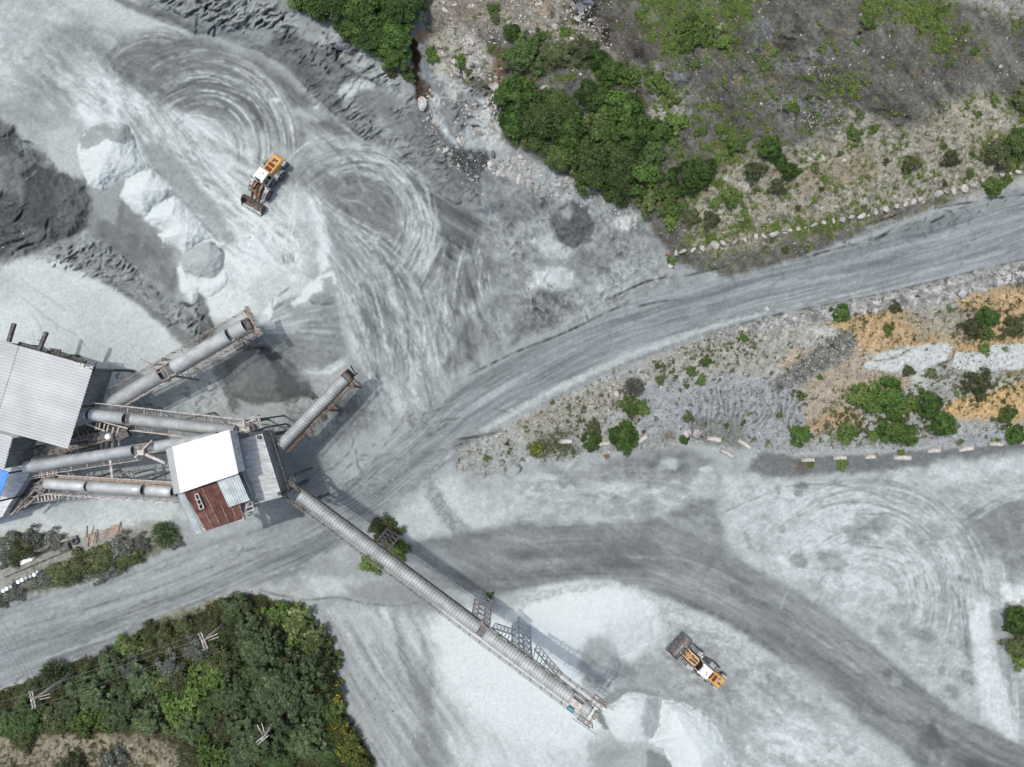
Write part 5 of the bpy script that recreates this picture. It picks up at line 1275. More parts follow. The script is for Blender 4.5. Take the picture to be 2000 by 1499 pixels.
def polyprism(pts_uv, z0, z1, shrink=1.0, zref=None):
    """vertical walls under an outline seen at height zref (or z1)"""
    zr = z1 if zref is None else zref
    w = [P(u, v, zr) for u, v in pts_uv]
    c = sum(w, Vector()) / len(w)
    w = [c + (p - c) * shrink for p in w]
    n = len(w)
    vs_ = [(p.x, p.y, z0) for p in w] + [(p.x, p.y, z1) for p in w]
    fs_ = [(i, (i + 1) % n, n + (i + 1) % n, n + i) for i in range(n)] + [tuple(range(n - 1, -1, -1)), tuple(range(n, 2 * n))]
    return MB().add(vs_, fs_)
def down(p, z):
    return Vector((p.x, p.y, z))

# ------------------------------------------------------------------ the crusher shed at the west edge
shed = empty('crusher_shed', P(60, 800, 0), 0, 'large light grey corrugated shed roof cut off by the left edge of the photo', 'shed')
ex, ey = 183 / 190.0, 51 / 190.0
def S(u, v, z, back=0.0): return P(u - ex * back, v - ey * back, z)
zr = 10.4
sheets(shed, 'roof_sheet', (S(183, 716, zr), S(133, 877, zr - .3), S(133, 877, zr + .5, 150), S(183, 716, zr + .8, 150)), 7, 1, 4, M['roof_grey'], 0.10, 1)
sheets(shed, 'roof_sheet', (S(183, 716, zr + .8, 151), S(133, 877, zr + .5, 151), S(133, 877, zr + .5, 300), S(183, 716, zr + .8, 300)), 7, 1, 4, M['roof_grey'], 0.10, 2)
sheets(shed, 'roof_sheet', (S(25, 853, zr + .35), S(8, 918, zr + .2), S(8, 918, zr + .4, 150), S(25, 853, zr + .5, 150)), 3, 1, 4, M['roof_grey'], 0.10, 3)
wa, wb = S(180, 719, zr - .3), S(158, 792, zr - .4)
sheets(shed, 'wall_sheet', (wa, wb, down(wb, 5.4), down(wa, 5.4)), 5, 1, 5, M['galv_dark'], 0.09, 4)
wa, wb = S(26, 856, zr - .2), S(10, 915, zr - .3)
sheets(shed, 'wall_sheet', (wa, wb, down(wb, 5.6), down(wa, 5.6)), 4, 1, 5, M['galv_dark'], 0.09, 5)
for u, v in ((178, 722), (156, 795), (134, 868), (80, 862), (20, 880), (60, 690), (-20, 670)):
    p = P(u, v, zr - .5); MB().beam(p, down(p, 0), 0.35).build('column', M['steel_dark'], shed)
mb = MB()
for v0, v1 in (((176, 722), (-60, 656)), ((156, 792), (-80, 726)), ((133, 868), (-100, 803))):
    mb.beam(P(*v0, zr - .45), P(*v1, zr - .45), 0.25, 0.4)
mb.build('roof_beam', M['steel_dark'], shed)
for a, b in (((17, 668), (28, 632)), ((75, 687), (91, 649)), ((113, 697), (118, 684)), ((183, 726), (187, 707))):
    big = a[0] < 100
    MB().beam(P(*a, zr - .6), P(*b, zr - .6), 0.42 if big else 0.2, 0.42 if big else 0.2).build('rafter_end', M['steel_dark'], shed)
MB().beam(P(73, 665, zr - .3), P(88, 665, zr - .3), 0.1).build('bracket', M['steel_dark'], shed)
MB().beam(P(119, 684, zr - .5), P(97, 681, zr - .5), 0.16).build('bracket', M['steel_dark'], shed)
mb = MB()
mb.beam(P(38, 672, 8.2), P(166, 711, 8.2), 0.55, 0.5); mb.beam(P(100, 684, 8.0), P(168, 708, 8.0), 0.5, 0.3)
mb.build('gutter', M['steel_dark'], shed)
mb = MB()
for u, v in ((141, 712), (156, 715), (163, 720)):
    mb.path([P(u, v, zr + .1), P(u + 2, v - 7, zr + .3), P(u + 10, v - 4, zr + .4)], 0.05)
mb.path([P(165, 715, zr - .1), P(182, 722, zr + .1)], 0.05)
mb.build('guard_rail', M['steel_dark'], shed)
mb = MB()
mb.beam(P(183, 725, 6.2), P(231, 726, 6.2), 0.14); mb.lathe([(.42, 0), (.42, .18), (.22, .18), (.22, 0), (.42, 0)], P(233, 735, 6.1), (0.1, 0, 1), 16)
mb.beam(P(231, 726, 6.2), P(233, 734, 6.2), 0.12)
mb.build('hoist_bar', M['steel_dark'], shed)

blue = empty('blue_roof', P(-10, 940, 0), 0, 'bright blue corrugated roof sheet at the left edge below the grey shed', 'roof')
sheets(blue, 'roof_sheet', (S(18, 922, 8.6), S(-4, 985, 8.4), S(-4, 985, 8.4, 60), S(18, 922, 8.6, 60)), 3, 1, 4, M['blue'], 0.05, 6)
MB().beam(P(14, 925, 8.4), down(P(14, 925, 8.4), 0), .2).beam(P(-6, 980, 8.2), down(P(-6, 980, 8.2), 0), .2).build('post', M['steel_dark'], blue)

base = empty('concrete_hopper', P(10, 980, 0), 0, 'dusty grey concrete hopper base under the blue roof at the left edge', 'hopper')
polyprism([(-70, 930), (70, 905), (40, 955), (18, 985), (4, 1010), (-70, 1030)], 0, 4.2).build('base_block', M['roof_dusty'], base)
polyprism([(30, 945), (70, 940), (78, 965), (48, 990), (14, 1005)], 0, 3.0).build('feed_box', M['steel_dark'], base)
mb = MB()
for i in range(7):
    a = P(30 + i * 6, 1002 - i * 9, 4.4); b = P(52 + i * 5, 985 - i * 8, 4.4)
    mb.beam(a, b, .12)
mb.beam(P(22, 1006, 4.6), P(80, 945, 4.6), .18); mb.beam(P(48, 992, 4.6), P(92, 950, 4.6), .18)
mb.build('frame', M['steel_brown'], base)

# ------------------------------------------------------------------ conveyors
def ribbed_tube(name, p0, X, Y, Zv, s0, s1, r, mat, pitch=0.39, amp=0.095, arc=(-28, 208), smooth=False):
    nr_ = max(1, round((s1 - s0) / pitch)); pitch = (s1 - s0) / nr_
    n = nr_ * 4 if not smooth else max(2, int((s1 - s0) / 1.2))
    seg = 14
    ss = np.linspace(s0, s1, n + 1)
    an = np.radians(np.linspace(arc[0], arc[1], seg + 1))
    vs_ = []
    for i, s in enumerate(ss):
        rr = r + (amp * math.sin(2 * math.pi * (s - s0) / pitch) if not smooth else 0)
        for a_ in an:
            vs_.append(p0 + X * float(s) + Y * float(math.cos(a_) * rr) + Zv * float(math.sin(a_) * rr))
    m = len(vs_)
    for s in (s0, s1):                                   # inside face gives the sheet a thickness
        pass
    inner = []
    for s in (s0, s1):
        for a_ in an:
            inner.append(p0 + X * float(s) + Y * float(math.cos(a_) * (r - .09)) + Zv * float(math.sin(a_) * (r - .09)))
    w = seg + 1; F_ = []
    for i in range(n):
        for j in range(seg): F_.append((i * w + j, (i + 1) * w + j, (i + 1) * w + j + 1, i * w + j + 1))
    for j in range(seg):
        F_.append((m + j, m + j + 1, m + w + j + 1, m + w + j))
        F_.append((j, j + 1, m + j + 1, m + j)); F_.append((n * w + j, m + w + j, m + w + j + 1, n * w + j + 1))
    mb = MB(); mb.add(vs_ + inner, F_)
    return mb.mesh(name, mat, smooth=smooth)

def conveyor(label, p0, p1, width, spans, cat='conveyor', group='covered conveyors of the crushing plant', smooth=False, walks=(), legs=(), truss=0.9, mats=None, head=True, cover=True, pitch=0.39, frame_mat='steel_brown', name='covered_conveyor'):
    p0, p1 = Vector(p0), Vector(p1)
    X = (p1 - p0).normalized(); L = (p1 - p0).length
    Y = Vector((0, 0, 1)).cross(X).normalized(); Zv = X.cross(Y)
    Q = lambda s, y, z: p0 + X * s + Y * y + Zv * z
    root = empty(name, (p0.x, p0.y, 0), 0, label, cat, group)
    r = width / 2
    MB().add([Q(0, -r * .72, .05), Q(L, -r * .72, .05), Q(L, r * .72, .05), Q(0, r * .72, .05), Q(0, -r * .72, -.08), Q(L, -r * .72, -.08), Q(L, r * .72, -.08), Q(0, r * .72, -.08)],
             [(0, 1, 2, 3), (7, 6, 5, 4), (0, 4, 5, 1), (1, 5, 6, 2), (2, 6, 7, 3), (3, 7, 4, 0)]).build('belt', M['belt'], root)
    mb = MB()
    for sy in (-1, 1):
        mb.beam(Q(0, sy * r * .95, -.12), Q(L, sy * r * .95, -.12), .14, .24)
        mb.beam(Q(0, sy * r * .95, -truss), Q(L, sy * r * .95, -truss), .12, .14)
        k = int(L / 1.6)
        for i in range(k):
            a, b = L * i / k, L * (i + 1) / k
            mb.beam(Q(a, sy * r * .95, -truss if i % 2 else -.12), Q(b, sy * r * .95, -.12 if i % 2 else -truss), .07)
    for i in range(int(L / 2.4) + 1):
        mb.beam(Q(i * 2.4, -r * .95, -.16), Q(i * 2.4, r * .95, -.16), .1)
    mb.build('frame', M[frame_mat], root)
    if cover:
        for t0, t1 in spans:
            me = ribbed_tube('cover_section', p0, X, Y, Zv, t0 * L, t1 * L, r, M['galv'], pitch, smooth=smooth)
            link('cover_section', me, root, True)
    else:
        mb = MB()
        for i in range(int(L / 1.0)):
            for sy in (-1, 1): mb.tube(Q(i + .4, 0, -.06), Q(i + .4, sy * r * .9, .16), .06, 6)
        mb.build('idler_rollers', M['steel_dark'], root)
    for side, t0, t1, w, dm, rm, hgt in walks:
        y0 = side * (r + .06); y1 = side * (r + .06 + w)
        a, b = t0 * L, t1 * L
        open_ = dm != 'plank'
        n = max(2, int((b - a) / (.22 if open_ else .9))); mb = MB()
        for i in range(n):
            s0, s1 = a + (b - a) * i / n, a + (b - a) * (i + (.17 if open_ else .94)) / n
            mb.add([Q(s0, y0, -.2), Q(s1, y0, -.2), Q(s1, y1, -.2), Q(s0, y1, -.2), Q(s0, y0, -.26), Q(s1, y0, -.26), Q(s1, y1, -.26), Q(s0, y1, -.26)],
                   [(0, 1, 2, 3), (7, 6, 5, 4), (0, 4, 5, 1), (1, 5, 6, 2), (2, 6, 7, 3), (3, 7, 4, 0)])
        for i in range(int((b - a) / 2.4) + 1): mb.beam(Q(a + i * 2.4, 0, -.3), Q(a + i * 2.4, y1, -.3), .1)
        mb.build('walkway', M[dm], root)
        mb = MB()
        yy = y1 - side * .03
        for h in (hgt, hgt * .5): mb.beam(Q(a, yy, -.2 + h), Q(b, yy, -.2 + h), .055)
        k = max(1, int((b - a) / 1.5))
        for i in range(k + 1): mb.beam(Q(a + (b - a) * i / k, yy, -.2), Q(a + (b - a) * i / k, yy, -.2 + hgt), .08)
        mb.beam(Q(a, yy, -.16), Q(b, yy, -.16), .04, .08)
        mb.build('railing', M[rm], root)
    if head:
        MB().tube(Q(L - .1, -r * .8, -.1), Q(L - .1, r * .8, -.1), .38, 14).build('head_drum', M['steel_dark'], root)
    for t, kind, lm in legs:
        s = t * L
        if kind == 'bent':
            mb = MB()
            for sy in (-1, 1):
                top = Q(s, sy * r * .95, -truss); bot = Vector((top.x + Y.x * sy * .5, top.y + Y.y * sy * .5, 0))
                mb.beam(top, bot, .22)
            a, b = Q(s, -r * .95, -truss), Q(s, r * .95, -truss)
            for f in (.35, .7):
                mb.beam(a.lerp(Vector((a.x - Y.x * .5, a.y - Y.y * .5, 0)), f), b.lerp(Vector((b.x + Y.x * .5, b.y + Y.y * .5, 0)), f), .12)
            mb.build('support_leg', M[lm], root)
        else:                                           # lattice tower
            hw = 0.95; c = [Q(s + sx * hw, sy * r * 1.05, -truss) for sx, sy in ((-1, -1), (1, -1), (1, 1), (-1, 1))]
            g = [Vector((p.x, p.y, gz(1000 + p.x * 14, 749.5 - p.y * 14))) for p in c]
            mb = MB()
            for p, q in zip(c, g): mb.beam(p, q, .2)
            nl = max(4, int(c[0].z / 1.9))
            for i in range(nl):
                f0, f1 = i / nl, (i + 1) / nl
                for k in range(4):
                    A0, B0 = c[k].lerp(g[k], f0), c[(k + 1) % 4].lerp(g[(k + 1) % 4], f0)
                    A1, B1 = c[k].lerp(g[k], f1), c[(k + 1) % 4].lerp(g[(k + 1) % 4], f1)
                    mb.beam(A0, B0, .09); mb.beam(A0, B1, .08)
            mb.build('lattice_tower', M[lm], root)
    return root, Q, L, r

# upper conveyor to the stone fan
c1, Q, L, r = conveyor('covered conveyor beside the shed rising to the grey stone fan', P(218, 789, 6.0), P(486, 633, 9.0), 1.78,
    [(0, .375), (.465, .86), (.885, .975)], walks=[(1, .0, 1.02, .7, 'grating', 'steel_brown', 1.0), (-1, .52, 1.02, .75, 'grating', 'steel_brown', 1.0), (-1, .05, .4, .25, 'steel_brown', 'steel_pale', .8)],
    legs=[(.42, 'bent', 'steel_brown'), (.08, 'bent', 'steel_brown'), (.9, 'bent', 'steel_brown')])
mb = MB()
for t, dx in ((.395, 0), (.455, 0)):
    for sy in (-1, 1): mb.beam(Q(t * L, sy * r * 1.35, -.4), Q(t * L, sy * r * 1.35, 1.7), .12)
    mb.beam(Q(t * L, -r * 1.35, 1.7), Q(t * L, r * 1.35, 1.7), .14)
for sy in (-1, 0, 1): mb.beam(Q(.395 * L, sy * r * 1.35, 1.7), Q(.455 * L, sy * r * 1.35, 1.7), .12)
mb.beam(Q(.4 * L, r * 1.35, 1.7), Q(.37 * L, r * 2.8, 2.6), .07)
mb.build('portal_frame', M['steel_brown'], c1)
mb = MB()
mb.add([Q(L + .1, -2.0, -.3), Q(L + .9, -2.0, -.3), Q(L + .9, 2.0, -.3), Q(L + .1, 2.0, -.3), Q(L + .1, -2.0, -.4), Q(L + .9, -2.0, -.4), Q(L + .9, 2.0, -.4), Q(L + .1, 2.0, -.4)], [(0, 1, 2, 3), (7, 6, 5, 4), (0, 4, 5, 1), (1, 5, 6, 2), (2, 6, 7, 3), (3, 7, 4, 0)])
for yy in (-2, -1, 0, 1, 2): mb.beam(Q(L + .9, yy, -.3), Q(L + .9, yy, .8), .07)
mb.beam(Q(L + .9, -2, .8), Q(L + .9, 2, .8), .07); mb.beam(Q(L + .9, -2, .3), Q(L + .9, 2, .3), .06)
mb.build('end_platform', M['steel_brown'], c1)
mb = MB(); mb.box(Q(.89 * L, -r - .9, .1), (1.3, .8, .7), Matrix.Rotation(math.radians(30), 3, 'Z')); mb.tube(Q(.88 * L, -r - 1.3, .1), Q(.9 * L, -r - .2, .1), .22, 10)
mb.build('drive_motor', M['steel_dark'], c1)

# short conveyor with the rusty walkway
c2, Q, L, r = conveyor('short narrow conveyor with a rust-orange walkway running up from the tower', P(548, 871, 8.2), P(683, 731, 7.2), 1.42,
    [(0, .93)], walks=[(-1, 0, 1.0, .55, 'steel_dark', 'rust', 1.0)], legs=[(.55, 'bent', 'rust'), (.9, 'bent', 'rust')], frame_mat='rust')
mb = MB(); mb.box(Q(L + .1, 0, .25), (.5, 1.3, .7), Matrix.Rotation(math.radians(46), 3, 'Z'), .8); mb.beam(Q(L + .5, -.7, .2), Q(L + .9, .6, .5), .14); mb.beam(Q(L - .2, -.6, .2), Q(L + .9, -.7, .3), .12)
mb.build('discharge_hood', M['black'], c2)
MB().box(Q(L * .93, -1.35, 0), (.55, .55, .55)).build('drive_motor', M['steel_dark'], c2)

# the long conveyor
c3, Q, L, r = conveyor('very long covered conveyor running from the tower to the white stockpile', P(586, 968, 10.0), P(1150, 1389, 14.0), 1.45,
    [(0.0, .628), (.65, .942), (.975, 1.0)], walks=[(-1, 0, 1.03, .4, 'steel_pale', 'steel_brown', 1.0), (1, .0, .62, .15, 'steel_dark', 'steel_dark', .6), (1, .83, 1.03, .95, 'steel_brown', 'steel_brown', 1.0)],
    legs=[(.275, 'tower', 'steel_brown'), (.63, 'tower', 'steel_pale'), (.775, 'tower', 'steel_blue')], truss=1.0)
for t0, z0, t1, z1 in ((.66, -1.0, .735, -4.6), (.80, -4.6, .89, -1.0)):
    mb = MB()
    for yy in (r * 1.05, r * 2.0):
        mb.beam(Q(t0 * L, yy, z0), Q(t1 * L, yy, z1), .14)
    for i in range(7):
        f0, f1 = i / 7, (i + 1) / 7
        pa = lambda f, yy: Q((t0 + (t1 - t0) * f) * L, yy, z0 + (z1 - z0) * f)
        mb.beam(pa(f0, r * 1.05), pa(f1, r * 2.0), .08); mb.beam(pa(f0, r * 2.0), pa(f0, r * 1.05), .08)
        mb.beam(pa(f0, r * 2.0), Q((t0 + (t1 - t0) * f0) * L, r * 1.0, -1.0), .08)
    mb.build('brace_truss', M['steel_blue'], c3)
mb = MB(); mb.box(Q(.958 * L, -.1, .35), (1.5, .8, .6), Matrix.Rotation(math.radians(-37), 3, 'Z')); mb.build('gear_box', M['steel_pale'], c3)
mb = MB(); mb.box(Q(.957 * L, -r - .35, .2), (.8, .5, .5), Matrix.Rotation(math.radians(-37), 3, 'Z')); mb.build('drive_motor', M['cyan'], c3)
mb = MB()
for yy in (-1.6, -1.0, .9, 1.5, 2.0): mb.beam(Q(L * .985, yy, -.1), Q(L * 1.03, yy, -.1), .12)
for s in (.99, 1.005, 1.02): mb.beam(Q(L * s, -1.6, -.1), Q(L * s, 2.0, -.1), .12)
mb.beam(Q(L * 1.02, -.4, .1), Q(L * 1.02, .5, .1), .4)
mb.beam(Q(L * .97, 2.0, .9), Q(L * 1.05, 2.0, .4), .07); mb.beam(Q(L * .97, -1.6, .9), Q(L * 1.05, -1.6, .4), .07)
mb.build('head_frame', M['steel_brown'], c3)

# three conveyors between shed and tower
c4, Q, L, r = conveyor('northernmost ribbed conveyor between the shed and the tower', P(158, 808, 7.2), P(461, 843, 11.4), 1.42,
    [(0, .055), (.075, .295), (.345, 1.0)], walks=[(1, .08, 1.06, .85, 'grating', 'steel_pale', 1.0), (-1, .36, .9, .6, 'grating', 'steel_pale', 1.0)], legs=[(.3, 'bent', 'steel_brown'), (.65, 'bent', 'steel_brown')], pitch=.38)
c5, Q, L, r = conveyor('middle ribbed conveyor from the shed passing under the white roof', P(50, 913, 7.0), P(424, 855, 12.2), 1.32,
    [(0, .58), (.70, 1.0)], walks=[(-1, .06, .62, .6, 'grating', 'steel_pale', 1.0)], legs=[(.25, 'bent', 'steel_brown'), (.55, 'bent', 'steel_brown')], pitch=.38)
mb = MB(); mb.tube(Q(.61 * L, -.2, .2), Q(.74 * L, -2.2, .4), .2, 8); mb.tube(Q(.59 * L, -.9, .4), Q(.69 * L, .9, .4), .1, 6); mb.box(Q(.63 * L, -.4, .5), (.8, .6, .5))
mb.build('transfer_chute', M['steel_pale'], c5)
c6, Q, L, r = conveyor('southernmost smooth-covered conveyor between the shed and the rusty roof', P(92, 945, 6.6), P(343, 961, 11.0), 1.36,
    [(0, .325), (.345, .76), (.795, .985)], smooth=True, walks=[(1, .08, 1.0, .5, 'plank', 'steel_pale', .5), (-1, .0, 1.02, .55, 'grating', 'steel_pale', 1.0)], legs=[(.3, 'bent', 'steel_brown'), (.7, 'bent', 'steel_brown')])
conveyor('open dusty belt slanting from under the shed roof towards the ribbed conveyors', P(58, 888, 5.0), P(238, 843, 6.6), 1.25, [], group='open belts by the shed', cover=False, walks=[(-1, .3, .95, .15, 'steel_pale', 'steel_brown', .5)], legs=[(.5, 'bent', 'steel_brown')], name='open_belt_conveyor')
conveyor('steep open belt crossing below the middle ribbed conveyor near the shed', P(73, 962, 5.2), P(136, 872, 4.6), 1.2, [], group='open belts by the shed', cover=False, legs=[(.2, 'bent', 'steel_brown')], name='open_belt_conveyor')

st = empty('transfer_platform', P(205, 845, 0), 0, 'pale steel pipe platform with white rails under the northernmost ribbed conveyor', 'platform')
mb = MB()
for u, v in ((190, 826), (196, 826), (205, 828), (212, 830), (222, 834), (232, 836)):
    mb.beam(P(u, v, 7.0), P(u - 3, v + 14, 6.9), .16)
mb.beam(P(195, 823, 7.6), P(248, 836, 7.6), .1); mb.beam(P(165, 827, 7.2), P(205, 842, 7.2), .16); mb.beam(P(196, 823, 7.2), P(250, 838, 7.2), .14)
mb.build('guard_rail', M['steel_pale'], st)
mb = MB()
for u, v in ((199, 856), (209, 856), (221, 858), (234, 858)):
    p = P(u, v, 6.2); mb.tube(p, P(u - 2, v + 26, 2.0), .16, 8)
mb.build('pipe', M['steel_pale'], st)
MB().tube(P(214, 882, 9.0), P(220, 933, 9.0), .2, 8).build('overhead_pipe', M['steel_pale'], st)
mb = MB(); mb.lathe([(0, .7), (.3, .7), (.42, .5), (.45, 0), (0, 0)], P(215, 853, 7.2), (0, 0, 1), 14); mb.build('motor', M['drum_white'], st)
mb = MB(); mb.box(P(241, 850, 7), (1.6, 1.1, .8), Matrix.Rotation(.5, 3, 'Z')); mb.box(P(249, 835, 6.5), (.9, 2.2, .5), Matrix.Rotation(-.4, 3, 'Z')); mb.build('chute', M['steel_dark'], st)
mb = MB(); mb.box(P(180, 850, 3.5), (4.5, 3.2, .2), Matrix.Rotation(.3, 3, 'Z')); mb.build('deck', M['steel_dark'], st)
mb = MB()
for u, v in ((165, 845), (195, 860), (205, 845), (150, 835)): p = P(u, v, 3.4); mb.beam(p, down(p, 0), .2)
for i in range(6): mb.beam(P(150 + i * 10, 838 + i * 2, 3.8), P(158 + i * 10, 860 - i * 2, 3.8), .12)
mb.build('support_leg', M['steel_brown'], st)

tb = empty('truss_bridge', P(250, 930, 0), 0, 'short steel truss lying between the middle and southernmost conveyors', 'truss')
mb = MB()
for z in (5.0, 6.2):
    mb.beam(P(208, 932, z), P(265, 918, z), .14)
for i in range(8):
    t0, t1 = i / 8, (i + 1) / 8
    a = P(208 + 57 * t0, 932 - 14 * t0, 5.0 if i % 2 else 6.2); b = P(208 + 57 * t1, 932 - 14 * t1, 6.2 if i % 2 else 5.0)
    mb.beam(a, b, .1); mb.beam(a, P(208 + 57 * t0 + 6, 945 - 8 * t0, 5.0), .09)
mb.beam(P(214, 945, 5), P(272, 936, 5), .14)
mb.build('truss_frame', M['steel_brown'], tb)
mb = MB()
for u, v in ((210, 940), (262, 926)): p = P(u, v, 5.0); mb.beam(p, down(p, 0), .16)
mb.build('support_leg', M['steel_brown'], tb)

for nm, lb, (u0, v0), (u1, v1), z0, z1 in (('stairway', 'dusty steel stairway beside the lower end of the middle ribbed conveyor', (62, 928), (112, 922), 3.5, 6.2), ('stairway', 'dusty steel stairway beside the lower end of the smooth conveyor', (58, 977), (118, 968), 2.5, 5.6)):
    t = empty(nm, P(u0, v0, 0), 0, lb, 'stairs', 'steel stairways by the shed')
    a, b = P(u0, v0, z0), P(u1, v1, z1); X = (b - a).normalized(); Y = Vector((0, 0, 1)).cross(X).normalized()
    mb = MB()
    for sy in (-.4, .4): mb.beam(a + Y * sy, b + Y * sy, .08, .2)
    mb.build('stringer', M['steel_brown'], t)
    for i in range(9):
        MB().box(a.lerp(b, (i + .5) / 9), (.22, .75, .05), Matrix.Rotation(math.atan2(X.y, X.x), 3, 'Z')).build('tread', M['steel_pale'], t)
    mb = MB()
    for sy in (-.42, .42):
        mb.beam(a + Y * sy + Vector((0, 0, 1)), b + Y * sy + Vector((0, 0, 1)), .05)
        for i in range(4): p = a.lerp(b, i / 3) + Y * sy; mb.beam(p, p + Vector((0, 0, 1)), .05)
    for p in (a, b): mb.beam(p, down(p, 0), .12)
    mb.build('railing', M['steel_pale'], t)

# ------------------------------------------------------------------ the screening tower in the middle
tw = empty('screening_tower', P(440, 930, 0), 0, 'tall screening tower with a white roof, a rusty roof and a lower grey roof', 'tower')
ZW = 16.4
sheets(tw, 'white_roof_sheet', (P(336.7, 873, ZW - .5), P(447.5, 840, ZW), P(465, 925, ZW), P(352.5, 963.5, ZW - .5)), 7, 1, 5, M['roof_white'], 0.03, 11)
sheets(tw, 'side_roof_sheet', (P(325, 878, ZW - 1.2), P(337, 873, ZW - .55), P(352.8, 963.5, ZW - .55), P(341, 965, ZW - 1.2)), 2, 1, 2, M['roof_grey'], 0.09, 12)
za, zb = 15.0, 13.7
qa, qb, qc, qd = P(359, 962, za), P(466, 930, za), P(487, 1004, zb), P(403, 1037, zb)
f = lambda t, s: qa.lerp(qb, t).lerp(qd.lerp(qc, t), s)
sheets(tw, 'rusty_roof_sheet', (qa, f(.52, 0), f(.52, .55), f(0, .55)), 3, 1, 2, M['rust_roof'], 0.03, 13)
sheets(tw, 'rusty_roof_sheet', (f(0, .552), f(.92, .552), P(473, 1014, zb), qd), 5, 1, 2, M['rust_roof'], 0.03, 14)
sheets(tw, 'rusty_roof_sheet', (f(.522, 0), f(.97, 0), f(.93, .55), f(.522, .55)), 3, 1, 2, M['rust_roof'], 0.03, 15)
sheets(tw, 'patch_roof_sheet', (P(423, 938.5, za + .45), P(465.5, 926, za + .6), P(487.5, 977.5, za - .1), P(447, 991, za - .25)), 3, 1, 3, M['roof_green'], 0.08, 16)
sheets(tw, 'edge_roof_sheet', (P(347.5, 965, za - .2), P(360, 963.5, za + .05), P(395, 1040, zb + .05), P(383, 1044, zb - .2)), 2, 1, 2, M['roof_green'], 0.08, 17)
for t in (.17, .33, .52, .70, .86):
    MB().beam(f(t, .56 if t > .5 else .02) + Vector((0, 0, .09)), f(t, .99) + Vector((0, 0, .09)), .07, .05).build('roof_batten', M['steel_brown'], tw)
MB().beam(P(447.5, 840, ZW + .06), P(465, 925, ZW + .06), .12, .08).build('roof_flashing', M['roof_grey'], tw)
sk = [P(382.5, 966.7, 15.0), P(388, 963.5, 15.0), P(400, 991.7, 14.5), P(392.5, 995, 14.5)]
mb = MB()
for a, b in ((0, 3), (1, 2), (0, 1), (3, 2)): mb.beam(sk[a] + Vector((0, 0, .2)), sk[b] + Vector((0, 0, .2)), .12, .2)
for t in (.36, .68): mb.beam(sk[0].lerp(sk[3], t) + Vector((0, 0, .2)), sk[1].lerp(sk[2], t) + Vector((0, 0, .2)), .1, .2)
skf = mb.build('skylight', M['steel_pale'], tw)
for t0, t1 in ((.03, .34), (.38, .66), (.70, .97)):
    z_ = Vector((0, 0, .17))
    o = MB().add([sk[0].lerp(sk[3], t0) + z_, sk[1].lerp(sk[2], t0) + z_, sk[1].lerp(sk[2], t1) + z_, sk[0].lerp(sk[3], t1) + z_,
              sk[0].lerp(sk[3], t0), sk[1].lerp(sk[2], t0), sk[1].lerp(sk[2], t1), sk[0].lerp(sk[3], t1)], [(0, 1, 2, 3), (7, 6, 5, 4), (0, 4, 5, 1), (1, 5, 6, 2), (2, 6, 7, 3), (3, 7, 4, 0)]).build('pane', M['black'], None)
    o.parent = skf
    o.location = tw.location * 0
polyprism([(338, 874), (446, 842), (463.5, 925), (484, 976), (470, 1008), (404, 1034), (361, 963), (343, 962)], 8.6, 13.3, .97, 15).build('upper_wall', M['galv_dark'], tw)
polyprism([(338, 874), (446, 842), (463.5, 925), (352, 961)], 13.3, 15.7, .98, 16).build('attic_wall', M['roof_dusty'], tw)
zl = 12.0
sheets(tw, 'lower_roof_sheet', (P(455, 862, zl), P(494, 986, zl), P(551, 970.5, zl - .5), P(512.5, 847, zl - .5)), 9, 1, 4, M['roof_dusty'], 0.09, 18)
wa, wb = P(511, 843, zl - .7), P(550.5, 970, zl - .7)
k_ = 3.4
sheets(tw, 'wall_sheet', (wa, wb, down(wb, zl - .7 - k_) + Vector((.15, 0, 0)), down(wa, zl - .7 - k_) + Vector((.15, 0, 0))), 9, 1, 4, M['galv_dark'], 0.09, 19)
polyprism([(457, 863), (511, 849), (549, 969), (494, 984)], 8.0, zl - .8, .97, zl).build('lower_wall', M['galv_dark'], tw)
for u, v in ((343, 880), (440, 850), (480, 985), (405, 1025), (365, 975), (505, 855), (545, 965), (500, 980), (465, 870)):
    p = P(u, v, 12); MB().beam(p, down(p, 0), .4).build('column', M['steel_dark'], tw)
mb = MB()
for i in range(4):
    a = P(478 + i * 2, 984 + i * 8, 13.4 - i * .1); b = P(492 + i * 2, 980 + i * 8, 13.4 - i * .1)
    mb.beam(a, b, .16)
mb.beam(P(492, 980, 13.4), P(498, 1004, 13.1), .12); mb.beam(P(476, 1010, 13.1), P(498, 1003, 13.1), .16)
mb.box(P(470, 1008, 13.4), (.7, 1.2, .5), Matrix.Rotation(.35, 3, 'Z'))
mb.build('side_railing', M['steel_pale'], tw)
mb = MB()
mb.beam(P(396, 1032, 13.4), P(404, 1036, 13.4), .3); mb.beam(P(392, 1026, 13.4), P(400, 1024, 13.4), .14); mb.beam(P(400, 1024, 13.4), P(404, 1036, 13.4), .25)
mb.build('corner_railing', M['steel_pale'], tw)
mb = MB()
for i in range(8):
    a = P(450 + i * 8, 852 - i * 2.2, 12.6); mb.beam(a, a + Vector((0, 0, 1)), .07)
for z in (13.0, 13.5): mb.beam(P(450, 852, z), P(508, 836, z), .08)
mb.build('eaves_railing', M['steel_dark'], tw)
mb = MB()
w_ = [P(506, 836, 11.6), P(526, 834, 10), P(564, 957, 10), P(552, 972, 11.4)]
for p, q in zip(w_[1:-1], w_[2:]): mb.beam(p, q, .12)
for i in range(9):
    p = w_[1].lerp(w_[2], i / 8); mb.beam(p, p - Vector((0, 0, 1.2)), .08)
mb.beam(w_[1] - Vector((0, 0, 1.2)), w_[2] - Vector((0, 0, 1.2)), .1)
mb.build('east_railing', M['steel_dark'], tw)

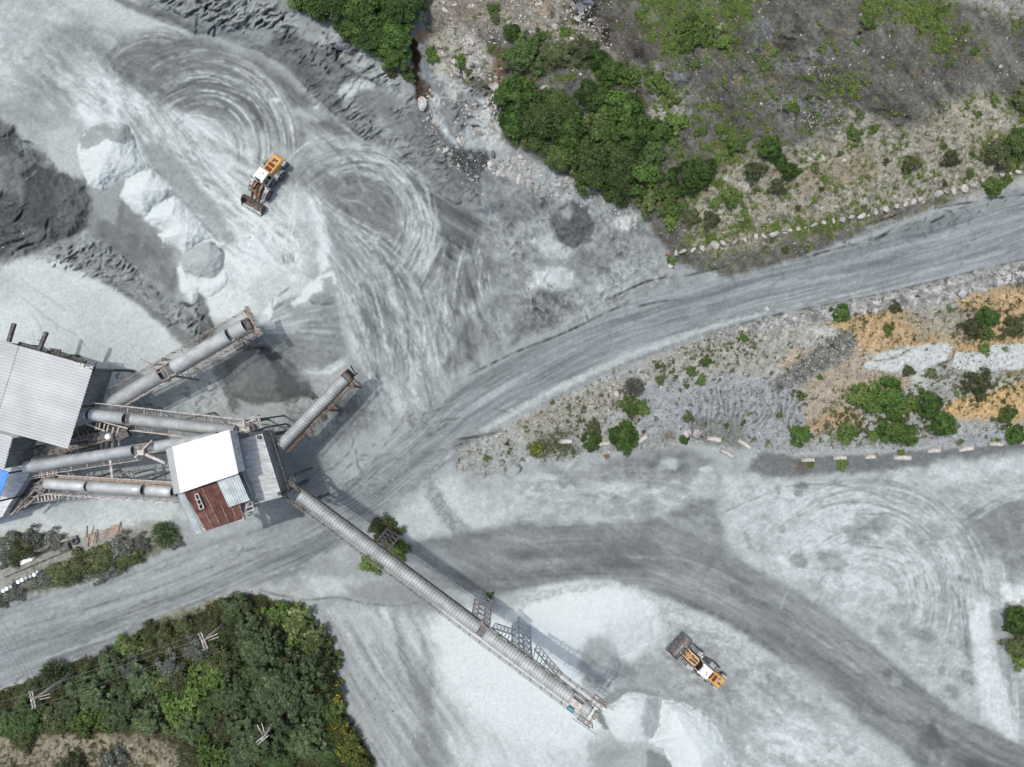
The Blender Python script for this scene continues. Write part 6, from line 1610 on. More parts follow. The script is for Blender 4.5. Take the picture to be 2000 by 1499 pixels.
pf = empty('conveyor_head_platform', P(480, 835, 0), 0, 'white-railed drive platform at the tower end of the northernmost conveyor', 'platform')
polyprism([(462, 826), (500, 816), (508, 838), (468, 850)], 11.0, 11.25).build('deck', M['grating'], pf)
mb = MB()
ring = [P(474, 822, 12.2), P(502, 812, 12.2), P(510, 836, 12.2)]
for a, b in zip(ring[:-1], ring[1:]):
    for dz in (0, -.5): mb.beam(a + Vector((0, 0, dz)), b + Vector((0, 0, dz)), .09)
    for i in range(5):
        p = a.lerp(b, i / 4); mb.beam(p, p - Vector((0, 0, 1)), .08)
mb.beam(P(450, 848, 12.2), P(474, 842, 12.2), .1); mb.beam(P(476, 818, 12.6), P(477, 838, 12.2), .22); mb.beam(P(455, 828, 12.2), P(476, 831, 12.2), .12); mb.beam(P(478, 828, 12.2), P(500, 816, 12.2), .14)
mb.build('railing', M['steel_pale'], pf)
MB().box(P(482, 840, 11.8), (.9, .7, .6), Matrix.Rotation(.3, 3, 'Z')).build('gear_box', M['steel_pale'], pf)
MB().tube(P(492, 830, 11.7), P(499, 840, 11.7), .3, 12).build('drive_motor', M['steel_dark'], pf)
mb = MB()
for u, v in ((466, 828), (500, 820), (505, 838)): p = P(u, v, 11.0); mb.beam(p, down(p, 0), .2)
mb.build('support_leg', M['steel_dark'], pf)

tp = empty('conveyor_tail_platform', P(585, 965, 0), 0, 'dark steel tail platform where the long conveyor leaves the tower', 'platform')
mb = MB()
A_ = [P(556, 935, 9), P(572, 930, 9), P(606, 985, 9), P(590, 990, 9), P(560, 972, 9)]
for a, b in zip(A_, A_[1:] + A_[:1]): mb.beam(a, b, .16)
for i in range(8): mb.beam(A_[1].lerp(A_[2], i / 7), A_[0].lerp(A_[3], i / 7), .1)
for i in range(6):
    p = A_[1].lerp(A_[2], i / 5); mb.beam(p, p + Vector((0, 0, 1.1)), .07)
mb.beam(A_[1] + Vector((0, 0, 1.1)), A_[2] + Vector((0, 0, 1.1)), .08); mb.beam(P(552, 972, 9.6), P(578, 980, 9.6), .12); mb.beam(P(552, 975, 9), P(590, 990, 9), .14)
mb.beam(P(562, 940, 9.8), P(592, 962, 9.8), .5, .1)
mb.build('frame', M['steel_dark'], tp)
mb = MB()
for p in A_[:4]: mb.beam(p, down(p, 0), .2)
mb.build('support_leg', M['steel_dark'], tp)
# ------------------------------------------------------------------ wheel loaders
def wheel_loader(loc, heading, label, arm_m, bucket_m, tilt, steer, lift):
    root = empty('wheel_loader', loc, heading, label, 'wheel loader', 'wheel loaders working in the quarry')
    B = lambda mb, nm, mat, par=root, sm=False: mb.build(nm, M[mat], par, sm, ws=False)
    # rear frame and body
    mb = MB(); mb.box((-1.9, 0, 1.0), (3.4, 1.15, .9)); mb.box((-3.45, 0, 1.05), (.7, 2.3, .85)); mb.box((-.35, 0, .95), (1.0, .9, .7))
    B(mb, 'chassis', 'tyre')
    mb = MB()
    prof = [(-3.75, 1.35), (-3.75, 1.95), (-3.5, 2.3), (-1.05, 2.55), (-1.05, 1.35)]
    n = len(prof); vs_ = []
    for sy, in_ in ((-1, 0), (1, 0)):
        for x, z in prof:
            w = .86 if z < 2.0 else .66
            vs_.append((x, sy * w, z))
    fs_ = [(i, (i + 1) % n, n + (i + 1) % n, n + i) for i in range(n)] + [tuple(range(n - 1, -1, -1)), tuple(range(n, 2 * n))]
    mb.add(vs_, fs_); B(mb, 'hood', 'yellow')
    for x0, x1 in ((-1.75, -1.2), (-2.4, -1.9)):
        zz = lambda x: 2.3 + (x + 3.5) / 2.45 * .25 + .015
        MBx = MB().add([(x0, -.48, zz(x0)), (x1, -.48, zz(x1)), (x1, .48, zz(x1)), (x0, .48, zz(x0)), (x0, -.48, zz(x0) - .1), (x1, -.48, zz(x1) - .1), (x1, .48, zz(x1) - .1), (x0, .48, zz(x0) - .1)], [(0, 1, 2, 3), (7, 6, 5, 4), (0, 4, 5, 1), (1, 5, 6, 2), (2, 6, 7, 3), (3, 7, 4, 0)])
        B(MBx, 'radiator_grille', 'vent')
    mb = MB(); mb.tube((-2.95, .15, 2.3), (-2.95, .15, 2.85), .11, 10); mb.tube((-2.95, .15, 2.8), (-3.15, .05, 2.9), .09, 8); B(mb, 'exhaust_pipe', 'steel_dark')
    mb = MB(); mb.lathe([(0, .36), (.2, .34), (.24, .1), (.14, 0), (0, 0)], (-2.75, -.3, 2.38), (0, 0, 1), 14); B(mb, 'air_cleaner', 'steel_brown')
    for sy in (-1, 1):
        mb = MB(); mb.prism([(-1.5, 1.72), (-1.2, 1.8), (-.85, 1.45), (-.95, 1.4), (-1.25, 1.7), (-1.5, 1.65)], sy * .8, sy * 1.45); B(mb, 'rear_fender', 'fender')
        mb = MB(); mb.box((-3.3, sy * 1.02, 1.75), (.75, .3, .5)); B(mb, 'rear_light', 'fender')
        mb = MB()
        for i in range(4): mb.box((-.55, sy * (1.0 + .06 * i), .55 + .3 * i), (.85, .3, .05))
        mb.beam((-.98, sy * 1.15, .5), (-.98, sy * 1.15, 1.6), .06); mb.beam((-.12, sy * 1.15, .5), (-.12, sy * 1.15, 1.6), .06)
        B(mb, 'ladder', 'steel_dark')
        mb = MB(); mb.path([(-1.0, sy * 1.3, 1.6), (-1.0, sy * 1.35, 2.5), (-1.6, sy * 1.35, 2.5), (-1.9, sy * 1.3, 1.8)], .035); B(mb, 'handrail', 'steel_pale')
    # cab
    mb = MB()
    lo, hi = (-.95, .65, .72), (-.85, .45, .64)
    vs_ = [(lo[0], -lo[2], 1.4), (lo[1], -lo[2], 1.4), (lo[1], lo[2], 1.4), (lo[0], lo[2], 1.4), (hi[0], -hi[2], 3.2), (hi[1], -hi[2], 3.2), (hi[1], hi[2], 3.2), (hi[0], hi[2], 3.2)]
    mb.add(vs_, [(3, 2, 1, 0), (4, 5, 6, 7), (0, 1, 5, 4), (1, 2, 6, 5), (2, 3, 7, 6), (3, 0, 4, 7)]); cab = B(mb, 'cab', 'glass')
    mb = MB()
    for a, b in ((0, 4), (1, 5), (2, 6), (3, 7)): mb.beam(vs_[a], vs_[b], .12)
    mb.beam(vs_[0], vs_[1], .14, .5); mb.beam(vs_[3], vs_[2], .14, .5); mb.beam((-.2, -.72, 1.4), (-.2, -.65, 3.2), .08); mb.beam((-.2, .72, 1.4), (-.2, .65, 3.2), .08)
    B(mb, 'pillars', 'cabwhite', cab)
    mb = MB(); mb.box((-.28, 0, 3.28), (1.5, 1.55, .16), None, .93); mb.box((.52, -.62, 3.26), (.22, .3, .12)); mb.box((.52, .62, 3.26), (.22, .3, .12)); B(mb, 'cab_roof', 'cabwhite')
    mb = MB(); mb.lathe([(0, .12), (.07, .1), (.08, 0), (0, 0)], (-.55, .2, 3.36), (0, 0, 1), 10); mb.lathe([(0, .08), (.06, .06), (.06, 0), (0, 0)], (-.35, -.05, 3.36), (0, 0, 1), 10); B(mb, 'roof_beacon', 'steel_dark')
    for sy in (-1, 1):
        mb = MB(); mb.beam((.45, sy * .7, 2.9), (.75, sy * 1.15, 2.9), .05); mb.box((.76, sy * 1.18, 2.75), (.08, .28, .4)); B(mb, 'mirror', 'steel_dark')
    # front frame turns about the hinge
    piv = Vector((.3, 0, 0)); R = Matrix.Rotation(steer, 3, 'Z')
    T = lambda p: tuple(piv + R @ (Vector(p) - piv))
    def front(mb, nm, mat, par=root, sm=False):
        mb.v = [T(p) for p in mb.v]; return mb.build(nm, M[mat], par, sm, ws=False)
    mb = MB(); mb.box((1.35, 0, 1.0), (2.0, .95, .8)); mb.box((.55, 0, 1.3), (.5, .8, .9)); mb.box((1.25, .42, 1.75), (.9, .14, .9)); mb.box((1.25, -.42, 1.75), (.9, .14, .9)); front(mb, 'front_frame', arm_m)
    # boom
    hx, hz = 3.05, .75 + lift
    for sy in (-1, 1):
        mb = MB(); mb.prism([(1.0, 2.15), (1.0, 1.8), (2.2, 1.35 + lift * .6), (hx - .1, hz - .15), (hx + .15, hz + .15), (2.4, 1.75 + lift * .6), (1.4, 2.25)], sy * .55 - .07, sy * .55 + .07); front(mb, 'boom_arm', arm_m)
        mb = MB(); mb.tube((.95, sy * .36, 1.0), (1.7, sy * .36, 1.3 + lift * .4), .1, 10); mb.tube((1.7, sy * .36, 1.3 + lift * .4), (2.3, sy * .5, 1.45 + lift * .6), .055, 8); front(mb, 'lift_cylinder', 'steel_dark')
        mb = MB(); mb.prism([(.72, 1.5), (1.0, 1.85), (1.6, 1.9), (1.6, 1.82), (1.05, 1.76), (.8, 1.45)], sy * .92, sy * 1.48); front(mb, 'front_fender', 'fender')
        mb = MB(); mb.box((.95, sy * 1.05, 2.1), (.16, .28, .2)); mb.beam((.95, sy * .9, 1.8), (.95, sy * 1.05, 2.1), .06); front(mb, 'headlight', 'cabwhite')
    mb = MB(); mb.beam((2.1, -.55, 1.6 + lift * .5), (2.1, .55, 1.6 + lift * .5), .28); front(mb, 'cross_tube', arm_m)
    mb = MB(); mb.beam((1.95, 0, 2.2 + lift * .4), (2.55, 0, 1.0 + lift * .8), .3, .16); front(mb, 'bell_crank', arm_m)
    mb = MB(); mb.tube((1.05, 0, 1.85), (1.6, 0, 2.1 + lift * .3), .13, 10); mb.tube((1.6, 0, 2.1 + lift * .3), (2.0, 0, 2.2 + lift * .4), .07, 8); front(mb, 'tilt_cylinder', 'arm_y' if arm_m == 'arm_y' else 'steel_dark')
    mb = MB(); mb.path([(.6, .2, 1.75), (1.2, .25, 2.05), (1.9, .2, 1.9)], .04); mb.path([(.6, -.2, 1.75), (1.2, -.2, 2.0), (2.0, -.3, 1.8)], .04); front(mb, 'hydraulic_hose', 'tyre')
    # bucket: curved shell turned by tilt about its hinge
    hinge = Vector((hx, 0, hz)); Rt = Matrix.Rotation(-tilt, 3, 'Y')
    bw = 1.62
    shell = [(1.55, -.62), (.6, -.62), (.22, -.5), (.02, -.2), (0, .15), (.12, .5), (.38, .72)]
    inner = [(x + .07 if x < 1.5 else x, z + .06) for x, z in shell]
    def place(p): return T(hinge + Rt @ Vector(p))
    mb = MB(); n = len(shell); vs_ = []
    for y in (-bw, bw):
        vs_ += [(x, y, z) for x, z in shell] + [(x, y, z) for x, z in inner]
    fs_ = []
    for i in range(n - 1):
        fs_ += [(i, i + 1, 2 * n + i + 1, 2 * n + i), (n + i + 1, n + i, 3 * n + i, 3 * n + i + 1)]
    fs_ += [(0, 2 * n, 3 * n, n), (n - 1, 2 * n - 1, 4 * n - 1, 3 * n - 1)]
    mb.add(vs_, fs_)
    for y in (-bw, bw):
        for i in range(n - 1): pass
        side = [(x, z) for x, z in shell] + [(.95, .42), (1.35, -.2)]
        mb.prism(side, y - .035, y + .035)
    mb.v = [place(p) for p in mb.v]
    bk = mb.build('bucket', M[bucket_m], root, False, ws=False)
    for i in range(9):
        y = -bw + .08 + i * (2 * bw - .16) / 8
        mb = MB(); mb.add([(1.45, y - .12, -.68), (1.45, y + .12, -.68), (1.45, y + .12, -.48), (1.45, y - .12, -.48), (1.98, y - .06, -.64), (1.98, y + .06, -.64), (1.98, y + .06, -.56), (1.98, y - .06, -.56)], [(3, 2, 1, 0), (4, 5, 6, 7), (0, 1, 5, 4), (1, 2, 6, 5), (2, 3, 7, 6), (3, 0, 4, 7)])
        mb.v = [place(p) for p in mb.v]
        mb.build('tooth', M['steel_dark'], bk, False, ws=False)
    if tilt > .2:
        mb = MB()
        for y in (-1.1, 0, 1.1): mb.box((-.08, y, .1), (.2, .5, .6))
        mb.v = [place(p) for p in mb.v]; mb.build('back_plate', M['fender'], root, False, ws=False)
    # wheels
    def wheel(x, y, fr):
        c = Vector((x, y, .84)); ax = Vector((0, 1, 0))
        Tf = (lambda p: T(p)) if fr else tuple
        mb = MB(); mb.lathe([(.42, -.3), (.62, -.34), (.78, -.3), (.84, -.2), (.85, 0), (.84, .2), (.78, .3), (.62, .34), (.42, .3), (.42, -.3)], c, ax, 28)
        mb.v = [Tf(p) for p in mb.v]; w = mb.build('wheel', M['tyre'], root, True, ws=False)
        mb = MB()
        for i in range(22):
            a = 2 * math.pi * i / 22
            Rr = Matrix.Rotation(a, 3, 'Y')
            for sy in (-1, 1):
                mb.box(c + Rr @ Vector((0, sy * .16, .865)), (.1, .3, .07), Rr @ Matrix.Rotation(sy * .35, 3, 'Z'))
        mb.v = [Tf(p) for p in mb.v]; mb.build('tread', M['tread'], w, False, ws=False)
        s = 1 if y > 0 else -1
        mb = MB(); mb.lathe([(.42, .3), (.40, .2), (.3, .12), (.16, .12), (.14, .22), (0, .22)], c, ax * s, 20)
        mb.v = [Tf(p) for p in mb.v]; mb.build('rim', M['rim'], w, False, ws=False)
    for x, fr in ((-1.75, False), (1.55, True)):
        for y in (-1.12, 1.12): wheel(x, y, fr)
    return root

def heading(u0, v0, u1, v1): return math.atan2(-(v1 - v0), u1 - u0)
h1 = heading(548, 327, 500, 392)
wheel_loader(GP(524, 357), h1, 'yellow wheel loader with a brown lowered bucket in the north-west yard', 'arm', 'bucket', -.1, 0.10, -.1)
h2 = heading(1394, 1318, 1340, 1272)
wheel_loader(GP(1363, 1292), h2, 'yellow wheel loader with a grey tilted bucket near the white heaps', 'arm_y', 'bucket2', .5, -.03, .25)

# ------------------------------------------------------------------ boulders and stones
def rock_mesh(name, seed, mat, sub=2, sq=(1, .8, .62), rough=.28):
    r = random.Random(seed)
    bm = bmesh.new(); bmesh.ops.create_icosphere(bm, subdivisions=sub, radius=1)
    pl = [(Vector((r.gauss(0, 1), r.gauss(0, 1), r.gauss(0, 1) * .8)).normalized(), r.uniform(.6, .9)) for _ in range(9)]
    for v in bm.verts:
        for n_, d_ in pl:
            k = v.co.dot(n_)
            if k > d_: v.co -= n_ * (k - d_)
        v.co *= 1 + r.uniform(-.05, .05)
        v.co.x *= sq[0]; v.co.y *= sq[1]; v.co.z *= sq[2]
    me = bpy.data.meshes.new(name); bm.to_mesh(me); bm.free()
    me.materials.append(mat); return me
ROCKS = [rock_mesh('boulder', s, M['rock'], 2, (1, r_y, .7)) for s, r_y in ((1, .8), (2, .95), (3, .7), (4, .85), (5, .75), (6, .9))]
ROCK_R = rock_mesh('boulder', 11, M['rock_red'], 2, (1, .8, .6))
ROCK_D = [rock_mesh('boulder', s, M['rock_dark'], 2, (1, .75, .6)) for s in (21, 22, 23)]
r4 = random.Random(44)
def boulder(u, v, rad, label, group=None, me=None, sx=1.0, name='boulder', rot=None):
    o = link(name, me or r4.choice(ROCKS))
    s = rad / 14.0 * r4.uniform(.82, 1.16)
    o.location = GP(u + r4.uniform(-1.5, 1.5), v + r4.uniform(-2, 2), s * r4.uniform(.05, .3)); o.scale = (s * sx * r4.uniform(.85, 1.3), s * r4.uniform(.8, 1.05), s * r4.uniform(.7, 1.1)); o.rotation_euler = (r4.uniform(-.2, .2), r4.uniform(-.2, .2), r4.uniform(0, 6.28) if rot is None else rot)
    return tag(o, label, 'boulder', group)
ROWG = 'pale boulders in a line along the upper edge of the haul road'
ROWL = 'pale limestone boulder in the line along the upper edge of the haul road'
ROW = [(1320, 496, 7), (1334, 492, 8), (1354, 487, 7.5), (1373, 484, 8), (1396, 479, 10), (1414, 474, 8), (1435, 471, 6.5), (1455, 468, 7), (1475, 464, 7.5), (1493, 460, 7), (1513, 456, 9), (1531, 455, 5), (1545, 449, 5), (1560, 447, 7), (1574, 445, 5), (1589, 441, 7), (1608, 434, 7), (1628, 431, 7.5), (1646, 428, 8), (1664, 425, 6), (1683, 422, 10), (1697, 420, 6), (1711, 415, 7.5), (1730, 411, 8), (1750, 404, 7), (1768, 398, 8), (1784, 396, 7), (1796, 391, 6.5), (1750, 384, 5), (1834, 380, 8), (1848, 377, 6), (1864, 373, 6.5), (1884, 369, 9), (1903, 361, 8.5), (1919, 354, 6), (1958, 342, 7), (1972, 341, 5), (1990, 336, 6.5), (1774, 391, 5), (1801, 465 - 75, 4)]
ORD = ['first', 'second', 'third', 'fourth', 'fifth', 'sixth', 'seventh', 'eighth', 'ninth', 'tenth', 'eleventh', 'twelfth', 'thirteenth', 'fourteenth', 'fifteenth', 'sixteenth', 'seventeenth', 'eighteenth', 'nineteenth', 'twentieth']
ROW = sorted(ROW); nrow = len(ROW)
for i, (u, v, r) in enumerate(ROW):
    sz_ = 'large' if r >= 8.5 else 'small' if r <= 6 else 'mid-sized'
    lb = (f'{sz_} pale boulder, {ORD[i]} right of the reddish boulder in the road-edge line' if i < 20 else f'{sz_} pale boulder, {ORD[nrow - 1 - i]} from the right end of the road-edge line')
    boulder(u, v, r * 1.02, lb, ROWG)
boulder(1304, 496, 8, 'reddish boulder at the left end of the line of pale boulders', ROWG, ROCK_R)
boulder(1310, 521, 6, 'pale boulder in a green tuft below the reddish boulder')
for u, v, r, lb in ((868, 20, 8, 'pale boulder at the top edge between dark bushes and the hillside'), (825, 202, 11, 'large pale boulder at the lower end of the rust-brown ditch'), (889, 10, 5, 'small pale boulder at the very top edge of the hillside'),
                    (993, 46, 7, 'pale boulder near the big dark round bush at the top'), (960, 20, 4, 'small pale boulder at the top edge, above the chalky slab'), (1083, 55, 8, 'pale boulder resting above the dark shrubs at the top'), (1064, 172, 8, 'pale boulder beside the dry grass tuft above the thicket'),
                    (985, 328, 5, 'small white boulder below the left tip of the thicket'), (1017, 305, 7, 'pale boulder at the lower left edge of the big thicket'), (1106, 350, 7, 'white boulder near the lower edge of the big thicket'), (1002, 310, 5, 'small pale boulder just left of the thicket boulder'),
                    (1318, 445, 5, 'white boulder above the left end of the boulder line'), (1275, 513, 4, 'small white boulder on the grey bank left of the boulder line'), (1194, 439, 3.5, 'small white boulder on grey gravel near the pale slab'), (1649, 312, 5, 'lone white boulder on the pale grassy slope'), (1953, 129, 4, 'lone white boulder at the right side of the dark hillside'),
                    (1639, 625, 5, 'white boulder beside the round bush below the haul road'), (1532, 631, 4.5, 'white boulder at the road verge by the rubble'), (1680, 685, 5, 'white boulder at the left tip of the pale slab'), (1846, 572, 4.5, 'white boulder at the lower edge of the roadside rubble'), (1840, 575, 3.5, 'smaller white boulder beside the roadside rubble boulder'),
                    (1607, 776, 5, 'pale boulder on the brown slope below the slab'), (1628, 772, 4, 'smaller pale boulder on the brown slope below the slab'), (1205, 770, 7, 'pale boulder on gravel above the blue-grey bush'), (1193, 766, 4, 'small pale boulder left of the gravel boulder'), (1828, 867, 3.5, 'small white boulder on the low kerb bank at right')):
    boulder(u, v, r, lb)
for u, v, r, lb in ((1348, 845, 7, 'pale broken rock at the upper left of the barrier rocks'), (1360, 848, 10, 'largest pale broken rock beside the small dark green bush'), (1340, 848, 7, 'pale broken rock touching the small dark green bush'), (1370, 842, 4, 'smallest pale broken rock beside the damp patch')):
    boulder(u, v, r, lb, 'broken rocks near the concrete blocks')
for u, v, r, lb in ((668, 92, 14, 'dark slate outcrop on the pale bank below the dark trees'), (684, 100, 13, 'dark slate outcrop lowest on the pale bank'), (694, 88, 11, 'dark slate outcrop nearest the dark trees'), (1134, 16, 14, 'black rock outcrop at the top edge beside the hollow'), (1150, 8, 12, 'black rock outcrop highest at the top edge'), (920, 306, 9, 'dark rock at the foot of the silt flow'), (963, 303, 8, 'dark rock below the white rocks left of the thicket'), (1333, 155, 12, 'dark cracked rock among the hillside shrubs'), (1320, 150, 9, 'smaller dark cracked rock among the hillside shrubs'), (893, 392, 10, 'dark rock at the toe of the bank by the yard')):
    boulder(u, v, r, lb, None, r4.choice(ROCK_D))

# ------------------------------------------------------------------ concrete road blocks
def block_mesh():
    mb = MB()
    pr = [(-.42, 0), (.42, 0), (.36, .3), (.22, .62), (-.22, .62), (-.36, .3)]
    vs_ = []
    for x, k in ((-1.0, .86), (-.92, 1), (.92, 1), (1.0, .86)):
        vs_ += [(x, y * k, z * (1 if k == 1 else .95)) for y, z in pr]
    n = 6; fs_ = []
    for j in range(3):
        for i in range(n): fs_.append((j * n + i, j * n + (i + 1) % n, (j + 1) * n + (i + 1) % n, (j + 1) * n + i))
    fs_ += [tuple(range(n - 1, -1, -1)), tuple(range(3 * n, 4 * n))]
    mb.add(vs_, fs_); mb.box((0, 0, .63), (.5, .1, .04))
    return mb.mesh('concrete_block', M['conc'])
BLOCK = block_mesh()
BG = 'concrete road blocks along the edge of the yards'
for u, v, L, a, lb in ((1106, 862, 23, 2, 'concrete block on the mossy patch by the yellow-flowered bush'), (1177, 867, 27, 8, 'concrete block half under the dark bush left of the largest roadside bush'), (1254, 858, 20, 38, 'slanted concrete block at the right edge of the largest roadside bush'),
                       (1393, 858, 27, -8, 'concrete block at the upper left of the group of three by the damp patch'), (1452, 867, 29, -34, 'slanted concrete block on the right of the group of three by the damp patch'), (1418, 885, 29, -30, 'slanted concrete block lowest in the group of three by the damp patch'),
                       (1575, 898, 26, 0, 'concrete block partly hidden by a dry grass clump, left end of the long row'), (1638, 894, 26, 2, 'concrete block with a leafy weed in front, second from the left of the row'), (1696, 892, 21, 4, 'short concrete block between the weed block and the long block'), (1759, 894, 34, -1, 'longest concrete block in the row along the dark strip'), (1820, 880, 26, 4, 'clean concrete block alone right of the longest block'), (1883, 877, 30, 9, 'broken concrete block with a weed behind it'), (1941, 867, 27, -2, 'concrete block with a leafy weed on top near the right edge'), (1998, 863, 20, 8, 'concrete block cut off by the right edge behind a bush'),
                       (1964, 826, 14, -60, 'small slanted concrete piece on the low wall at right'), (1997, 1180, 18, 85, 'pale concrete block above the shrub at the right edge')):
    o = link('concrete_block', BLOCK)
    o.location = GP(u, v, -r4.uniform(.04, .2)); o.rotation_euler = (r4.uniform(-.07, .07), r4.uniform(-.04, .04), math.radians(a)); o.scale = (L / 28.0, (.55 if L < 18 else r4.uniform(.88, 1.1)), r4.uniform(.85, 1.1))
    tag(o, lb, 'concrete block', BG)

# ------------------------------------------------------------------ drums, poles, odd things
for u, v, r, m, lb in ((3, 1154, 4.2, 'drum_white', 'white drum cut off by the left edge, first of the drum row'), (14, 1151, 4.0, 'drum_white', 'bright white drum just right of the cut-off drum'), (21, 1147, 3.9, 'drum_white', 'white drum between the bright white drum and the grey-white one'), (28.5, 1143, 3.8, 'drum_grey', 'grey drum left of the black drum'), (36, 1138, 3.6, 'drum_black', 'only black drum in the row of drums'),
                       (43, 1134, 3.9, 'drum_white', 'white drum just right of the black drum'), (50.5, 1130, 3.8, 'drum_white', 'white drum second to the right of the black drum'), (58, 1126, 3.6, 'drum_grey', 'dusty grey drum in the middle of the right half of the row'), (66, 1123, 3.6, 'drum_grey', 'dusty grey drum next to the last large white drum'), (74, 1120, 4.0, 'drum_white', 'last large white drum at the right end of the row'), (80, 1114, 2.2, 'drum_white', 'small white bucket past the right end of the drum row')):
    mb = MB(); R_ = r / 14
    mb.lathe([(0, 0), (R_ * .96, 0), (R_, .05), (R_, .3), (R_ * 1.03, .32), (R_, .34), (R_, .58), (R_ * 1.03, .6), (R_, .62), (R_, .86), (R_ * .94, .88), (R_ * .92, .84), (0, .84)], (0, 0, 0), (0, 0, 1), 20)
    me = mb.mesh('drum', M[m]); o = link('drum', me); o.location = GP(u, v); tag(o, lb, 'drum', 'drums in a row by the planted strip')
    mb = MB(); mb.lathe([(0, .03), (.04, .03), (.04, 0), (0, 0)], (R_ * .55, 0, .845), (0, 0, 1), 8); mb.build('bung', M['drum_grey'], o, False, ws=False)

def utility_pole(top_uv, ht, rot, label, arms=2, span=2.3):
    tp_ = P(top_uv[0], top_uv[1], ht + gz(*top_uv)); bz = gz(*top_uv)
    root = empty('utility_pole', (tp_.x, tp_.y, bz), 0, label, 'utility pole', 'wooden utility poles in the south-west wood')
    MB().tube((0, 0, 0), (0, 0, ht + .3), .2, 10, .14).build('shaft', M['pole'], root, True, ws=False)
    d = Vector((math.cos(rot), math.sin(rot), 0)); n_ = Vector((-d.y, d.x, 0))
    for k in range(arms):
        c = n_ * (.17 if k else -.17) + Vector((0, 0, ht))
        a = MB().beam(c - d * span / 2, c + d * span / 2, .13, .16).build('crossarm', M['pole'], root, False, ws=False)
        mb = MB()
        for t in (-.45, -.2, .2, .45): mb.lathe([(.03, 0), (.06, .08), (.07, .18), (.03, .22), (0, .22)], c + d * span * t + Vector((0, 0, .08)), (0, 0, 1), 8)
        mb.build('insulators', M['drum_grey'], a, False, ws=False)
    mb = MB(); mb.beam((0, 0, ht - .9), d * span * .35 + Vector((0, 0, ht - .05)), .05); mb.beam((0, 0, ht - .9), -d * span * .35 + Vector((0, 0, ht - .05)), .05)
    mb.build('arm_brace', M['steel_dark'], root, False, ws=False)
    mb = MB(); mb.beam(n_ * .3 + Vector((0, 0, ht - .5)), n_ * 1.6 + Vector((0, 0, ht - 1.0)), .1); mb.beam(n_ * .3 + d * .3 + Vector((0, 0, ht - .6)), n_ * 1.4 + d * .5 + Vector((0, 0, ht - 1.2)), .09)
    mb.build('stand_off', M['pole'], root, False, ws=False)
    return tp_, d
p1_, d1 = utility_pole((64, 1367), 8.5, math.radians(-78), 'wooden utility pole with twin crossarms at the left of the south-west wood')
p2_, d2 = utility_pole((397, 1252), 7.5, math.radians(-68), 'wooden utility pole with twin crossarms near the road edge in the wood')
p3_, d3 = utility_pole((513, 1443), 7.0, math.radians(40), 'utility pole with slanted crossarm deep among the tall dark trees', 2, 1.8)
def wire(a, b, sag, label, rad=.022):
    pts = [a.lerp(b, t / 14) - Vector((0, 0, sag * 4 * (t / 14) * (1 - t / 14))) for t in range(15)]
    tag(MB().path(pts, rad, 5).build('power_line', M['wire'], None), label, 'power line', 'power lines of the south-west wood')
for t, lb in ((-.45, 'upper outer power line between the two twin-armed poles'), (-.15, 'inner power line between the two twin-armed poles'), (.4, 'lower outer power line between the two twin-armed poles')):
    wire(p1_ + d1 * 2.3 * t + Vector((0, 0, .3)), p2_ + d2 * 2.3 * t + Vector((0, 0, .3)), .5, lb)
for t, (u, v), lb in ((-.4, (-40, 1385), 'upper power line leaving the left pole past the left edge'), (.4, (-40, 1410), 'lower power line leaving the left pole past the left edge')):
    wire(p1_ + d1 * 2.3 * t + Vector((0, 0, .3)), P(u, v, 9), .3, lb)
for i, lb in enumerate(('power line crossing the haul road farthest left', 'power line crossing the haul road second from the left', 'power line crossing the haul road third from the left', 'power line crossing the haul road farthest right')):
    wire(P(-20 + i * 7, 1235 - i * 9, 8.5), P(40 + i * 8, 1325 - i * 3, 9), .2, lb, .018)

tl = empty('timber_stack', GP(205, 1042), 0, 'broken stack of weathered planks and frames beside the dusty planted strip', 'timber')
r5 = random.Random(5)
for i in range(15):
    u = 168 + r5.uniform(0, 66); v = 1050 - (u - 168) * .28 + r5.uniform(-8, 10); a = r5.choice([1.35, 1.45, 1.25, .3, 1.4]) + r5.uniform(-.15, .15)
    p = GP(u, v, .1 + .05 * (i % 4)); d = Vector((math.cos(a), math.sin(a), 0)) * r5.uniform(.5, 1.1)
    MB().beam(p - d, p + d, .14, .06).build('plank', M['plank'], tl)
for u, v in ((178, 1056), (212, 1042), (228, 1034)):
    MB().box(GP(u, v, .06), (1.5, 1.3, .06), Matrix.Rotation(.3, 3, 'Z')).build('board', M['plank'], tl)
wl = empty('low_wall', GP(80, 1075), 0, 'thin low dusty wall running slantwise through the planted strip', 'wall')
mb = MB()
for a, b in zip([(12, 1100), (60, 1082), (105, 1062), (150, 1048)][:-1], [(60, 1082), (105, 1062), (150, 1048)]): mb.beam(GP(*a, .25), GP(*b, .25), .35, .6)
mb.build('wall_body', M['steel_brown'], wl)
mb = MB()
for a, b in (((8, 1128), (60, 1106)), ((60, 1106), (140, 1072))): mb.beam(GP(*a, .2), GP(*b, .2), .12, .3)
mb.build('kerb', M['steel_dark'], wl)
sl_ = empty('concrete_slab', GP(58, 1092), 0, 'pair of broken white slabs lying beside the thin low wall', 'slab')
MB().box(GP(50, 1096, .1), (1.6, .55, .14), Matrix.Rotation(.4, 3, 'Z')).build('slab', M['drum_white'], sl_)
MB().box(GP(63, 1089, .16), (.9, .6, .12), Matrix.Rotation(.7, 3, 'Z')).build('slab', M['drum_white'], sl_)
sc = empty('scrap_tyres', GP(140, 1058), 0, 'dark scrap pile with an old tyre beside the low wall', 'scrap')
mb = MB(); mb.lathe([(.25, -.12), (.5, -.15), (.55, 0), (.5, .15), (.25, .12), (.25, -.12)], GP(146, 1057, .3), (.3, .1, 1), 18); mb.build('tyre', M['tyre'], sc, True)
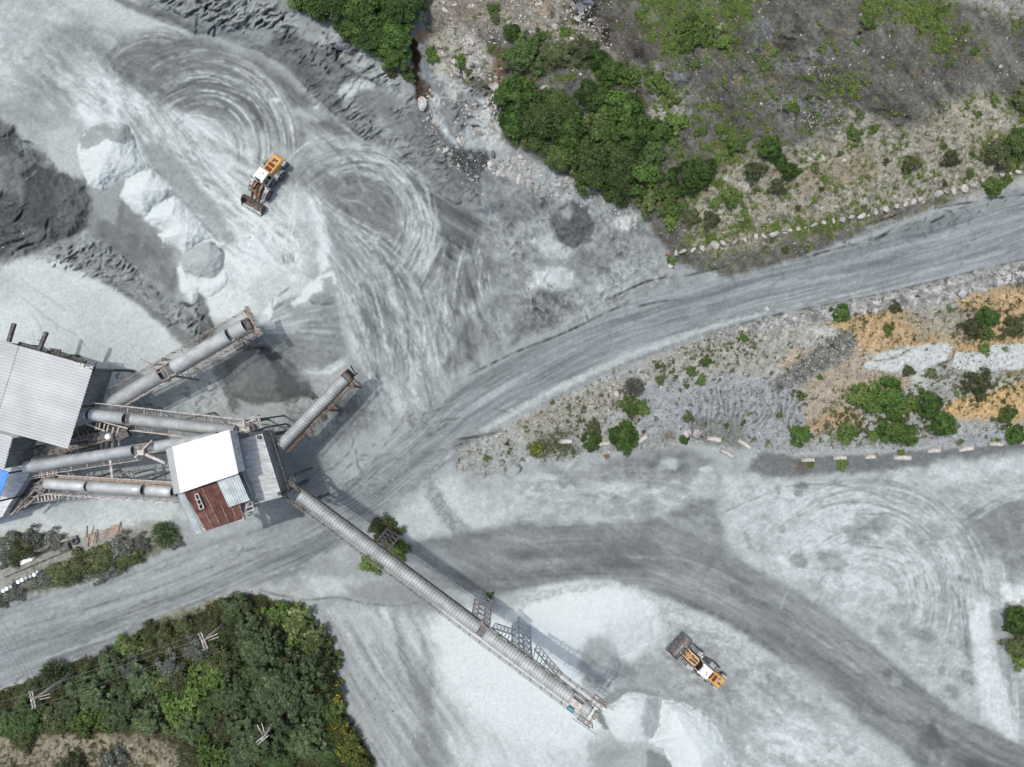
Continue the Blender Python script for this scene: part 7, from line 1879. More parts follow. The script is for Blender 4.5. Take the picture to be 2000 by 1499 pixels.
mb = MB(); mb.box(GP(128, 1068, .25), (1.3, .9, .4), Matrix.Rotation(.4, 3, 'Z')); mb.beam(GP(130, 1062, .5), GP(136, 1074, .6), .14); mb.build('crate', M['steel_dark'], sc)
mb = MB(); mb.lathe([(0, .05), (.33, .05), (.36, .0), (.36, -.1), (0, -.1)], (0, 0, 0), (0, 0, 1), 18)
o = link('rusty_disc', mb.mesh('rusty_disc', M['rust'])); o.location = GP(1186, 892, .12); tag(o, 'round rusty metal disc lying below the roadside bushes', 'metal disc')

# parked motorcycle at the right edge
mc = empty('motorcycle', GP(1972, 1212), math.radians(95), 'small dark red motorcycle parked beside the shrub at the right edge', 'motorcycle')
for x in (-.6, .6):
    mb = MB(); mb.lathe([(.2, -.05), (.3, -.06), (.32, 0), (.3, .06), (.2, .05), (.2, -.05)], (x, 0, .32), (0, 1, 0), 18); mb.build('wheel', M['tyre'], mc, True, ws=False)
mb = MB(); mb.box((.12, 0, .78), (.5, .26, .26), None, .7); mb.build('fuel_tank', M['red'], mc, False, ws=False)
mb = MB(); mb.box((-.35, 0, .8), (.62, .26, .12), None, .85); mb.build('seat', M['tyre'], mc, False, ws=False)
mb = MB(); mb.box((0, 0, .45), (.45, .24, .36)); mb.beam((.3, 0, .8), (.6, 0, .32), .07); mb.beam((-.2, 0, .5), (-.6, 0, .32), .07); mb.build('engine', M['steel_dark'], mc, False, ws=False)
mb = MB(); mb.path([(.32, -.36, 1.0), (.4, 0, .98), (.32, .36, 1.0)], .025); mb.build('handlebar', M['steel_pale'], mc, False, ws=False)
mb = MB(); mb.lathe([(0, .12), (.09, .1), (.1, 0), (0, 0)], (.5, 0, .85), (1, 0, .1), 12); mb.build('headlight', M['cabwhite'], mc, False, ws=False)
# ------------------------------------------------------------------ vegetation
def leaf_mat(name, c1, c2, c3=None, rough=0.7):
    m, nt, b = new_mat(name)
    at = N(nt, 'ShaderNodeAttribute', attribute_name='tint')
    cr = N(nt, 'ShaderNodeValToRGB')
    cr.color_ramp.elements[0].position = 0.1; cr.color_ramp.elements[0].color = (*c1, 1)
    cr.color_ramp.elements[1].position = 0.8; cr.color_ramp.elements[1].color = (*c2, 1)
    if c3:
        e = cr.color_ramp.elements.new(0.9); e.color = (*c3, 1)
    oi = N(nt, 'ShaderNodeObjectInfo')
    mr = N(nt, 'ShaderNodeMapRange'); mr.inputs['To Min'].default_value = 0.68; mr.inputs['To Max'].default_value = 1.42
    nt.links.new(oi.outputs['Random'], mr.inputs[0])
    sc = N(nt, 'ShaderNodeVectorMath', operation='SCALE')
    nt.links.new(at.outputs['Fac'], cr.inputs[0]); nt.links.new(cr.outputs[0], sc.inputs[0]); nt.links.new(mr.outputs[0], sc.inputs['Scale'])
    nt.links.new(sc.outputs[0], b.inputs['Base Color'])
    b.inputs['Roughness'].default_value = rough; b.inputs['Specular IOR Level'].default_value = 0.25
    return m
L_ = {
    'deep': leaf_mat('deep green leaves', (0.014, 0.036, 0.007), (0.056, 0.104, 0.019)),
    'grass': leaf_mat('fresh grass blades', (0.040, 0.075, 0.013), (0.125, 0.180, 0.040)),
    'mid': leaf_mat('mid green leaves', (0.018, 0.039, 0.009), (0.070, 0.108, 0.028), (0.12, 0.125, 0.05)),
    'bright': leaf_mat('bright green leaves', (0.030, 0.062, 0.012), (0.098, 0.150, 0.036)),
    'lime': leaf_mat('lime green leaves', (0.030, 0.055, 0.013), (0.125, 0.155, 0.055), (0.26, 0.28, 0.14)),
    'olive': leaf_mat('olive green leaves', (0.024, 0.037, 0.013), (0.080, 0.095, 0.038), (0.16, 0.15, 0.085)),
    'blue': leaf_mat('grey green needles', (0.018, 0.042, 0.015), (0.092, 0.130, 0.054), (0.18, 0.21, 0.12)),
    'dusty': leaf_mat('dust grey leaves', (0.035, 0.043, 0.033), (0.115, 0.128, 0.105), (0.26, 0.27, 0.25)),
    'yellow': leaf_mat('green leaves with yellow flowers', (0.030, 0.048, 0.011), (0.090, 0.105, 0.022), (0.38, 0.28, 0.02)),
    'fern': leaf_mat('dark needle foliage', (0.014, 0.037, 0.011), (0.068, 0.110, 0.034)),
    'dry': leaf_mat('dry grass stems', (0.14, 0.12, 0.075), (0.32, 0.28, 0.20)),
}
def quads_mesh(name, pos, nor, ax, s, asp, tint, mat):
    """one four-cornered leaf at each position: nor = facing, ax = long axis, s = half length"""
    n = len(pos)
    nor = nor / (np.linalg.norm(nor, axis=1, keepdims=True) + 1e-6)
    ax = ax - nor * (ax * nor).sum(1, keepdims=True); ax = ax / (np.linalg.norm(ax, axis=1, keepdims=True) + 1e-6)
    bx = np.cross(nor, ax)
    s = s[:, None]; w = s * asp
    v = np.stack([pos - ax * s, pos + bx * w - ax * s * .1, pos + ax * s, pos - bx * w - ax * s * .1], 1).reshape(-1, 3)
    f = np.arange(4 * n).reshape(n, 4)
    t = np.repeat(tint, 4)
    return np_mesh(name, v, f, mat, {'tint': ('FLOAT', 'POINT', t)})
def dome_crown(seed, leaf, nleaf, ls, nclump, mat, hz=.75, spread=.30, asp=.5, low=-.1, gap=0.0, irregular=.2):
    """leaf clumps spread over a dome of radius 1"""
    r = np.random.default_rng(seed)
    z = r.uniform(low, 1, nclump); a = r.uniform(0, 2 * np.pi, nclump)
    rad = np.sqrt(np.clip(1 - z * z, 0, 1)) * r.uniform(.72, 1.0, nclump) * (1 + irregular * np.sin(a * 3 + seed) * .5 + irregular * np.sin(a * 5 + 2 * seed) * .4)
    # some clumps fill the inside
    fillk = r.random(nclump) < .35; rad = np.where(fillk, rad * r.uniform(.1, .9, nclump), rad)
    C = np.stack([rad * np.cos(a) * .86, rad * np.sin(a) * .86, np.clip(z, 0, 1) ** .8 * hz * r.uniform(.75, 1.05, nclump)], 1)
    C[fillk, 2] = hz * np.sqrt(np.clip(1 - rad[fillk] ** 2, 0.05, 1)) * r.uniform(.75, 1.0, fillk.sum())
    ct = r.random(nclump); cs = spread * r.uniform(.6, 1.2, nclump)
    k = r.integers(0, nclump, nleaf)
    if gap: k = k[ct[k] > 0]
    d = r.normal(size=(len(k), 3)); d /= np.linalg.norm(d, axis=1, keepdims=True)
    d[:, 2] = np.abs(d[:, 2]) * .9 - .12
    p = C[k] + d * cs[k][:, None] * (r.random(len(k)) ** .35)[:, None] * np.array([1, 1, .8])
    nor = d * .8 + np.array([0, 0, .55]) + r.normal(size=d.shape) * .35
    ax = r.normal(size=d.shape)
    tint = np.clip(.45 * ct[k] + .55 * r.random(len(k)), 0, 1)
    return quads_mesh('crown', p, nor, ax, ls * r.uniform(.6, 1.3, len(k)), asp, tint, L_[mat])
def branchy_crown(seed, nbr, per, ls, mat, hz=.9, droop=.25, asp=.16, wid=.16, layers=5):
    """long needle sprays along limbs that radiate from the stem, as in pines and casuarinas"""
    r = np.random.default_rng(seed)
    P_, N_, X_, T_c = [], [], [], []
    for i in range(nbr):
        lay = (i % layers) / layers
        a = r.uniform(0, 2 * np.pi); ln = (1 - lay * .72) * r.uniform(.7, 1.08)
        base = np.array([0, 0, hz * (lay * .85 + .1)]); dr = np.array([np.cos(a), np.sin(a), .25 + .6 * lay])
        tt = r.random(per) ** .75
        p = base + np.outer(tt * ln, dr) + np.stack([np.zeros(per), np.zeros(per), -droop * tt ** 2 * ln], 1)
        p += r.normal(size=(per, 3)) * wid * np.array([1, 1, .6]) * (.35 + .65 * tt)[:, None]
        x = dr[None] * .7 + r.normal(size=(per, 3)) * .55
        P_.append(p); X_.append(x); N_.append(np.array([0, 0, 1.0]) + r.normal(size=(per, 3)) * .5); T_c.append(np.clip(r.random() * .5 + r.random(per) * .5, 0, 1))
    p = np.concatenate(P_)
    return quads_mesh('crown', p, np.concatenate(N_), np.concatenate(X_), ls * r.uniform(.6, 1.3, len(p)), asp, np.concatenate(T_c), L_[mat])
def spiky_crown(seed, n, ls, mat, hz=.7, asp=.10):
    r = np.random.default_rng(seed)
    d = r.normal(size=(n, 3)); d[:, 2] = np.abs(d[:, 2]); d /= np.linalg.norm(d, axis=1, keepdims=True)
    p = d * (r.random(n) ** .5 * .85)[:, None] * np.array([1, 1, hz])
    return quads_mesh('crown', p, np.cross(d, r.normal(size=d.shape)) + np.array([0, 0, .6]), d + r.normal(size=d.shape) * .3, ls * r.uniform(.6, 1.4, n), asp, r.random(n), L_[mat])
def stem_mesh(seed, n=7, h=.7, spread=.65, r0=.06):
    r = random.Random(seed); mb = MB()
    mb.tube((0, 0, -.25), (0, 0, h * .3), r0 * 1.4, 7, r0)
    for i in range(n):
        a = 2 * math.pi * i / n + r.uniform(-.3, .3); l = r.uniform(.5, 1) * spread
        m = Vector((math.cos(a) * l * .5, math.sin(a) * l * .5, h * r.uniform(.4, .6)))
        mb.tube((0, 0, h * .2), m, r0 * .7, 5, r0 * .45); mb.tube(m, (math.cos(a + .2) * l, math.sin(a + .2) * l, h * r.uniform(.7, .95)), r0 * .45, 5, r0 * .15)
    return mb.mesh('stems', M['bark'], True)
STEM = [stem_mesh(1), stem_mesh(2, 9, .7, .8, .045), stem_mesh(3, 5, .8, .55, .08)]
CR = {
    'tree': [dome_crown(s, 0, 5200, .062, 70, 'deep', .85, .24, .55) for s in (1, 2, 3)],
    'thick': [dome_crown(s, 0, 3600, .062, 60, 'mid', .55, .26, .5, irregular=.3) for s in (4, 5, 6)],
    'dense': [dome_crown(s, 0, 2600, .085, 36, 'deep', .7, .30, .5, irregular=.3) for s in (7, 8)],
    'bright': [dome_crown(s, 0, 900, .12, 22, 'bright', .45, .30, .5, irregular=.5) for s in (9, 10, 11)],
    'lime': [dome_crown(s, 0, 900, .105, 44, 'lime', .5, .20, .6, irregular=.3) for s in (12, 13)],
    'olive': [dome_crown(s, 0, 2200, .085, 44, 'olive', .6, .28, .4, irregular=.45) for s in (14, 15)],
    'dusty': [dome_crown(s, 0, 2200, .08, 44, 'dusty', .5, .28, .35, irregular=.5) for s in (16, 17)],
    'yellow': [dome_crown(s, 0, 2400, .07, 50, 'yellow', .6, .22, .55, irregular=.3) for s in (18, 19)],
    'pine': [dome_crown(s, 0, 3400, .062, 110, 'blue', .9, .15, .34, irregular=.45) for s in (20, 21, 35)],
    'fern': [dome_crown(s, 0, 3000, .075, 90, 'fern', .75, .17, .34, irregular=.45) for s in (22, 23)],
    'bigpine': [dome_crown(s, 0, 11000, .036, 260, 'blue', .95, .095, .42, irregular=.35) for s in (24, 25)],
    'spiky': [spiky_crown(26, 1500, .16, 'dusty'), spiky_crown(27, 1500, .16, 'blue')],
    'dry': [spiky_crown(28, 260, .30, 'dry', .45, .035), spiky_crown(29, 220, .34, 'dry', .4, .035)],
    'weed': [dome_crown(30, 0, 260, .16, 12, 'lime', .4, .36, .35, irregular=.6), dome_crown(31, 0, 260, .16, 12, 'bright', .4, .36, .35, irregular=.6)],
}
HT = {'tree': 1.15, 'thick': .75, 'dense': .8, 'bright': .5, 'lime': .55, 'olive': .7, 'dusty': .6, 'yellow': .65, 'pine': 1.3, 'fern': .8, 'bigpine': 1.35, 'spiky': .8, 'dry': .5, 'weed': .45}
rv = random.Random(99)
def plant(kind, u, v, r, label, group=None, name=None, cat=None, sx=1.0, rot=None, sz=1.0):
    R_ = r / 14.0
    H_ = HT[kind] * R_ * sz
    g = gz(u, v)
    top = P(u, v, g + H_ * .5)
    g = gz(1000 + top.x * 1400 / (CAM_H - g), 749.5 - top.y * 1400 / (CAM_H - g))
    tree = kind in ('tree', 'pine', 'bigpine')
    nm = name or ('pine_tree' if kind in ('pine', 'bigpine') else 'tree' if tree else 'dry_grass_clump' if kind == 'dry' else 'weed' if kind == 'weed' else 'shrub')
    rz = rv.uniform(0, 6.28) if rot is None else rot
    root = empty(nm, (top.x, top.y, g), rz, label, cat or {'pine_tree': 'tree', 'tree': 'tree', 'dry_grass_clump': 'grass clump', 'weed': 'weed'}.get(nm, 'shrub'), group)
    root.scale = (R_ * sx, R_, R_ * sz)
    c = bpy.data.objects.new('crown', rv.choice(CR[kind])); COL.objects.link(c); c.parent = root
    c.location = (0, 0, .35 if tree else .05)
    if kind not in ('dry', 'weed'):
        s = bpy.data.objects.new('trunk' if tree else 'stems', rv.choice(STEM)); COL.objects.link(s); s.parent = root
        s.scale = (1, 1, 1.1 if tree else .8)
    return root
# trees at the top edge
for u, v, r, lb in ((600, -8, 42, 'dark green tree at the left end of the top-edge clump'), (655, 12, 46, 'dark green tree second from the left in the top-edge clump'), (715, 25, 50, 'broad dark green tree in the middle of the top-edge clump'), (775, 20, 52, 'broad dark green tree at the upper right of the top-edge clump'), (692, 56, 30, 'smaller dark green tree on the lower left edge of the top-edge clump'),
                    (725, 72, 36, 'dark green tree overhanging the pale bank in the top-edge clump'), (770, 82, 42, 'dark green tree above the lowest tree of the top-edge clump'), (770, 112, 30, 'lowest dark green tree of the top-edge clump'), (812, -4, 30, 'dark green tree at the right end of the top-edge clump')):
    plant('tree', u, v, r, lb, 'dark trees at the top edge', sz=.8)
plant('bright', 799, 147, 17, 'small bright green bush below the top-edge trees beside the rusty ditch')
plant('olive', 765, 145, 12, 'low olive bush at the foot of the lowest top-edge tree')
plant('bright', 840, 108, 19, 'green bush on the orange earth right of the rusty ditch'); plant('bright', 899, 117, 16, 'green bush on the chalky slab'); plant('olive', 915, 140, 9, 'small olive weed below the chalky slab bush')
plant('bright', 963, 18, 15, 'green bush at the top edge beside the chalky ground'); plant('olive', 968, 36, 12, 'small olive bush below the top-edge green bush')
# the big thicket
TG = 'bushes of the big thicket in the upper middle'
for k, u, v, r, lb in (('dense', 1012, 185, 46, 'large dark bush at the left tip of the big thicket'), ('dense', 1004, 240, 36, 'dark bush at the lower left corner of the big thicket'), ('thick', 1058, 232, 52, 'broad bush in the left part of the big thicket'), ('thick', 1048, 275, 30, 'bush on the lower left edge of the big thicket above the pale boulder'),
                       ('dense', 1112, 262, 44, 'dark rounded bush in the centre left of the big thicket'), ('thick', 1098, 305, 40, 'brownish green bush on the lower edge of the big thicket'), ('thick', 1150, 300, 46, 'brownish green bush in the heart of the big thicket'), ('thick', 1160, 345, 40, 'brownish green bush at the bottom edge of the big thicket'),
                       ('dense', 1150, 182, 28, 'dark bush at the upper left edge of the big thicket near dry stalks'), ('dense', 1172, 192, 28, 'dark round bush on the upper edge of the big thicket'), ('dense', 1215, 212, 44, 'large dark bush at the upper right of the big thicket'), ('thick', 1180, 250, 46, 'green bush in the upper centre of the big thicket'),
                       ('dense', 1235, 255, 44, 'dark rounded bush on the right side of the big thicket'), ('thick', 1215, 300, 46, 'green bush right of the heart of the big thicket'), ('fern', 1272, 295, 34, 'dark feathery bush at the right edge of the big thicket'), ('dense', 1258, 340, 42, 'dark bush at the lower right of the big thicket'), ('thick', 1210, 360, 40, 'green bush at the lower right edge above the lime bush'),
                       ('thick', 1085, 200, 32, 'green bush on the upper left edge of the big thicket'), ('thick', 1110, 222, 34, 'green bush behind the upper left edge of the big thicket')):
    plant(k, u, v, r, lb, TG)
plant('lime', 1268, 393, 33, 'lime green rosette bush at the lower end of the big thicket')
plant('bright', 1188, 383, 14, 'small bright bush on the pale silt below the thicket'); plant('bright', 1135, 345, 16, 'small bright bush at the bottom edge left of the brownish bushes')
for k, u, v, r, lb in (('dense', 1345, 345, 36, 'wide dark green bush right of the thicket'), ('dense', 1372, 335, 30, 'dark green bush joined to the right of the wide bush'), ('bright', 1312, 375, 28, 'green bush between the wide bush and the lime bush'), ('bright', 1308, 408, 26, 'green bush right of the lime bush'), ('bright', 1312, 432, 18, 'low green bush above the left end of the boulder line'),
                       ('dense', 1288, 258, 26, 'green bush just right of the big thicket'), ('bright', 1320, 240, 24, 'bright bush upper right of the big thicket'), ('bright', 1316, 278, 13, 'small round green bush on dark ground right of the thicket')):
    plant(k, u, v, r, lb, 'bushes just right of the big thicket')
# shrubs above the thicket
AG = 'shrubs above the big thicket'
for k, u, v, r, lb in (('fern', 1024, 106, 44, 'large dark feathery bush left in the upper shrub band'), ('dense', 1000, 62, 18, 'dark bush at the upper left of the feathery bush'), ('bright', 1052, 72, 20, 'green bush above the large feathery bush'), ('bright', 1106, 62, 16, 'green bush alone on the chalky slope'), ('olive', 1090, 105, 30, 'olive green bush right of the large feathery bush'), ('olive', 1140, 95, 30, 'olive bush in the middle of the upper shrub band'), ('dense', 1172, 118, 24, 'dark bush right of the olive bushes'),
                       ('dense', 1192, 140, 28, 'dark green bush above the dark hollow'), ('bright', 1222, 148, 26, 'green bush right of the dark hollow bush'), ('bright', 1243, 156, 14, 'small green bush at the end of the upper shrub band'), ('bright', 1284, 160, 24, 'green bush left of the cracked grey rock'), ('olive', 1268, 142, 12, 'small olive bush above the bush by the cracked rock'), ('dry', 1042, 153, 20, 'pale dry grass tuft between feathery bush and thicket'), ('dry', 1150, 200, 14, 'dry stalks at the upper edge of the thicket')):
    plant(k, u, v, r, lb, AG)
# hillside shrubs
for k, u, v, r, lb in (('bright', 1372, 68, 30, 'largest bright green shrub on the upper hillside'), ('bright', 1335, 58, 20, 'bright green shrub left of the largest hillside shrub'), ('bright', 1342, 85, 22, 'green shrub below left of the largest hillside shrub'), ('bright', 1415, 85, 20, 'bright green shrub below right of the largest hillside shrub'), ('bright', 1348, 40, 18, 'bright green shrub above the largest hillside shrub'), ('bright', 1355, 128, 13, 'small round green shrub below the bright hillside shrubs'), ('bright', 1325, 194, 8, 'tiny bright shrub on grey rock'), ('bright', 1308, 180, 8, 'tiny bright shrub left of the grey rock'),
                       ('dense', 1506, 288, 26, 'round dark green shrub alone on the mid hillside'), ('dense', 1525, 317, 16, 'round dark shrub just below the lone round shrub'), ('dense', 1544, 335, 19, 'lowest of the three round dark shrubs on the hillside'), ('olive', 1520, 365, 18, 'olive shrub below the three round dark shrubs'), ('bright', 1370, 257, 12, 'small green shrub on the hillside near the thicket'), ('bright', 1435, 285, 22, 'green shrub left of the round dark shrubs'), ('olive', 1475, 335, 24, 'olive shrub left of the lowest round shrub'), ('bright', 1405, 255, 14, 'small bright shrub on the mid hillside'),
                       ('lime', 1591, 328, 12, 'lime weed right of the three round shrubs'), ('lime', 1679, 226, 12, 'lime weed on the pale upper patch'), ('bright', 1708, 250, 12, 'green weed below the lime weed on the pale patch'), ('bright', 1671, 262, 18, 'green shrub on the pale patch'), ('lime', 1922, 294, 12, 'lime weed beside the dark green bush at right'), ('lime', 1892, 342, 10, 'lime weed above the right part of the boulder line'), ('bright', 1675, 82, 9, 'small green shrub in the middle of the upper hillside'), ('bright', 1698, 45, 20, 'dark green shrub patch on the upper right hillside'), ('bright', 1855, 126, 9, 'small green shrub at the right of the hillside'), ('bright', 1510, 105, 12, 'green shrub beside the shaly rock'),
                       ('olive', 1780, 320, 20, 'olive shrub on the lower pale slope'), ('olive', 1860, 310, 18, 'olive shrub left of the dark green right-edge bush'), ('olive', 1950, 300, 34, 'broad dark green bush at the right edge of the hillside'), ('thick', 1990, 280, 32, 'dark green bush cut off by the right edge'), ('olive', 1995, 195, 26, 'dark olive bush at the right edge, middle of the hillside'), ('bright', 1940, 365, 24, 'green bush at the right end of the boulder line'), ('lime', 1948, 372, 12, 'lime topped weed on the right-end bush'), ('bright', 1965, 352, 14, 'green bush between the last boulders'), ('lime', 1582, 482, 11, 'lime weed at the road edge below the boulders'), ('bright', 1534, 488, 9, 'small green weed at the road edge'), ('bright', 1313, 510, 12, 'green tuft at the left end of the boulder line'),
                       ('olive', 1390, 430, 20, 'olive shrub above the middle of the boulder line'), ('bright', 1395, 398, 14, 'small green shrub on the pale slope above the boulders'), ('bright', 1430, 385, 24, 'green shrub with pale tips on the pale slope'), ('olive', 1350, 425, 20, 'olive shrub above the first boulders')):
    plant(k, u, v, r, lb, 'shrubs scattered over the north-east hillside')
r7 = random.Random(31)
def scatter(n, polys, kinds, rr, label, group, seed):
    r = random.Random(seed)
    for _ in range(n):
        pts = r.choice(polys); us_ = [p[0] for p in pts]; vs_ = [p[1] for p in pts]
        for _t in range(40):
            u, v = r.uniform(min(us_), max(us_)), r.uniform(min(vs_), max(vs_))
            ins = False
            for i in range(len(pts)):
                (x0, y0), (x1, y1) = pts[i], pts[(i + 1) % len(pts)]
                if (y0 > v) != (y1 > v) and u < (x1 - x0) * (v - y0) / (y1 - y0) + x0: ins = not ins
            if ins and -20 < u < 2020 and -20 < v < 1520: break
        plant(r.choice(kinds), u, v, r.uniform(*rr), label, group)
scatter(60, [[(1230, -10), (1480, -10), (1470, 60), (1380, 110), (1290, 100)], [(1640, -10), (1850, -10), (1860, 40), (1800, 60)], [(1480, 100), (1700, 120), (1700, 190), (1480, 240)], [(1320, 260), (1480, 250), (1450, 340), (1330, 440)], [(1780, 40), (1900, 60), (1910, 110), (1830, 110)]], ['bright', 'bright', 'weed'], (5, 11), 'small bright green weed tuft on the dark north-east hillside', 'small weed tufts on the hillside', 3)
scatter(26, [[(1480, 60), (1960, 60), (1960, 240), (1500, 250)], [(1300, 120), (1480, 60), (1480, 300), (1320, 320)]], ['dry'], (7, 14), 'small pale dry grass tuft on the dark north-east hillside', 'dry grass tufts on the hillside', 4)
scatter(36, [LIGHT_SE], ['olive', 'weed', 'bright'], (4, 9), 'small olive weed tuft on the pale lower slope above the boulders', 'weed tufts on the pale slope', 5)
# the bench in the east
BGR = 'bushes on the stony bench'
for k, u, v, r, lb in (('blue' if False else 'spiky', 1240, 757, 24, 'blue-grey bush on the stony bench'), ('bright', 1232, 793, 24, 'green bush below the blue-grey bush'), ('bright', 1253, 797, 18, 'green bush right of the green bush below the blue-grey one'), ('dense', 1155, 862, 21, 'dark bush left of the largest roadside bush'), ('dense', 1218, 855, 33, 'largest leafy roadside bush between two concrete blocks'), ('olive', 1160, 833, 16, 'olive weed above the dark roadside bush'), ('yellow', 1047, 875, 19, 'bush covered in yellow flowers at the left end of the bench'), ('dense', 1337, 858, 11, 'small round dark green bush by the broken rocks'), ('olive', 1345, 815, 12, 'thin olive weed above the broken rocks'), ('dense', 1645, 612, 19, 'round dark bush just below the haul road'),
                       ('bright', 1925, 650, 19, 'sparse bright bush above the pale slab'), ('bright', 1924, 682, 14, 'sparse bright bush on the pale slab'), ('bright', 1690, 775, 34, 'green bush at the upper left of the orange slope'), ('dense', 1735, 775, 38, 'dark green bush in the middle of the orange slope'), ('bright', 1765, 790, 26, 'green bush left of the round dark bush'), ('dense', 1815, 788, 29, 'round very dark green bush on the orange slope'), ('olive', 1912, 748, 30, 'large olive brown bush at right on the bench'), ('dense', 1565, 852, 22, 'round leafy bush at the corner of the grey slope'), ('bright', 1655, 845, 24, 'leafy bush with pale stems above the concrete row'), ('dense', 1745, 838, 30, 'dark bush above the longest concrete block'), ('dense', 1775, 850, 22, 'dark bush right of the bush above the longest block'), ('dense', 1845, 830, 28, 'dark bush on the low bank at right'), ('bright', 1708, 850, 14, 'small green bush between the leafy and the dark bush'),
                       ('dry', 1566, 910, 20, 'dry grass clump over the left end of the concrete row'), ('bright', 1582, 903, 12, 'green weed in the dry clump at the concrete row'), ('bright', 1645, 908, 13, 'leafy weed below the second concrete block'), ('weed', 1946, 861, 9, 'leafy weed on top of a concrete block'), ('weed', 1876, 863, 9, 'weed behind the broken concrete block'), ('dense', 1985, 850, 20, 'leafy bush over the last concrete block'), ('dry', 1240, 810, 16, 'dry stalks below the blue-grey bush'), ('dry', 1305, 852, 18, 'dry stalks left of the small round dark bush'), ('bright', 1380, 705, 14, 'green bush on the verge south of the haul road'), ('bright', 1350, 725, 12, 'green bush on the verge, lower left'), ('bright', 1450, 660, 12, 'green bush on the verge near the rubble'), ('olive', 1290, 742, 12, 'olive bush on the verge above the grey slope'),
                       ('bright', 1370, 745, 12, 'small green bush at the top of the grey slope'), ('lime', 1710, 750, 12, 'lime weed above the orange-slope bushes'), ('lime', 1820, 730, 14, 'lime weed below the pale slab'), ('olive', 1775, 725, 14, 'olive bush at the lower edge of the pale slab'), ('dense', 1930, 620, 22, 'dark shrub on the upper right of the bench'), ('olive', 1900, 640, 24, 'olive shrub on the upper right of the bench'), ('olive', 1980, 640, 24, 'olive shrub near the right edge of the bench'), ('olive', 1750, 600, 14, 'olive weed on the orange patch below the road'), ('bright', 1735, 645, 12, 'small bush on the orange patch'), ('dense', 1990, 240 + 600, 12, 'small dark bush by the last concrete block'), ('lime', 1566, 775, 12, 'lime weed at the top right of the grey slope'), ('bright', 1965, 815, 24, 'green bush beside the slanted concrete piece'), ('bright', 1760, 885, 9, 'weed behind the longest concrete block')):
    plant(k, u, v, r, lb, BGR)
plant('dense', 1992, 1215, 32, 'dark green shrub at the right edge beside the motorcycle'); plant('olive', 1988, 1265, 28, 'olive shrub at the right edge below the motorcycle'); plant('bright', 1995, 1290, 22, 'lowest green shrub at the right edge')
scatter(44, [BENCH], ['weed', 'olive', 'bright'], (3.5, 8), 'small green weed tuft on the stony bench', 'weed tufts on the bench', 6)
# planted strip and conveyor tree
SG = 'dusty shrubs of the planted strip'
for k, u, v, r, lb, sx in (('dusty', 12, 1060, 28, 'dusty shrub at the left edge of the planted strip', 1.2), ('olive', 40, 1075, 30, 'olive dusty shrub behind the low wall at left', 1.2), ('dusty', 60, 1058, 28, 'dusty shrub with pale top in the upper strip', 1.3), ('dusty', 100, 1058, 24, 'grey dusty shrub at the right of the upper strip', 1.4), ('dusty', 12, 1090, 22, 'dusty shrub low at the left end of the low wall', 1.2),
                           ('olive', 120, 1118, 26, 'olive shrub at the left of the lower strip', 1.5), ('olive', 160, 1105, 30, 'long olive shrub in the middle of the lower strip', 1.5), ('olive', 200, 1088, 30, 'yellowish olive shrub in the middle of the lower strip', 1.5), ('dusty', 235, 1072, 30, 'dusty shrub with pale leaves near the planks', 1.4), ('dusty', 205, 1120, 20, 'dust covered shrub leaning over the road edge', 1.8), ('olive', 250, 1090, 24, 'olive shrub between the planks and the round spiky bush', 1.4), ('dusty', 85, 1132, 18, 'dusty shrub just below the drum row', 1.6), ('dusty', 30, 1160, 18, 'dusty shrub below the left drums', 1.5), ('dusty', 275, 1062, 20, 'grey shrub left of the round spiky bush', 1.3), ('dusty', 0, 1175, 16, 'dusty shrub at the left edge below the drums', 1.5)):
    plant(k, u, v, r, lb, SG, sx=sx, rot=.4)
plant('spiky', 318, 1046, 32, 'round spiky grey-green bush beside the rusty roof'); plant('dusty', 345, 1058, 16, 'thin dusty bush right of the round spiky bush')
CG = 'trees under the long conveyor'
for k, u, v, r, lb in (('olive', 752, 1040, 34, 'feathery green tree crossing above the long conveyor'), ('bright', 762, 1030, 20, 'bright upper part tree above the long conveyor'), ('bright', 775, 1076, 27, 'bright green bush just right of the long conveyor'), ('bright', 728, 1100, 26, 'bright green bush just left of the long conveyor'), ('dusty', 735, 1030, 22, 'thin dusty tree at the upper left of the conveyor trees')):
    plant(k, u, v, r, lb, CG)
plant('fern', 955, 1166, 11, 'small dark plant at the foot of the first lattice tower')
for u, v, r, lb in ((610, 775, 9, 'sparse dusty weed left of the rusty walkway'), (632, 815, 9, 'sparse dusty weed right of the rusty walkway')): plant('dusty', u, v, r, lb)
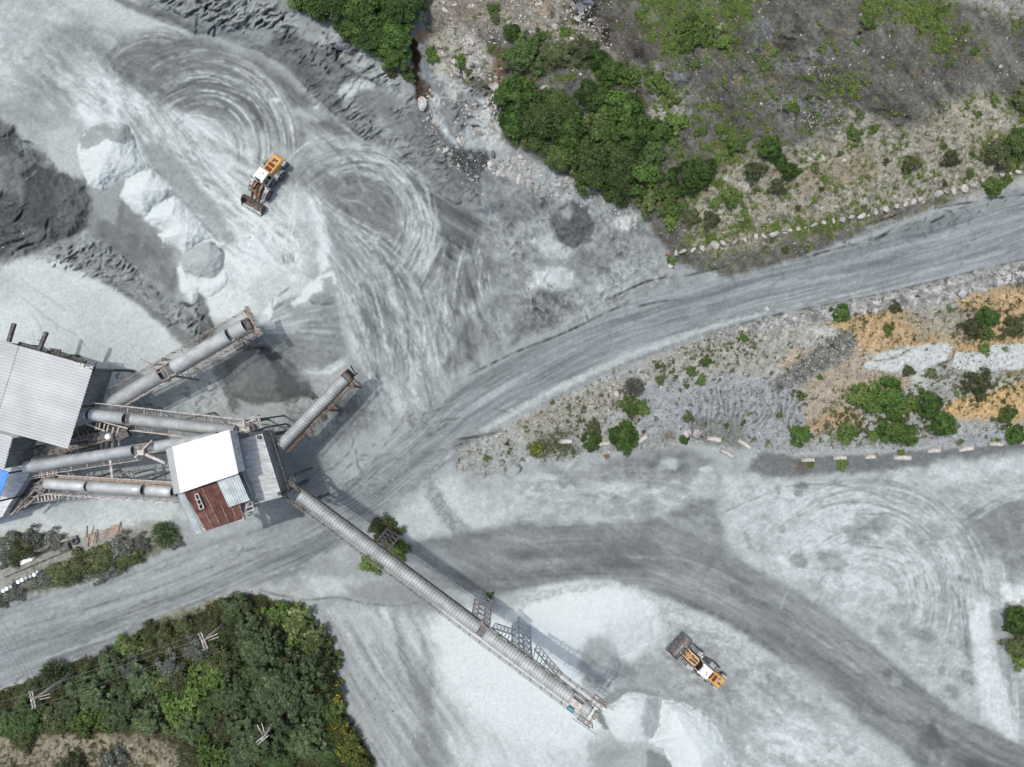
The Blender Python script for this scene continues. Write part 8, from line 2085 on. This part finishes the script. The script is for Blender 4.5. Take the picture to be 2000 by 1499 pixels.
# the wood in the south-west
WG = 'trees and shrubs of the south-west wood'
for k, u, v, r, lb in (('bigpine', 562, 1345, 88, 'largest dark feathery tree in the wood'), ('bigpine', 500, 1435, 66, 'large dark tree below left of the largest tree'), ('bigpine', 598, 1440, 52, 'dark feathery tree below the largest tree'), ('bigpine', 455, 1360, 46, 'dark tree left of the largest tree'), ('bigpine', 505, 1265, 48, 'dark green tree above the largest tree'), ('pine', 462, 1190, 32, 'dark pine at the top of the wood by the road'), ('pine', 485, 1225, 32, 'dark pine just below the top pine'), ('pine', 452, 1212, 22, 'small pine left of the top pines'),
                       ('spiky', 102, 1325, 34, 'grey-green tree near the left pole, by the road'), ('pine', 165, 1345, 36, 'bluish tree right of the grey-green tree'), ('pine', 215, 1300, 30, 'dark bush at the road edge left of the lime bush'), ('pine', 190, 1365, 38, 'bluish dark tree in the left of the wood'), ('pine', 245, 1370, 38, 'dark bluish tree in the middle left of the wood'), ('pine', 140, 1385, 36, 'dark tree below the left pole wires'), ('fern', 60, 1405, 46, 'dark green tree at the lower left of the wood'), ('fern', 20, 1420, 34, 'dark tree at the left edge of the wood'), ('olive', 110, 1410, 30, 'olive bush at the lower left of the wood'), ('bright', 165, 1408, 34, 'grass-green bush at the lower edge of the wood'), ('bright', 205, 1400, 24, 'green bush at the lower edge, right of the grass-green bush'),
                       ('lime', 258, 1265, 26, 'lime green bush at the road edge of the wood'), ('bright', 240, 1262, 20, 'green bush left of the lime bush'), ('dusty', 215, 1288, 22, 'greyish bush left below the lime bush'), ('pine', 278, 1330, 36, 'dark bush in the middle of the wood'), ('dusty', 262, 1305, 26, 'grey-green bush below the lime bush'), ('lime', 312, 1332, 28, 'bush with pale yellow tips in the middle of the wood'), ('dusty', 335, 1300, 28, 'grey-green bush above the pale yellow bush'), ('olive', 345, 1330, 28, 'olive bush right of the pale yellow bush'), ('bright', 355, 1385, 40, 'bright green bush in the lower middle of the wood'), ('bright', 330, 1370, 26, 'bright bush left of the bright lower middle bush'), ('bright', 395, 1330, 38, 'green bush in the centre of the wood'), ('bright', 425, 1318, 32, 'green bush right of the centre of the wood'), ('dusty', 380, 1268, 26, 'greyish bush below the second pole'), ('dusty', 400, 1290, 24, 'greyish bush further below the second pole'), ('pine', 225, 1405, 32, 'dark bluish bush on the lower edge of the wood'), ('pine', 290, 1405, 32, 'dark pine on the lower edge, middle of the wood'), ('pine', 370, 1425, 30, 'dark slanting pine near the bare path'), ('fern', 405, 1390, 34, 'dark bush left of the big lower tree'), ('olive', 440, 1290, 36, 'olive tree left of the dark green tree'), ('olive', 440, 1420, 34, 'olive tree at the lower left of the big trees'),
                       ('dusty', 360, 1390, 20, 'dusty bush among the bright bushes of the lower wood'), ('bright', 415, 1475, 36, 'green tree near the bottom edge, left of the big trees'), ('fern', 470, 1490, 40, 'dark tree at the bottom edge'), ('fern', 545, 1490, 42, 'dark tree at the bottom edge right of the other one'), ('fern', 625, 1395, 36, 'dark tree between the largest tree and the yellow bushes'), ('fern', 640, 1470, 34, 'dark bush left of the lowest yellow bushes'), ('lime', 578, 1212, 40, 'yellow-green bush at the upper right corner of the wood'), ('bright', 545, 1200, 26, 'green bush at the top right of the wood'), ('lime', 612, 1252, 40, 'yellow-green bush on the right edge of the wood, upper'), ('lime', 622, 1296, 38, 'yellow-green bush on the right edge of the wood, middle'), ('lime', 636, 1328, 28, 'small yellow-green bush at the right edge of the wood'), ('yellow', 640, 1352, 32, 'yellow-green bush with flowers beside the largest tree'), ('bright', 648, 1380, 26, 'green bush below the flowering bush on the right edge'), ('bright', 650, 1410, 24, 'green bush on the right edge above the yellow row'), ('yellow', 660, 1432, 32, 'yellow-flowered bush at the top of the yellow row'), ('yellow', 676, 1462, 30, 'yellow-flowered bush in the middle of the yellow row'), ('yellow', 695, 1490, 30, 'yellow-flowered bush lowest in the yellow row at the bottom edge'),
                       ('olive', 140, 1495, 28, 'olive bush at the bottom edge on the bare path'), ('dusty', 215, 1498, 34, 'brownish bush at the bottom edge in the middle of the path'), ('olive', 45, 1445, 24, 'olive bush at the left edge of the bare path'), ('olive', 320, 1240, 18, 'small olive bush in the grassy clearing'), ('olive', 290, 1235, 20, 'olive bush along the road edge of the clearing'), ('olive', 360, 1222, 18, 'olive bush at the road edge above the second pole'), ('olive', 415, 1225, 18, 'olive shrub right of the second pole'), ('olive', 70, 1345, 22, 'olive bush above the left pole'), ('olive', 45, 1370, 20, 'olive bush just left of the left pole'), ('lime', 330, 1428, 14, 'lime bush by the bare path')):
    plant(k, u, v, r * (1.02 if k in ('pine', 'bigpine', 'fern') else 1.15), lb, WG, sz=.7 if k in ('pine', 'bigpine', 'fern') else 1.1)
scatter(30, [[(0, 1360), (100, 1325), (250, 1262), (440, 1175), (450, 1240), (300, 1300), (150, 1400), (0, 1430)]], ['olive', 'weed', 'dusty'], (7, 13), 'small olive undergrowth tuft in the south-west wood', 'undergrowth tufts in the wood', 8)
scatter(34, [[(430, 1180), (560, 1200), (640, 1380), (700, 1490), (420, 1490), (300, 1400), (380, 1300)]], ['fern', 'olive', 'bright'], (14, 22), 'undergrowth bush between the tall trees of the south-west wood', 'undergrowth bushes in the wood', 9)

# ------------------------------------------------------------------ ground cover nobody could count
def pick(prob, n, seed):
    r = np.random.default_rng(seed)
    p = np.clip(prob, 0, None).ravel().astype(np.float64); s_ = p.sum()
    i = r.choice(len(p), n, p=p / s_)
    return U.ravel()[i] + r.uniform(-1, 1, n), V.ravel()[i] + r.uniform(-1, 1, n), Z.ravel()[i], r
inside = ((U > -20) & (U < 2020) & (V > -20) & (V < 1520)).astype(np.float32)
def grass_cover(name, label, prob, n, seed, mats, size):
    u, v, z, r = pick(prob * inside, n, seed)
    nb_ = 4
    k = (CAM_H - z) / 1400
    base = np.stack([(u - 1000) * k, (749.5 - v) * k, z - .02], 1)
    base = np.repeat(base, nb_, 0); m = len(base)
    a = r.uniform(0, 2 * np.pi, m); d = np.stack([np.cos(a), np.sin(a), r.uniform(.5, 1.3, m)], 1); d /= np.linalg.norm(d, axis=1, keepdims=True)
    s = size * r.uniform(.5, 1.3, m)
    pos = base + d * s[:, None]
    nor = np.cross(d, np.stack([-np.sin(a), np.cos(a), np.zeros(m)], 1))
    me = quads_mesh(name, pos, nor, d, s, .22, np.clip(r.random(m) * .6 + np.repeat(r.random(n), nb_) * .4, 0, 1), L_[mats])
    return tag(link(name, me), label, 'grass', kind='stuff')
forest_k = np.zeros_like(Z)
sl, k = mask(FOREST, 6, 6, 12); forest_k[sl] = k
hill_k = np.zeros_like(Z); sl, k = mask(HILL, 6, 6, 12); hill_k[sl] = k
bench_k = np.zeros_like(Z); sl, k = mask(BENCH, 6, 6, 12); bench_k[sl] = k
grass_cover('grass', 'low bright green grass in patches on the north-east hillside', GR * hill_k * np.clip(.15 + 1.8 * fbm(U / 26, V / 26, 3, 9), 0.02, 1.5), 20000, 1, 'grass', .17)
grass_cover('dry_grass', 'thin dry grass over the north-east hillside and the pale slope', hill_k * (.10 + GR * .6), 4500, 2, 'dry', .14)
grass_cover('bench_grass', 'olive grass tufts over the stony bench', bench_k * (GR + .02), 7000, 3, 'olive', .15)
grass_cover('wood_undergrowth', 'dark olive grass and undergrowth on the floor of the south-west wood', forest_k * (.3 + GR) * np.where((V > 1428) & (U < 350), .06, 1), 16000, 4, 'olive', .26)
BRK = np.zeros_like(Z)
for pts, w_ in (([(940, 290), (1000, 300), (1180, 400), (1260, 430), (1230, 460), (1120, 400), (960, 340)], 1), ([(830, 70), (960, 60), (985, 200), (960, 300), (880, 200)], .9), ([(860, -20), (1130, -20), (1200, 90), (1080, 70), (960, 40)], .8), ([(800, 140), (850, 190), (900, 260), (950, 380), (900, 350), (820, 210)], .8), ([(1480, 600), (1700, 575), (1700, 600), (1500, 640)], .5)):
    sl, k = mask(pts, 10, 10, 20, 3); BRK[sl] = np.maximum(BRK[sl], w_ * k * np.clip(.2 + 1.5 * fbm(U[sl] / 30, V[sl] / 30, 3, 4), 0, 1))
def stones(name, label, prob, n, seed, size, mat):
    u, v, z, r = pick(prob * inside, n, seed)
    k = (CAM_H - z) / 1400
    c = np.stack([(u - 1000) * k, (749.5 - v) * k, z], 1)
    s = size * np.exp(r.normal(size=n) * .5)
    o = np.array([(1, 0, 0), (-1, 0, 0), (0, 1, 0), (0, -1, 0), (0, 0, .8), (0, 0, -.5)], np.float32)
    vv = c[:, None, :] + (o[None] * r.uniform(.6, 1.2, (n, 6, 1)) + r.normal(size=(n, 6, 3)) * .15) * s[:, None, None]
    f = np.array([(0, 2, 4), (2, 1, 4), (1, 3, 4), (3, 0, 4)], np.int32)
    ff = (np.arange(n)[:, None, None] * 6 + f[None]).reshape(-1, 3)
    return tag(link(name, np_mesh(name, vv.reshape(-1, 3), ff, mat)), label, 'stones', kind='stuff')
M['stone'] = noisy_mat('loose pale stones', (0.17, 0.168, 0.16), (0.46, 0.455, 0.43), .9, 0.95, 0.0, detail=8)
M['stone_m'] = noisy_mat('grey rubble', (0.12, 0.122, 0.125), (0.40, 0.405, 0.41), .9, 0.95, 0.0, detail=8)
M['stone_d'] = noisy_mat('loose dark stones', (0.06, 0.06, 0.062), (0.17, 0.17, 0.17), .9, 0.95, 0.0, detail=8)
stones('loose_stones', 'loose pale stones scattered over the slopes and verges', ST ** 1.6 + .0012, 13000, 5, .06, M['stone'])
stones('dark_stones', 'loose dark grey stones over the hillside and rubble', ST + hill_k * .2, 8000, 6, .07, M['stone_d'])
stones('broken_rock', 'broken pale rock along the bank and round the foot of the big thicket', BRK, 1100, 8, .17, M['stone'])
stones('rubble', 'coarse pale rubble along the lower edge of the haul road', np.where(ST > .8, ST, 0) * bench_k, 2300, 7, .15, M['stone_m'])
